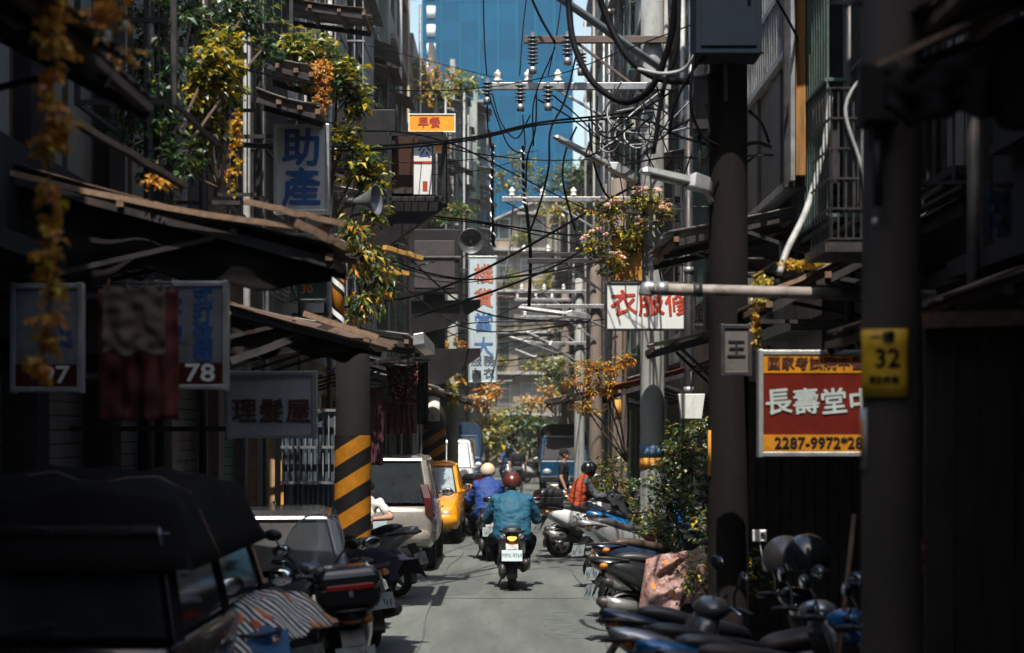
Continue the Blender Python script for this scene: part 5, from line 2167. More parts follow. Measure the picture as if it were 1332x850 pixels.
# horizontal grey pipe with a capped end, and the pale flexible conduit
pp = thing("overhead_pipe", "thick grey pipe with a capped elbow running level over the right awning", "pipe", at(845, 376, 15.2))
k3 = 15.2 / FP
b = MB()
b.tube([(0, 0, 0), (.4, 0, -.012), (2.2, .1, -.05)], .047, 14)
b.build("tube", mat("pipe_grey", (.24, .21, .19), rough=.6, var=.3, dirt=.4), pp)
b = MB()
b.tube(spline([(.03, 0, 0), (-.02, 0, .005), (-.03, 0, -.05)], 5), .055, 14)
b.lathe([(.056, 0), (.056, .09)], 14, roty(rad(90)), c=(.05, 0, 0))
b.build("elbow", steel, pp)
b = MB()
b.lathe([(.052, 0), (.052, .07)], 14, roty(rad(90)), c=(.33, 0, -.01))
b.build("collar", steel_dk, pp)


def cable(pts, label, r=.012, m=None, n=7, cat="cable", group=None, name="cable", sides=6):
    b = MB()
    P = [at(*p) if p[2] > 7 else V(p) for p in pts]
    o = P[0].copy()
    b.tube([q - o for q in spline(P, n)], r, sides)
    ob = b.build(name, m or cablem, recalc=False)
    ob.location = o
    return tag(ob, label, cat, group)


cable([(1080, 128, 17.6), (1072, 190, 17), (1050, 270, 16.4), (1024, 325, 16), (1014, 356, 15.9)], "pale flexible conduit curving down onto the mossy awning", .027, cable_gr, name="conduit", cat="conduit", sides=10)
# looped heavy cables
cable([(738, -60, 18.5), (740, 10, 18.5), (748, 62, 18.3), (772, 108, 18), (812, 133, 17.8), (846, 116, 17.6), (868, 66, 17.5), (878, 10, 17.4), (880, -60, 17.3)], "heavy black cable hanging in a wide loop left of the dark pole", .03, sides=10)
cable([(770, -40, 18), (788, 20, 18), (815, 72, 17.8), (850, 100, 17.6), (890, 106, 17.4), (935, 98, 17.3)], "heavy black cable sweeping down to the dark pole across the rusty crossarm", .032, sides=10)
cable([(725, -5, 26.5), (775, 30, 27), (820, 62, 27.5), (858, 88, 28.2)], "thick grey diagonal stay tube above the crossarms", .055, mat("stay_grey", (.12, .14, .16), rough=.5), name="stay_tube", cat="stay tube", sides=12)
cable([(884, -30, 17.3), (880, 60, 17.2), (862, 120, 17.2), (850, 200, 17.2)], "black cable dropping steeply beside the loop", .02, sides=8)
cable([(925, 48, 16.9), (905, 70, 16.9), (890, 90, 17), (862, 96, 17.1), (830, 90, 17.2)], "short curled black lead under the blue grey box", .016, cable_gr, sides=8)
cable([(955, 50, 16.9), (912, 78, 16.9), (880, 130, 17), (870, 175, 17.1)], "short black lead dropping from the blue grey box", .014, sides=8)
cable([(905, 60, 16.9), (898, 130, 16.9), (912, 175, 17), (935, 190, 17.1)], "black lead curving round behind the dark pole", .014, sides=8)
across = [
    # pixel points with depth: strung from the left houses to the right hand poles
    ([(300, 186, 19.5), (365, 190, 20.5), (430, 191, 22), (530, 188, 24), (620, 178, 26), (700, 160, 27), (790, 150, 27.8), (850, 140, 28.2)], .017, "upper strand of the black cable bundle crossing under the crossarm"),
    ([(300, 190, 19.6), (365, 193, 20.6), (430, 196, 22.1), (530, 192, 24.1), (620, 181, 26), (700, 163, 27), (790, 155, 27.8), (850, 146, 28.2)], .014, "lower strand of the black cable bundle crossing under the crossarm"),
    ([(310, 88, 18), (400, 108, 20), (500, 117, 24), (580, 118, 26.5), (650, 112, 28)], .008, "thin wire from the yellow flowering plant to the crossarm's end"),
    ([(650, 112, 28), (730, 96, 26), (800, 70, 22), (880, 40, 19), (905, 30, 18)], .007, "thin pale wire rising from the crossarm to the upper right"),
    ([(432, 172, 22), (520, 172, 24), (590, 188, 26), (640, 212, 28), (720, 252, 33), (790, 285, 38)], .011, "black wire sagging from the left plant down to the mottled pole"),
    ([(430, 205, 22), (540, 212, 25), (640, 205, 29), (700, 196, 33)], .006, "thin wire below the bundle, left of mid lane"),
    ([(430, 218, 22), (530, 228, 25), (620, 222, 29), (690, 205, 33)], .006, "lowest thin wire in front of the dark sign box"),
    ([(575, 191, 25.6), (620, 200, 28), (690, 208, 31), (760, 208, 34), (830, 200, 38)], .01, "wire from the dark sign box to the poles beyond"),
    ([(560, 281, 26), (620, 288, 27.5), (690, 299, 29), (745, 306, 31), (800, 302, 38)], .014, "black cable from under the sign box to the pink flowering plants"),
    ([(562, 284, 26), (640, 293, 28), (700, 306, 30), (750, 318, 33), (795, 332, 38.8)], .01, "twin of the cable from under the sign box, slightly lower"),
    ([(505, 338, 25), (560, 356, 26.5), (620, 364, 28), (690, 358, 30), (760, 345, 33), (800, 335, 38)], .012, "black cable sagging in front of the tall white sign"),
    ([(540, 412, 25.5), (590, 396, 27), (650, 376, 29), (710, 352, 31), (750, 330, 33), (795, 300, 38)], .018, "thick black cable rising from the guttered awning to the right"),
    ([(508, 345, 25), (580, 362, 27), (640, 363, 29), (720, 352, 32)], .008, "thin wire close under the sagging cable"),
    ([(560, 432, 32), (620, 420, 36), (700, 418, 42), (770, 408, 50)], .012, "far wire crossing below the pale trough lamp"),
    ([(560, 462, 45), (640, 470, 50), (720, 462, 58), (770, 452, 62)], .02, "far cable across the sunlit end of the lane"),
    ([(600, 420, 50), (660, 425, 56), (740, 420, 62)], .02, "far cable level with the middle of the tall white sign"),
    ([(590, 400, 56), (660, 402, 62), (760, 392, 62)], .015, "far thin wire above the trough lamps"),
    ([(655, 262, 39), (690, 280, 45), (720, 300, 52), (760, 312, 62)], .012, "wire running along the lane between crossarms on the right"),
    ([(700, 130, 28), (740, 152, 30), (790, 190, 34), (830, 215, 39)], .012, "wire running back from the front crossarm to the next"),
    ([(712, 118, 28), (760, 160, 31), (800, 210, 35), (812, 262, 39)], .012, "second wire running back from the front crossarm"),
    ([(480, 60, 30), (560, 80, 34), (640, 100, 28)], .006, "thin wire from the caged balcony to the crossarm"),
]
for pts, r, lb in across:
    cable(pts, lb, r)
drops = [
    ([(628, -40, 28), (630, 50, 28), (633, 98, 28)], .011, "taut wire rising from the crossarm's outermost insulator"),
    ([(690, -40, 29), (681, 30, 28.6), (676, 98, 28.2)], .01, "taut wire rising from the crossarm's middle insulator"),
    ([(735, -40, 29), (725, 40, 28.5), (713, 98, 28.2)], .01, "taut wire rising from the crossarm's inner insulator"),
    ([(688, -10, 28), (704, 25, 28), (722, 56, 28)], .02, "short dark strut wire to the rusty crossarm"),
    ([(635, 120, 27.9), (645, 150, 27.8), (662, 190, 27.8), (682, 196, 27.8), (680, 150, 27.9)], .011, "black jumper lead looping under the crossarm's outer end"),
    ([(635, 118, 28), (634, 160, 28.1), (641, 210, 28.2), (640, 320, 28.4)], .012, "long black drop wire below the crossarm's outer end"),
    ([(640, 122, 28), (652, 160, 28), (672, 180, 28), (690, 150, 27.9)], .01, "smaller black jumper lead under the crossarm"),
    ([(698, 120, 28), (696, 170, 28), (686, 205, 28.1), (684, 245, 28.2)], .014, "black lead hanging below the crossarm's middle"),
    ([(750, 70, 28), (735, 130, 28), (716, 170, 28), (714, 215, 28), (704, 260, 28.3), (690, 300, 28.5)], .016, "long black lead curving down from the rusty crossarm"),
    ([(722, 62, 28), (695, 130, 28.1), (694, 190, 28.2)], .012, "black lead from the rusty crossarm past the lower one"),
    ([(750, 165, 28), (735, 200, 28), (733, 240, 28), (748, 300, 28.1)], .016, "black lead looping down behind the large trough lamp"),
    ([(766, 160, 28), (772, 210, 28), (786, 250, 28), (800, 262, 28.1)], .018, "black lead vanishing into the pink flowers"),
    ([(684, 262, 39), (690, 330, 39.3), (688, 400, 40)], .04, "dark bundled drop line in mid lane"),
    ([(668, 262, 39), (662, 330, 39.2), (654, 372, 39.4)], .02, "pale drop line left of the dark bundled one"),
    ([(800, 110, 27.6), (790, 150, 27.5), (808, 170, 27.5), (852, 175, 27.9)], .012, "slack lead tangled left of the pale pole top"),
    ([(858, 120, 28), (820, 150, 27.5), (800, 175, 27.5), (815, 188, 27.5), (856, 186, 28)], .011, "pale slack lead tangled left of the pale pole top"),
    ([(910, 150, 18), (880, 165, 18), (850, 185, 18.5), (830, 170, 19), (850, 150, 19)], .01, "looped lead to the left of the dark pole at the lamp's height"),
    ([(918, 188, 17.2), (880, 176, 18), (850, 160, 19), (812, 152, 22)], .012, "lead from the dark pole to the tangle of wires"),
    ([(918, 208, 17.2), (890, 205, 18), (858, 206, 20), (810, 215, 26)], .01, "lower lead from the dark pole to the tangle of wires"),
    ([(838, 160, 27), (860, 172, 26), (890, 168, 22), (915, 160, 18)], .014, "thick lead across the pale pole top"),
    ([(970, 188, 17.4), (985, 186, 18.5), (1002, 191, 19.5)], .02, "short lead from the dark pole to the barred windows"),
    ([(970, 212, 17.4), (985, 202, 18.5), (1005, 202, 19.5)], .014, "second short lead from the dark pole to the barred windows"),
    ([(975, 145, 17.5), (990, 160, 18.6), (1000, 185, 19.6)], .016, "curved lead hanging right of the dark pole"),
    ([(1010, 0, 18), (1030, 35, 18.5), (1042, 60, 19)], .014, "slack lead near the ochre strip at the upper right"),
    ([(898, 300, 20), (870, 318, 22), (858, 345, 24), (862, 372, 25)], .012, "dangling lead by the capped pipe"),
    ([(920, 335, 18), (895, 330, 20), (870, 335, 22), (842, 318, 25)], .012, "lead under the long grey tin roof"),
]
for pts, r, lb in drops:
    cable(pts, lb, r, cable_gr if "pale" in lb else None)
# pale spiral-wrapped service lines hanging in mid lane
for i, (x0, x1, y1, d) in enumerate(((641, 640, 300, 28.4), (680, 681, 250, 28.6))):
    root = thing("wrapped_line", "pale spiral wrapped line hanging straight in mid lane, the " + ("left" if i == 0 else "right") + " one of two", "service line", at(x0, 190, d), 0)
    P = [at(x0, 190, d), at(x1, 240, d), at(x1 + 2, y1 + 20, d)]
    b = MB()
    b.tube([p - P[0] for p in spline(P, 6)], .02, 8)
    b.build("line", cablem, root)
    b = MB()
    hx = []
    Pn = spline(P, 30)
    for j, p in enumerate(Pn):
        a = j * .9
        hx.append(p - P[0] + V((.03 * math.cos(a), .03 * math.sin(a), 0)))
    b.tube(hx, .014, 5)
    b.build("wrapping", porcelain, root)

# transformer-arm bushings (ribbed insulators hanging at the upper crossarm)
for i, (x, y, h) in enumerate(((693, 66, .42), (738, 60, .3), (756, 78, .2), (677, 122, .26), (713, 122, .24), (634, 116, .2))):
    root = thing("ribbed_insulator", ["ribbed grey insulator at the rusty crossarm's left end", "ribbed blue grey insulator at the rusty crossarm's middle", "small ribbed insulator hanging right of the other two on the rusty crossarm",
                                      "dark capped insulator at the middle of the front crossarm", "dark capped insulator at the inner part of the front crossarm", "dark capped insulator at the front crossarm's outer end"][i], "insulator", at(x, y, 28.0))
    b = MB()
    prof = [(.02, h / 2 + .05)]
    nr = max(3, int(h / .05))
    for q in range(nr):
        z = h / 2 - h * q / nr
        prof += [(.035, z), (.075, z - h / nr * .35), (.075, z - h / nr * .5), (.035, z - h / nr * .6)]
    prof.append((.02, -h / 2 - .08))
    b.lathe(prof, 14)
    b.build("stack", porc_br, root)
    b = MB()
    b.lathe([(.05, -h / 2 - .12), (.055, -h / 2 - .02)], 12)
    b.build("cap", steel, root)

# the tangle of thin leads round the pale pole's head
rt = random.Random(77)
for i in range(18):
    d0, d1 = rt.uniform(26.5, 28), rt.uniform(19, 28)
    x0, y0 = rt.uniform(760, 850), rt.uniform(120, 190)
    x1, y1 = rt.uniform(800, 918), rt.uniform(105, 205)
    xm, ym = (x0 + x1) / 2 + rt.uniform(-25, 25), max(y0, y1) + rt.uniform(2, 26)
    cable([(x0, y0, d0), ((x0 * 2 + xm) / 3 + rt.uniform(-8, 8), (y0 + ym) / 2 + rt.uniform(-10, 20), (d0 * 2 + d1) / 3), (xm, ym, (d0 + d1) / 2), (x1, y1, d1)],
          "thin slack lead in the tangle of wires round the pale pole's head", rt.uniform(.006, .013), cable_gr if i % 5 == 0 else None, group="slack leads tangled by the pale pole")

# ================================================================== hung cloths
def cloth(label, c, w, h, m, rz=0.0, folds=5, amp=.03, name="cloth", cat="cloth", taper=0.0, seed=1, sagx=.02, line=True):
    """cloth pegged along its top edge, falling in folds"""
    root = thing(name, label, cat, c, rz)
    b = MB()

    def f(u, v):
        x = (u - .5) * w * (1 + taper * v)
        y = amp * (0.25 + v) * (.4 + noise.noise(V((u * 3.1, v, seed + 5)))) * math.sin(u * folds * 2 * math.pi + seed + 2.6 * noise.noise(V((u * 3, v * 2, seed)))) + .035 * noise.noise(V((u * 5, v * 6, seed)))
        z = -h * v - sagx * math.sin(u * math.pi) * (1 - v) + .02 * noise.noise(V((u * 4, 3, seed))) * v
        return (x, y, z)
    b.grid(f, 60, 24, thick=.004)
    b.build("fabric", m, root)
    if line:
        b = MB()
        b.tube([(-w * .6, 0, .012), (w * .6, 0, .012)], .01, 6)
        b.build("rod", steel_dk, root)
        for q in (-.4, -.1, .2, .42):
            b = MB()
            b.box((w * q, 0, .005), (.012, .02, .06))
            b.build("peg", wood, root)
    return root


red_cl = mat("cloth_red", (.1, .016, .011), rough=.9, var=.3, scale=4, bump=.2)
cloth("dark red cloth hanging behind the beige towel on the left", at(180, 376, 12.4), .5, .82, red_cl, folds=4, amp=.03, seed=2)
cloth("beige checked towel hanging over the dark red cloth", at(174, 371, 12.1), .38, .42, mat("towel_beige", (.13, .095, .07), rough=.95, var=.35, scale=5, stretch=(1, 1, 6), bump=.3), folds=2, amp=.012, seed=5, name="towel", cat="towel")
burg = mat("cloth_burgundy", (.06, .014, .02), rough=.9, var=.5, scale=9, stretch=(9, 9, .5))
cloth("burgundy ribbed cloth hanging left of the floral top", at(484, 502, 22.6), .26, .9, burg, folds=7, amp=.02, seed=3)
floral = spotcloth("cloth_floral", (.05, .012, .014), [((.35, .28, .25), 1, .28), ((.2, .05, .04), 1.7, .25)], 26)
cloth("dark floral top hung between the burgundy cloth and the skirt", at(524, 474, 23), .4, .44, floral, folds=3, amp=.04, taper=-.25, seed=4, name="floral_top", cat="top")
cloth("brown red skirt hanging below the floral top", at(522, 524, 23.2), .36, .36, mat("cloth_brown", (.09, .03, .022), rough=.9, var=.3, scale=8, stretch=(6, 6, .6)), folds=5, amp=.03, seed=6, name="skirt", cat="skirt")
cloth("black trousers hanging at the guttered awning's end", at(548, 470, 23.6), .16, .75, blackfab, folds=2, amp=.03, seed=7, name="trousers", cat="trousers")
cloth("reddish towel strip hanging deep in the dark at the right edge", at(1199, 690, 9.8), .03, .22, mat("towel_pink", (.35, .1, .07), rough=.95), folds=1, amp=.012, seed=8, name="towel", cat="towel")
cloth("pale cloth hanging on a line at the far lower end of the lane", at(600, 575, 60), .6, .5, whitesh, folds=3, amp=.04, seed=9)


def drape(label, c, rz, fn, m, name="cover_cloth", cat="cloth", nu=50, nv=50):
    root = thing(name, label, cat, c, rz)
    b = MB()
    b.grid(fn, nu, nv, thick=.006)
    b.build("fabric", m, root)
    return root


pinkm = spotcloth("cloth_pink", (.27, .16, .145), [((.17, .07, .065), 1.3, .34), ((.4, .31, .29), 2.1, .26), ((.5, .2, .05), .5, .2), ((.09, .05, .06), 2.7, .2)], 11)


def pink(u, v):
    # u runs across the lane (0 tail .. 1 wall), v from near hem over the seat to the far hem
    x = -.52 + 1.1 * u
    ridge = .74 + .48 * u ** 1.4 + .06 * math.sin(u * 7)
    t = (v - .55) / .45 if v > .55 else (v - .55) / .55
    w = noise.noise(V((u * 4.5, v * 5, 1))) + .5 * noise.noise(V((u * 11, v * 9, 6)))
    z = ridge - (.62 if t < 0 else .45) * abs(t) ** 1.15 * (1 + .22 * math.sin(u * 9)) + .05 * w
    y = (.3 if t < 0 else .42) * t + .12 * math.sin(u * 15 + 5 * v + 3 * w) * abs(t) ** .7 + .05 * w
    if u < .1:
        z -= (.1 - u) * 4.6 * (.4 + .6 * (1 - abs(t)))
        x += (.1 - u) * .3
    return (x, y, max(.06, z))


drape("pink flowered cloth draped over a parked scooter on the right", (1.72, 19.4, 0.05), rad(-4), pink, pinkm)
bwm = spotcloth("cloth_patterned", (.68, .66, .6), [((.62, .2, .04), .5, .3), ((.4, .08, .03), .42, .2)], 9, extra=((.012, .012, .016), 7))


def bw(u, v):
    x, y = (u - .5) * 1.05, (v - .5) * 1.7
    z = .97 - .1 * (abs(x) * 1.6) ** 2 - .34 * max(0, -y - .3) - .3 * max(0, x - .22) ** 1.0 * 1.6 + .03 * noise.noise(V((x * 5, y * 5, 2))) + .012 * math.sin(x * 24 + y * 8)
    return (x, y, z)


drape("black and white patterned cloth with orange flowers over a scooter at the lower left", (-1.86, 13.1, 0.02), rad(-10), bw, bwm)
tarpb = mat("tarp_blue", (.012, .07, .17), rough=.6, var=.25, bump=.2)


def bt(u, v):
    x, y = (u - .5) * .62, (v - .5) * .9
    return (x, y, .88 - .5 * max(0, -y - .1) ** 1.1 - .25 * abs(x) + .03 * noise.noise(V((x * 6, y * 6, 7))))


drape("blue tarpaulin bundled beside the patterned cloth at the lower left", (-1.75, 12.75, 0.02), rad(10), bt, tarpb)


def jk(u, v):
    x, y = (u - .5) * .62, (v - .5) * .8
    return (x, y, .93 - .7 * max(0, abs(x) - .12) ** 1.0 * 1.5 - .25 * max(0, -y - .15) + .03 * noise.noise(V((x * 8, y * 8, 3))))


drape("dark red jacket thrown over the scooter seat under the banded pole", (-1.6, 19.7, 0.02), rad(25), jk, mat("jacket_red", (.07, .012, .012), rough=.8, var=.3, bump=.3), name="jacket", cat="jacket")
drape("navy jacket hanging over the rear of the jacket covered scooter", (-1.32, 19.3, 0.0), rad(60), jk, mat("jacket_dark", (.02, .02, .035), rough=.8, var=.3, bump=.3), name="jacket", cat="jacket")

rc = random.Random(21)
for i in range(16):
    d = 32 + i * 3.6
    zl, zr = rc.uniform(3.6, 6.4), rc.uniform(4.2, 6.6)
    xl, xr = -rc.uniform(2.2, 3.1), rc.uniform(1.9, 2.2)
    e = d + rc.uniform(-6, 10)
    cable([(xl, d, zl), (xl * .3, (d + e) / 2 - .5, (zl + zr) / 2 - rc.uniform(.25, .7)), (xr, e, zr)], "thin black cable strung across the far lane from house to pole", rc.uniform(.01, .022), group="thin cables across the far lane")

# black sheets added under the tin roof fronts for the deep shade there
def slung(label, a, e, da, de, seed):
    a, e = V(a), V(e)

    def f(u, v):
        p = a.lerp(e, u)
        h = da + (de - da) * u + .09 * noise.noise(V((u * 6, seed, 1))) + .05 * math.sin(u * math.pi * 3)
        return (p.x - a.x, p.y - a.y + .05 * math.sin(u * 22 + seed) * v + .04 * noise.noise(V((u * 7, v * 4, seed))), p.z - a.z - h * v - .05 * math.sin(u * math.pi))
    root = thing("tarpaulin", label, "tarpaulin", a)  # added sheet, its black colour stands for the shade under the roof
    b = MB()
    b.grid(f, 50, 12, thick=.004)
    b.build("sheet", mat("shade_sheet_black", (.012, .0105, .011), rough=.95, var=.4, spec=.08), root)


slung("black sheet standing in for shade under the rusty roof front above the towel", at(-10, 232, 14.12), at(432, 312, 14.12), .62, .3, 1)
slung("black sheet standing in for shade under the brown tin awning by the barber pole", at(290, 412, 17.1), at(480, 440, 17.1), .3, .14, 2)
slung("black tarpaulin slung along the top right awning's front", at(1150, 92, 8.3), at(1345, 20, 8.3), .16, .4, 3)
# ================================================================== plants
lf_yel = leafmat("leaf_yellow", (.5, .36, .025))
lf_or = leafmat("leaf_orange", (.5, .17, .015))
lf_olive = leafmat("leaf_olive", (.21, .22, .035))
lf_grn = leafmat("leaf_green", (.045, .1, .035))
lf_dk = leafmat("leaf_dark", (.02, .045, .022))
lf_pale = leafmat("leaf_pale", (.4, .42, .3), tl=.2)
lf_blue = leafmat("leaf_bluegreen", (.12, .2, .15), tl=.2)
lf_dry = leafmat("leaf_dry", (.55, .27, .05), rough=.7)
petal = leafmat("petal_pink", (.8, .55, .6), rough=.7)
stemm = mat("stem_brown", (.07, .045, .03), rough=.85, var=.3)


def leaf_shape(b, o, d, n, L, w, mi, fold=.25):
    """one leaf: two bent halves along its rib"""
    s = d.cross(n)
    if s.length < 1e-6:
        return
    s.normalize()
    n = s.cross(d)
    tip = o + d * L - n * L * .18
    mid = o + d * L * .5
    up = n * w * fold
    vs = [o, mid + s * w * .5 + up, tip, mid - s * w * .5 + up, mid]
    b.add(vs, [(0, 4, 1), (4, 2, 1), (0, 3, 4), (4, 3, 2)], mi)


def rnd_dir(r):
    while True:
        v = V((r.uniform(-1, 1), r.uniform(-1, 1), r.uniform(-1, 1)))
        if .05 < v.length < 1:
            return v.normalized()


def plant(name, label, base, clusters, n, L, mats, weights, seed=1, w=.5, droop=.2, stems=True, single=0, cat="plant", group=None, clump=5, flowers=0, fl_size=.05):
    """clusters: (centre offset, radii, share); leaves sit in sprigs of CLUMP through each cluster's volume; SINGLE of the outermost are objects of their own"""
    r = random.Random(seed)
    root = thing(name, label, cat, base, 0, group)
    tot = sum(c[2] for c in clusters)
    items = []
    st = MB()
    for c, rr, sh in clusters:
        c = V(c)
        k = max(1, int(n * sh / tot / clump))
        for i in range(k):
            dv = rnd_dir(r)
            q = r.random() ** .45
            p = c + V((dv.x * rr[0], dv.y * rr[1], dv.z * rr[2])) * q
            # gaps: drop sprigs where a slow noise is low
            if noise.noise((V(base) + p) * (1.6 / max(rr))) < -.22:
                continue
            od = (p - c).normalized() * .7 + rnd_dir(r) * .8 + V((0, 0, .25 - droop))
            od.normalize()
            ln = L * clump * .28
            for j in range(clump):
                t = j / max(1, clump - 1)
                o = p + od * ln * (t - .4)
                side = od.cross(V((0, 0, 1)))
                side = side.normalized() if side.length > .01 else V((1, 0, 0))
                d = (od * .55 + side * (1 if j % 2 else -1) * .8 + rnd_dir(r) * .45 + V((0, 0, -droop))).normalized()
                nn = (V((0, 0, 1)) + rnd_dir(r) * .55).normalized()
                items.append((o, d, nn, L * r.uniform(.65, 1.25), r.choices(range(len(mats)), weights)[0]))
            if stems and i % 3 == 0:
                st.tube([c * .35 + p * .0 + V((0, 0, 0)) if stems == 'base' else c, (c + p) * .5 + rnd_dir(r) * .05 * max(rr), p], .004 + .02 * L, 4)
    if stems:
        for c, rr, sh in clusters:
            c = V(c)
            if c.length > .05:
                st.tube(spline([V((0, 0, 0)), c * .5 + rnd_dir(r) * .08, c], 4), .012 + .03 * L, 5)
        st.build("stem", stemm, root, recalc=False)
    r.shuffle(items)
    items.sort(key=lambda q: q[0].y + V(base).y * 0 - .4 * q[3])
    one, rest = items[:single], items[single:]
    if one:
        protos = []
        for mi in range(len(mats)):
            for v in range(2):
                b = MB()
                leaf_shape(b, V((0, 0, 0)), V((0, 1, 0)), V((0, 0, 1)), 1, w * (1 + .2 * v), 0, .2 + .15 * v)
                protos.append(b.mesh("leaf", mats[mi]))
        for (o, d, nn, l, mi) in one:
            s = d.cross(nn).normalized()
            n2 = s.cross(d)
            M = Matrix((s, d, n2)).transposed().to_4x4()
            ob = link("leaf", protos[mi * 2 + r.randrange(2)], root)
            ob.matrix_local = Matrix.Translation(o) @ M @ Matrix.Scale(l, 4)
    b = MB()
    for (o, d, nn, l, mi) in rest:
        leaf_shape(b, o, d, nn, l, l * w, mi)
    if b.v:
        f = b.build("foliage", mats, root, recalc=False)
        f["kind"] = "stuff"
    for i in range(flowers):
        c, rr, sh = clusters[r.randrange(len(clusters))]
        dv = rnd_dir(r)
        dv.z = abs(dv.z) * .8 + .1
        dv.y = -abs(dv.y)
        p = V(c) + V((dv.x * rr[0], dv.y * rr[1], dv.z * rr[2])) * r.uniform(.8, 1.1)
        b = MB()
        for q in range(3):
            for k in range(5):
                a = 2 * math.pi * k / 5 + q
                d = V((math.cos(a), math.sin(a) * .7 - .4, .5 + .4 * q)).normalized()
                leaf_shape(b, p + rnd_dir(r) * fl_size * .3, d, V((0, -.4, 1)), fl_size, fl_size * .8, 0, .3)
        b.build("flower", petal, root, recalc=False)
    return root


def rel(p, b):
    return V(p) - V(b)


# left: climbing plants
B = at(285, 245, 18.6)
plant("climbing_plant", "yellow flowering climbing plant in the upper left, left of the blue lettered sign", B,
      [(rel(at(278, 92, 18.4), B), (.24, .2, .26), 3), (rel(at(295, 60, 18.7), B), (.18, .2, .16), 1.6), (rel(at(262, 125, 18.5), B), (.17, .2, .18), 1.8), (rel(at(270, 170, 18.6), B), (.15, .2, .22), 1.5),
       (rel(at(240, 212, 18.5), B), (.2, .2, .1), 1), (rel(at(300, 120, 18.7), B), (.12, .15, .25), 1.1)],
      2300, .085, [lf_yel, lf_olive, lf_dk, lf_pale], [4, 4, 3, 1], seed=31, single=250, w=.62)
B = at(210, 240, 16.9)
plant("creeper", "dark green creeper covering the house wall left of the yellow flowering plant", B,
      [(rel(at(205, 40, 17.0), B), (.38, .3, .5), 3), (rel(at(190, 130, 17), B), (.3, .3, .5), 3), (rel(at(215, 200, 17), B), (.3, .3, .35), 2), (rel(at(250, 20, 19.6), B), (.35, .3, .25), 2),
       (rel(at(320, 15, 19.8), B), (.3, .3, .3), 2), (rel(at(345, 60, 19.8), B), (.12, .2, .25), .8)],
      2600, .1, [lf_dk, lf_grn, lf_blue, lf_olive], [6, 3, .6, 1], seed=32, single=200, w=.5)
B = at(425, 300, 23)
plant("climbing_plant", "bushy climbing plant with big olive leaves above and right of the blue lettered sign", B,
      [(rel(at(405, 75, 22.6), B), (.38, .3, .22), 3), (rel(at(440, 100, 22.6), B), (.26, .3, .2), 2), (rel(at(385, 52, 22.8), B), (.12, .2, .12), .7), (rel(at(462, 130, 22.7), B), (.15, .2, .14), 1),
       (rel(at(450, 180, 22.7), B), (.14, .2, .16), 1), (rel(at(468, 215, 22.7), B), (.2, .2, .16), 1.3), (rel(at(485, 235, 22.7), B), (.14, .2, .16), 1.1), (rel(at(490, 275, 22.8), B), (.1, .2, .13), .7)],
      2700, .13, [lf_olive, lf_yel, lf_grn, lf_dk, lf_pale], [4, 2, 3, 2.5, .9], seed=33, single=300, w=.45)
B = at(470, 410, 22.2)
plant("climbing_plant", "green and orange ferny plant hanging behind the barber pole", B,
      [(rel(at(470, 330, 22), B), (.14, .2, .3), 1.6), (rel(at(490, 360, 22.2), B), (.2, .2, .28), 2), (rel(at(470, 395, 22), B), (.22, .2, .16), 1.6), (rel(at(455, 300, 22), B), (.1, .15, .22), 1)],
      1300, .12, [lf_olive, lf_yel, lf_dk, lf_grn, lf_or], [3, 1.6, 3, 3, 1.2], seed=34, single=200, w=.3, droop=.5)
B = at(418, 82, 22.0)
plant("hanging_moss", "brown hanging dry creeper beside the olive leaved plant", B,
      [((0, 0, -.1), (.14, .15, .14), 1.3), (rel(at(418, 125, 22), B), (.1, .12, .32), 2)], 2600, .028, [lf_dry, lf_or, lf_olive], [5, 2, 1], seed=35, w=.8, droop=.6)
B = at(308, 150, 16.4)
plant("hanging_creeper", "thin hanging string of small yellow leaves left of the blue lettered sign", B,
      [((0, 0, -.05), (.05, .06, .1), 1), (rel(at(306, 195, 16.4), B), (.06, .06, .24), 2), (rel(at(303, 232, 16.4), B), (.05, .06, .14), 1)], 700, .03, [lf_yel, lf_or, lf_olive], [4, 2, 1], seed=36, w=.8, droop=.6)
# nearest: blurred dry vine hanging past the corner
B = at(62, -30, 8.6)
vc = [(rel(at(px, py, 8.6), B), (rx, .06, rz), sh) for px, py, rx, rz, sh in ((62, -10, .06, .07, 2), (66, 30, .07, .07, 2), (72, 58, .1, .035, 1.6), (63, 92, .05, .04, 1), (64, 130, .03, .05, .8), (72, 160, .08, .06, 2), (62, 185, .07, .06, 2),
                                                                        (66, 250, .03, .05, 1), (68, 290, .025, .06, .9), (65, 335, .035, .06, 1.2), (68, 375, .025, .05, .9), (63, 410, .035, .04, 1.1), (60, 440, .03, .04, 1), (50, 470, .03, .05, 1.2))]
vine = plant("hanging_vine", "long dry orange vine hanging blurred at the far left", B, vc, 950, .055, [lf_dry, lf_or, lf_yel], [4, 2, 2], seed=37, w=.75, droop=.4, stems=False)
b = MB()
b.tube(spline([V(c[0]) for c in vc], 4), .006, 6)
b.build("stem", stemm, vine, recalc=False)
B = at(135, -20, 9.0)
plant("hanging_vine", "short dry orange vine dangling over the top left awning edge", B, [((0, 0, -.02), (.1, .08, .1), 2), (rel(at(140, 30, 9), B), (.09, .08, .08), 2), (rel(at(168, 70, 10), B), (.06, .08, .06), 1)], 240, .05, [lf_dry, lf_or, lf_pale], [4, 2, .8], seed=38, w=.75, stems=False)

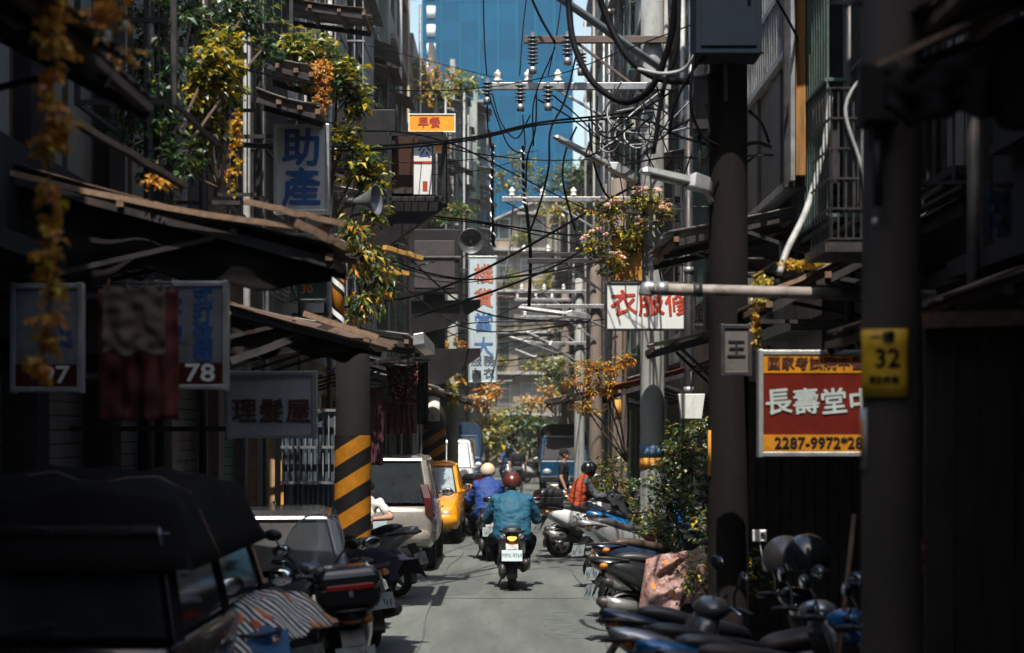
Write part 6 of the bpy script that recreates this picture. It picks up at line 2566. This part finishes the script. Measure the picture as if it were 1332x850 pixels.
# far left balcony greenery, sunlit
far = [((560, 110), 62, (1.0, 1, .7), "orange and green roof garden at the left foot of the blue tower", [lf_or, lf_olive, lf_yel, lf_grn], [2, 3, 2, 2]),
       ((580, 470), 52, (.5, .6, .7), "orange leaved shrub beyond the banded left pole", [lf_or, lf_yel, lf_olive], [3, 2, 2]),
       ((578, 515), 46, (.25, .4, .35), "small yellow shrub below the orange one beyond the banded pole", [lf_yel, lf_olive], [2, 2]),
       ((632, 515), 66, (.6, .6, .45), "dry pinkish shrub under the tall white sign", [lf_dry, lf_pale, lf_or], [3, 2, 1]),
       ((705, 520), 68, (.6, .6, .5), "dry brown shrub right of mid lane in the far sun", [lf_dry, lf_olive, lf_pale], [3, 2, 1]),
       ((720, 480), 74, (.5, .5, .5), "pale green bush on a far balcony right of mid lane", [lf_pale, lf_grn, lf_olive], [2, 2, 2]),
       ((598, 110), 75, (.8, .8, .5), "rooftop bush behind the orange signboard", [lf_grn, lf_olive, lf_yel], [3, 3, 1]),
       ((585, 278), 66, (.8, .6, .4), "balcony bush on the far left grey house", [lf_grn, lf_olive], [3, 2]),
       ((668, 228), 90, (.9, .9, 1.2), "tall yellow green balcony bush below the blue tower, on the left", [lf_grn, lf_yel, lf_olive], [3, 2, 3]),
       ((720, 235), 92, (1.0, .9, 1.0), "round green balcony bush below the blue tower, on the right", [lf_grn, lf_olive, lf_pale], [3, 3, 1]),
       ((735, 270), 88, (1.1, .9, .7), "yellowish bush under the far crossarm", [lf_yel, lf_olive, lf_pale], [2, 3, 2]),
       ((752, 225), 84, (.9, .9, 1.1), "dark palm like bush at the right edge of the sky gap", [lf_dk, lf_grn, lf_olive], [3, 3, 1])]
for i, ((px, py), d, rr, lb, ms, ws_) in enumerate(far):
    c = at(px, py, d)
    bs = c - V((0, 0, rr[2]))
    plant("bush", lb, bs, [((0, 0, rr[2]), rr, 2), ((rr[0] * .5, 0, rr[2] * 1.4), tuple(x * .5 for x in rr), .7), ((-rr[0] * .6, 0, rr[2] * .7), tuple(x * .5 for x in rr), .7)],
          420, .2 * (.6 + d / 150), ms, ws_, seed=60 + i, w=.5, cat="bush")
# green trees at the end of the open road
for i, (px, py, d, rr, lb, ms, ws_) in enumerate(((632, 572, 82, (.75, .8, 1.0), "sunny yellow green street tree left of the far walker", [lf_pale, lf_yel, lf_olive, lf_grn], [2, 3, 2, 2]),
                                                  (668, 562, 90, (1.1, 1, 1.2), "green street tree straight ahead at the lane's end", [lf_grn, lf_olive, lf_blue], [3, 3, 2]),
                                                  (694, 570, 96, (.9, 1, .9), "dark green street tree right of the far walker", [lf_grn, lf_dk, lf_pale], [3, 3, 1]))):
    c = at(px, py, d)
    root = plant("street_tree", lb, (c.x, d, 0), [((0, 0, c.z), rr, 3), ((rr[0] * .5, 0, c.z + rr[2] * .6), tuple(x * .6 for x in rr), 1), ((-rr[0] * .6, -.2, c.z - rr[2] * .3), tuple(x * .55 for x in rr), 1)],
                 900, .3, ms, ws_, seed=80 + i, w=.5, cat="tree", stems=False)
    b = MB()
    b.tube(spline([(0, 0, 0), (.05, 0, c.z * .5), (0, 0, c.z)], 5), [.14 - .008 * q for q in range(11)], 8)
    b.build("trunk", stemm, root)
    b = MB()
    for k in range(6):
        a = k * 1.1
        b.tube([(0, 0, c.z * .6 + .1 * k), (rr[0] * .6 * math.cos(a), rr[1] * .6 * math.sin(a), c.z + .15 * k)], [.05, .02], 5)
    b.build("limb", stemm, root)
# right: pink flowering plants on the balcony, orange shrub, big bush, pot plant
B = at(825, 330, 28.05)
plant("flowering_plant", "pink flowered bushy plant in the sun above the red lettered white board", B,
      [(rel(at(790, 275, 28.05), B), (.25, .3, .2), 2), (rel(at(840, 262, 28.05), B), (.3, .3, .2), 2.3), (rel(at(815, 300, 28.05), B), (.3, .3, .28), 2.6), (rel(at(775, 318, 27.85), B), (.18, .25, .25), 1.8), (rel(at(795, 345, 27.85), B), (.2, .25, .2), 1.4),
       (rel(at(862, 280, 28.05), B), (.12, .2, .18), .8)],
      2200, .075, [lf_olive, lf_yel, lf_or, lf_dk, lf_grn], [4, 3.2, .6, 2, 2], seed=41, single=250, w=.5, flowers=46, fl_size=.05)
B = at(815, 640, 31.5)
plant("orange_shrub", "orange leaved shrub reaching over the lane left of the pale pole", (B.x, 31.5, 1.6),
      [(rel(at(775, 480, 31.4), (B.x, 31.5, 1.6)), (.38, .3, .16), 2), (rel(at(790, 505, 31.4), (B.x, 31.5, 1.6)), (.34, .3, .14), 1.8), (rel(at(745, 500, 31.3), (B.x, 31.5, 1.6)), (.2, .25, .07), .9), (rel(at(765, 530, 31.4), (B.x, 31.5, 1.6)), (.26, .3, .12), 1.4),
       (rel(at(808, 470, 31.5), (B.x, 31.5, 1.6)), (.2, .3, .12), .9)],
      1300, .085, [lf_or, lf_yel, lf_olive, lf_dk], [4, 3.5, 1.6, 1], seed=42, single=200, w=.4)
BB = (2.12, 24.6, .1)
plant("big_bush", "large glossy leaved bush filling the right side by the pale pole", BB,
      [(rel(at(885, 590, 24.4), BB), (.34, .35, .35), 2.4), (rel(at(868, 640, 24.3), BB), (.34, .35, .35), 2.4), (rel(at(895, 680, 24.2), BB), (.36, .4, .4), 3), (rel(at(862, 700, 24), BB), (.3, .35, .3), 1.8), (rel(at(905, 565, 24.5), BB), (.2, .3, .25), 1),
       (rel(at(920, 640, 23), BB), (.25, .35, .5), 1.6)],
      3200, .095, [lf_grn, lf_dk, lf_olive, lf_blue, lf_pale, lf_yel], [3, 3.2, 1.8, 2, 1.1, .7], seed=43, single=300, w=.45, cat="bush")  # extra pale and blue green leaves stand in for sun glints
BB = (1.95, 18.7, .1)
plant("dark_bush", "dark weedy bush between the pink cloth and the dark pole", BB,
      [(rel(at(935, 700, 18.2), BB), (.25, .3, .35), 2), (rel(at(965, 745, 18), BB), (.28, .3, .2), 1.6), (rel(at(905, 745, 18.8), BB), (.2, .3, .2), 1)],
      1100, .08, [lf_dk, lf_grn, lf_olive, lf_yel], [5, 3, 1, .7], seed=44, single=120, w=.45, cat="bush")
BB = (2.35, 41, .1)
plant("bush", "leafy green plants behind the orange vested rider", BB, [((-.5, 0, .9), (.4, .5, .5), 2), ((-.2, -2, .7), (.4, .6, .45), 2), ((-.45, -3.5, 1.2), (.3, .4, .5), 1.4)], 900, .12, [lf_grn, lf_dk, lf_olive, lf_yel, lf_pale], [3, 3, 2, 1, .6], seed=45, w=.5, cat="bush")
# terracotta tubs
pot = thing("plant_tub", "round terracotta tub by the lane's right edge", "plant pot", (1.76, 27.9, 0.0))
b = MB()
terr = mat("terracotta", (.3, .085, .045), rough=.75, var=.2, dirt=.35)
b.lathe([(.2, 0.3), (.21, .31), (.27, .62), (.3, .63), (.3, .7), (.275, .705), (.25, .64), (.24, .6)], 28, caps=False)
b.lathe([(.001, .6), (.25, .6)], 28, caps=False)
b.build("bowl", terr, pot)
b = MB()
b.lathe([(.2, .29), (.36, .3), (.38, .36), (.36, .36), (.2, .32)], 28)
b.build("saucer", terr, pot)
b = MB()
b.lathe([(.3, 0), (.28, .29)], 20)
b.build("stand", pave, pot)
plant("tub_plant", "leafy yellow green plant growing in the terracotta tub", (1.76, 27.9, .62), [((0, -.05, .12), (.28, .25, .13), 2), ((.1, 0, .3), (.16, .2, .16), 1), ((-.02, -.05, .38), (.05, .05, .16), .4)], 420, .085, [lf_olive, lf_pale, lf_yel, lf_grn, lf_dk], [2, .8, 1.4, 3, 3], seed=46, single=80, w=.45)
# moss on the right awning's edge
for i, (px, py, d, rr, lb) in enumerate(((992, 378, 15.7, (.09, .1, .17), "mossy clump hanging at the right awning's lower corner"), (1040, 343, 15.7, (.2, .1, .04), "dry moss strip along the right awning's front edge"), (1090, 335, 15.7, (.16, .1, .035), "dry brown moss at the right awning's end beside the pole"),
                                         (985, 420, 15.7, (.03, .06, .2), "thin mossy strand hanging below the right awning's corner"))):
    plant("moss_clump", lb, at(px, py, d), [((0, 0, 0), rr, 1)], 800, .026, [lf_yel, lf_olive, lf_dry], [2, 3, 3] if i else [3, 4, .6], seed=50 + i, w=.8, stems=False, cat="moss", droop=.5)
for i, (px, py, d, lb) in enumerate(((205, 238, 14.0, "dead leaves lying on the rusty roof edge under the creeper"),)):
    plant("dead_leaves", lb, at(px, py, d), [((0, 0, 0), (.22, .1, .04), 1)], 120, .05, [lf_dry, lf_yel], [3, 1], seed=55 + i, w=.7, stems=False, cat="dead leaves")

# ================================================================== air conditioners
def make_ac(label, loc, rz, group=None):
    root = thing("air_conditioner", label, "air conditioner", loc, rz, group)
    b = MB()
    b.box((0, 0, 0), (.78, .3, .56))
    b.build("casing", mat("ac_cream", (.42, .41, .37), rough=.5, dirt=.6, dirtc=(.16, .12, .09)), root, bevel=.015)
    b = MB()
    M = rotx(rad(90))
    for rr in (.22, .17, .12, .07):
        b.lathe([(rr - .006, -.006), (rr, 0), (rr + .006, -.006)], 24, M, c=(-.12, -.165, 0), caps=False)
    for k in range(8):
        a = k * math.pi / 4
        b.bar((-.12, -.164, 0), (-.12 + .22 * math.cos(a), -.164, .22 * math.sin(a)), .006)
    b.build("fan_grille", steel_dk, root)
    b = MB()
    b.lathe([(.001, 0), (.215, 0)], 24, M, c=(-.12, -.153, 0), caps=False)
    b.build("fan_well", black_pl, root)
    b = MB()
    for s in (-1, 1):
        b.bar((s * .28, -.18, -.3), (s * .28, .25, -.3), .035)
        b.bar((s * .28, -.15, -.3), (s * .28, .25, -.62), .03)
    b.build("bracket", steel_dk, root)
    return root


ac0 = None
rr_ = random.Random(5)
AC = []
for s in (-1, 1):
    for k in range(15):
        d = 24 + k * 3.1 + rr_.uniform(-.8, .8)
        z = 3.9 + 3.05 * rr_.randrange(0, 3) + rr_.uniform(-.2, .2)
        AC.append((s, d, z))
for s, d, z in AC:
    x = s * (3.5 - .27)
    hs_ = [h_ for h_ in (LEFT if s < 0 else RIGHT) if h_[0] <= d < h_[1] + .2][0]
    lb = "air conditioner on the %s upper floor of the %s on the %s" % (["first", "second", "third", "fourth"][min(3, int((z - 3.3) / 3.05))], " ".join(hs_[5].split()[:3]), "left" if s < 0 else "right")
    if ac0 is None:
        ac0 = make_ac(lb, (x, d, z), rad(90 if s < 0 else -90), "air conditioners on the %s fronts" % ("left" if s < 0 else "right"))
    else:
        dup(ac0, (x, d, z), rad(90 if s < 0 else -90), lb, "air conditioners on the %s fronts" % ("left" if s < 0 else "right"))

# ================================================================== right front: barred bays, ochre strip, panels
root = thing("barred_bay", "dark projecting bay with metal panels and bars at the upper right, holding the ochre strip", "window bay", (2.68, 18.9, 4.45))
b = MB()
panel_m = mat("bay_panel", (.075, .07, .072), rough=.4, metal=.4, var=.35, scale=2, stretch=(3, 3, .5), dirt=.4)
b.span((.14, .1, 0), (.9, 6.4, 3.2))
b.build("box", mat("bay_dark", (.04, .038, .04), rough=.6), root)
for i in range(7):
    b = MB()
    b.span((.0 if i % 2 else .03, .1 + i * .92, .05), (.13, .1 + i * .92 + .86, 1.25))
    b.build("panel", panel_m, root, bevel=.01)
    b = MB()
    b.span((.01, .1 + i * .92 + .06, 1.36), (.13, .1 + i * .92 + .8, 2.5))
    b.build("pane", darkglass, root)
for z in (-.02, 1.26, 1.9, 2.55):
    b = MB()
    b.span((-.06, .08, z), (.1, 6.42, z + .07))
    b.build("rail", alum if z in (1.26, 2.55) else steel, root, bevel=.006)
b = MB()
for i in range(34):
    y = .15 + i * .185
    b.bar((-.045, y, 1.34), (-.045, y, 2.55), .022)
b.build("bars", steel, root)
b = MB()
b.span((-.1, -.02, -.05), (.16, .08, 3.2))
b.build("post", steel_dk, root, bevel=.01)
ochre = mat("ochre_board", (.3, .14, .03), rough=.7, var=.3, scale=2, stretch=(4, 4, .4), dirt=.3)
b = MB()
b.span((-.005, -.14, .05), (.09, -.04, 2.9))
ob = b.build("ochre_strip", ochre, root, bevel=.008)
b = MB()
b.span((-.06, -.19, -.0), (-.02, -.02, 3.0))
b.build("edge_trim", alum, root)
# near-front barred window and steel lattice at the far right
root = thing("lattice_cage", "dark iron lattice cage on the house right of the pale conduit", "window cage", (2.33, 14.55, 3.5))
b = MB()
for i in range(9):
    b.bar((.055 * i, 0, 0), (.055 * i, 0, 1.1), .012)
for j in range(6):
    b.bar((0, -.013, .22 * j), (.46, -.013, .22 * j), .012)
for j in range(6):
    b.bar((-.008, 0, .22 * j), (-.008, .9, .22 * j), .014)
for i in range(7):
    b.bar((.006, .15 * i, 0), (.006, .15 * i, 1.1), .012)
b.build("bars", steel_dk, root)
b = MB()
b.tube(spline([(.3, -.03, .05), (.22, -.05, .5), (.1, -.04, .95), (.28, -.05, 1.2), (.22, -.06, .7), (.26, -.05, .0)], 6), .014, 6)
b.build("tied_hose", cable_gr, root)
b = MB()
b.span((-.05, -.06, -.1), (.6, .95, -.03))
b.build("base", steel_dk, root)

# side cage on the upper left beside the blue-lettered sign
for (x, y, z, w, h, lb) in ((-2.95, 15.2, 4.6, .7, 1.9, "dark lattice panel at the far left above the rusty roof edge"), (-2.8, 20.3, 4.5, .4, 2.6, "tall iron frame left of the blue lettered sign"), (-3.1, 24.2, 6.6, .8, 1.4, "caged balcony with bars at the top left of the photo")):
    root = thing("iron_frame", lb, "window cage", (x, y, z))
    b = MB()
    n = int(w / .09)
    for i in range(n + 1):
        b.bar((-w / 2 + w * i / n, 0, 0), (-w / 2 + w * i / n, 0, h), .014)
    b.build("bars", steel_dk, root)
    b = MB()
    for q in (0, .33, .66, 1):
        b.bar((-w / 2, -.02, h * q), (w / 2, -.02, h * q), .035)
    for s in (-1, 1):
        b.bar((s * (w / 2 + .02), 0, -.02), (s * (w / 2 + .02), 0, h + .02), .04)
        b.bar((s * (w / 2 + .02), 0, h), (s * (w / 2 + .02), 2.2, h), .035)
        b.bar((s * (w / 2 + .02), 0, .0), (s * (w / 2 + .02), 2.2, .0), .035)
    b.build("frame", steel_dk, root)
for (px, py, d, w, lb) in ((375, 132, 19.35, .62, "small tin canopy with a pale edge just above the blue lettered sign"), (372, 85, 21.8, .6, "small tin canopy under the olive leaved plant"), (420, 8, 27, 1.2, "tin canopy at the very top left of the caged balcony")):
    p = at(px, py, d)
    awning(-1, -p.x + w * .5, p.z + .12, -p.x - w * .5, p.z - .04, d, d + (.6 if py == 132 else 1.3), tin, lb, seed=int(px), sheetw=.55, rag=.04, brace=False)

# grilles, shutter sheet and doors seen under the left awnings
root = thing("window_grille", "grey window grille below the brown lettered shop sign", "window grille", at(405, 605, 22.6))
b = MB()
for i in range(11):
    b.bar((-.33 + .066 * i, 0, -.2), (-.33 + .066 * i, 0, .62), .014)
for z in (-.2, .2, .62):
    b.bar((-.35, -.02, z), (.35, -.02, z), .03)
b.build("bars", steel, root)
b = MB()
b.box((0, .12, .2), (.7, .02, .85))
b.build("pane", mat("frosted_pane", (.06, .08, .1), rough=.3, var=.3), root)
root = thing("corrugated_screen", "blue grey corrugated screen behind the parked scooters on the left", "screen", at(415, 640, 23.5))
for i in range(5):
    b = MB()
    b.grid(lambda u, v: (-.42 + .18 * i + u * .19, .012 * math.cos(u * 2 * math.pi * 3) + .012 * (i % 2), -.55 + v * 1.0), 18, 2, thick=.004)
    b.build("sheet", mat("screen_blue", (.13, .18, .22), rough=.45, metal=.3, var=.35, dirt=.5, dirtc=(.09, .06, .04), stretch=(1, 1, .3)), root)
b = MB()
b.bar((-.45, -.03, .46), (.48, -.03, .46), .04)
b.build("rail", steel, root)
root = thing("yellow_post", "tan wooden door frame lit deep under the left awnings", "door frame", at(345, 660, 23))
for (px, w, m_) in ((328, .1, wood), (352, .08, mat("post_tan", (.4, .25, .14), rough=.8, var=.3)), (366, .035, mat("post_amber", (.7, .33, .05), rough=.6)), (376, .04, steel)):
    b = MB()
    b.box(((px - 345) * 23 / FP, .1, .35), (w, .05, 1.5))
    b.build("post", m_, root, bevel=.006)

# odds and ends on the right
root = thing("hanging_box", "blank white box under the small pale awning on the right", "box", at(899, 529, 23.8))
b = MB()
b.loft([[V((s_ * w, t_ * .08, z)) for s_, t_ in ((-1, -1), (1, -1), (1, 1), (-1, 1))] for z, w in ((-.15, .12), (.15, .16))], smooth=False)
b.build("body", face_white, root, bevel=.008)
b = MB()
b.tube([(0, 0, .15), (0, .0, .42)], .012, 6)
b.build("hanger", steel_dk, root)
root = thing("drainpipe", "dark drainpipe at the right end of the red lettered white board", "drainpipe", (2.36, 26.6, 0))
b = MB()
b.tube([(0, 0, 0), (0, 0, 3), (0, 0, 6.5)], .06, 10)
b.build("pipe", steel_dk, root)
b = MB()
for z in (1, 2.6, 4.2):
    b.lathe([(.07, z), (.07, z + .08)], 12)
b.build("collar", steel, root)
root = thing("broom", "wooden broom leaning by the nearest right pole", "broom", (1.85, 11.6, .0), 0)
b = MB()
b.tube([(0, 0, .25), (.18, .2, 1.6)], .014, 8)
b.build("handle", wood, root)
b = MB()
for i in range(40):
    a = i * 2.4
    b.tube([(.0, -.0, .28), (.1 * math.cos(a) * (i / 40) ** .5, .04 * math.sin(a), .02)], .004, 4)
b.build("bristles", lf_dry, root)
for (px, py, d, lb) in ((988, 697, 17.0, "small white switch box on the dark wall right of the dark pole"),):
    root = thing("switch_box", lb, "switch box", at(px, py, d))
    b = MB()
    b.box((0, 0, 0), (.12, .06, .1))
    b.build("body", whitep, root, bevel=.008)
    b = MB()
    b.box((.02, -.035, .01), (.03, .012, .04))
    b.build("switch", ink_blk, root)
    b = MB()
    b.tube([(0, 0, -.05), (.02, .0, -.18), (.2, .02, -.19)], .008, 6)
    b.build("wire", cable_gr, root)
# helmets hung on the scooters in the lower right pile
for (px, py, d, lb) in ((1022, 728, 13.4, "large grey open face helmet perched among the scooters at the lower right"), (1050, 726, 13.2, "second helmet, darker, to the right of the large grey one")):
    p = at(px, py, d)
    root = thing("helmet", lb, "helmet", p)
    b = MB()
    b.grid(lambda u, v: (.15 * math.sin(math.pi * .66 * u) * math.cos(2 * math.pi * v), .17 * math.sin(math.pi * .66 * u * (1 - .3 * max(0, math.sin(2 * math.pi * v)))) * math.sin(2 * math.pi * v), .15 * math.cos(math.pi * .66 * u)), 14, 26, thick=-.012)
    b.build("shell", mat("helmet_grey", (.16, .14, .13), rough=.35, coat=.4) if px < 1040 else blackh, root)
    b = MB()
    b.ell((0, -.04, .02), (.12, .11, .1), None, 12, 8)
    b.build("lining", blackfab, root)
# corrugated dark fence panel behind the clinic board
root = thing("slatted_wall", "dark slatted shutter wall under the red clinic board", "shutter wall", (2.15, 18.4, 0))
for i in range(13):
    b = MB()
    b.span((i * .11, .0 + .02 * (i % 2), .1), (i * .11 + .1, .04 + .02 * (i % 2), 2.5))
    b.build("slat", mat("slat_dark", (.05, .042, .04), rough=.6, var=.4, dirt=.4), root)
b = MB()
b.span((0, .062, .05), (1.42, .09, 2.55))
b.build("backing_board", black_pl, root)
root = thing("plank_wall", "dark plank wall and posts at the right edge of the photo", "wall", (2.05, 10.6, 0))
for i in range(9):
    b = MB()
    b.span((.15 + i * .16, .02 * (i % 2), .1), (.15 + i * .16 + .15, .05 + .02 * (i % 2), 2.7))
    b.build("plank", mat("plank_dark", (.045, .038, .036), rough=.7, var=.4, dirt=.4, stretch=(4, 4, .4)), root)
b = MB()
b.bar((.1, -.06, 2.68), (1.6, -.06, 2.72), .08)
b.build("rail", wood, root)
b = MB()
b.tube(spline([(.75, -.08, 2.9), (.85, -.1, 2.4), (.8, -.1, 1.9), (.95, -.1, 1.3)], 6), .012, 6)
b.build("cord", cable_gr, root)
# blue rag and dark tin canopy on the far top right
cloth("blue and grey rag hanging at the right edge of the photo", at(1300, 245, 10.2), .12, .25, mat("rag_blue", (.06, .11, .16), rough=.9, var=.5), folds=2, amp=.02, seed=12, name="rag", cat="rag")
# left: beams under the broad awning, hanging brush, hoses
for i, (a, e, w, lb) in enumerate(((at(85, 152, 12), at(240, 242, 13.4), .05, "weathered diagonal pole propped above the rusty roof edge"), (at(0, 222, 13.9), at(430, 300, 13.95), .05, "rough bleached beam along the front of the rusty roof"),
                                   (at(100, 388, 15.5), at(300, 408, 15.6), .03, "pale lath under the left awnings beside the hanging towel"), (at(300, 470, 17), at(440, 420, 17.2), .08, "heavy dark beam slanting under the brown awning"),
                                   (at(360, 500, 21), at(540, 462, 22.5), .05, "dark strut under the guttered awning"), (at(500, 322, 25), at(548, 336, 25.5), .07, "splintered yellow plank poking out below the sign cabinet's bracket"),
                                   (at(495, 352, 24), at(530, 356, 24.3), .06, "short yellow plank end behind the barber pole"), (at(520, 352, 26), at(565, 341, 26.5), .03, "bright metal tube sticking out under the planks"),
                                   (at(318, 262, 13.9), at(448, 292, 13.9), .05, "upper splintered plank along the rusty roof's outer end"), (at(385, 290, 13.85), at(452, 322, 13.85), .07, "thick curled plank end at the rusty roof's corner"),
                                   (at(395, 408, 16.9), at(492, 440, 16.9), .06, "ragged board end under the barber pole"), (at(985, 385, 15.5), at(1125, 330, 15.5), .04, "weathered batten along the mossy awning's edge"),
                                   (at(1140, 85, 8.5), at(1300, 12, 8.5), .03, "pale worn edge board of the top right awning"))):
    b = MB()
    a, e = V(a), V(e)
    n = 8
    P = [a.lerp(e, k / n) + V((0, 0, .015 * noise.noise(V((k * .9, i, 0))) - .05 * math.sin(math.pi * k / n) * (1 if i == 1 else 0))) - a for k in range(n + 1)]
    for k in range(n):
        b.bar(P[k], P[k + 1] + (P[k + 1] - P[k]) * .01, w * (1 + .12 * noise.noise(V((k, i, 5)))), w * .8)
    ob = b.build("beam", [mat("wood_bleached", (.22, .14, .09), rough=.85, var=.4, scale=5, stretch=(5, 5, 5), bump=.3), steel, mat("wood_yellow", (.5, .27, .07), rough=.8, var=.3)][0 if i in (0, 1, 2, 8, 9, 10, 11, 12) else (2 if i in (5, 6) else 1)] if i not in (3, 4) else steel_dk)
    ob.location = a
    tag(ob, lb, "beam")

# plants, awnings and boxes on the balconies of the house that closes the lane
re_ = random.Random(8)
spots = [(-2.6, 2), (-.4, 3), (1.6, 1), (3.4, 2), (.6, 4), (2.4, 3), (-1.4, 1)]
for i, (x, k) in enumerate(spots):
    plant("balcony_plant", "potted greenery on the end house, " + ["third balcony up, its left end", "fourth balcony up, left of the middle", "second balcony up, right of the middle", "third balcony up, its right end", "topmost balcony, near the middle", "fourth balcony up, its right part", "second balcony up, left of the middle"][i],
          (1.5 + x - 1.5, 149.7, 3.4 + k * 3.1), [((0, 0, .5), (.9, .5, .7), 2), ((.5, 0, .9), (.5, .4, .5), 1)], 260, .32, [lf_olive, lf_grn, lf_yel, lf_pale], [3, 2, 1.5, 1], seed=300 + i, stems=False)

# ================================================================== air
b = MB()
b.span((-60, -32, -1.0), (60, 225, 64))
hz = b.build("haze", mat("haze_empty", (1, 1, 1)))
hm = hz.data.materials[0]
hm.node_tree.nodes.clear()
ho = hm.node_tree.nodes.new("ShaderNodeOutputMaterial")
hv = hm.node_tree.nodes.new("ShaderNodeVolumePrincipled")
hv.inputs["Color"].default_value = (.95, .96, 1, 1)
hv.inputs["Density"].default_value = .0003
hm.node_tree.links.new(hv.outputs[0], ho.inputs["Volume"])
tag(hz, kind='stuff')
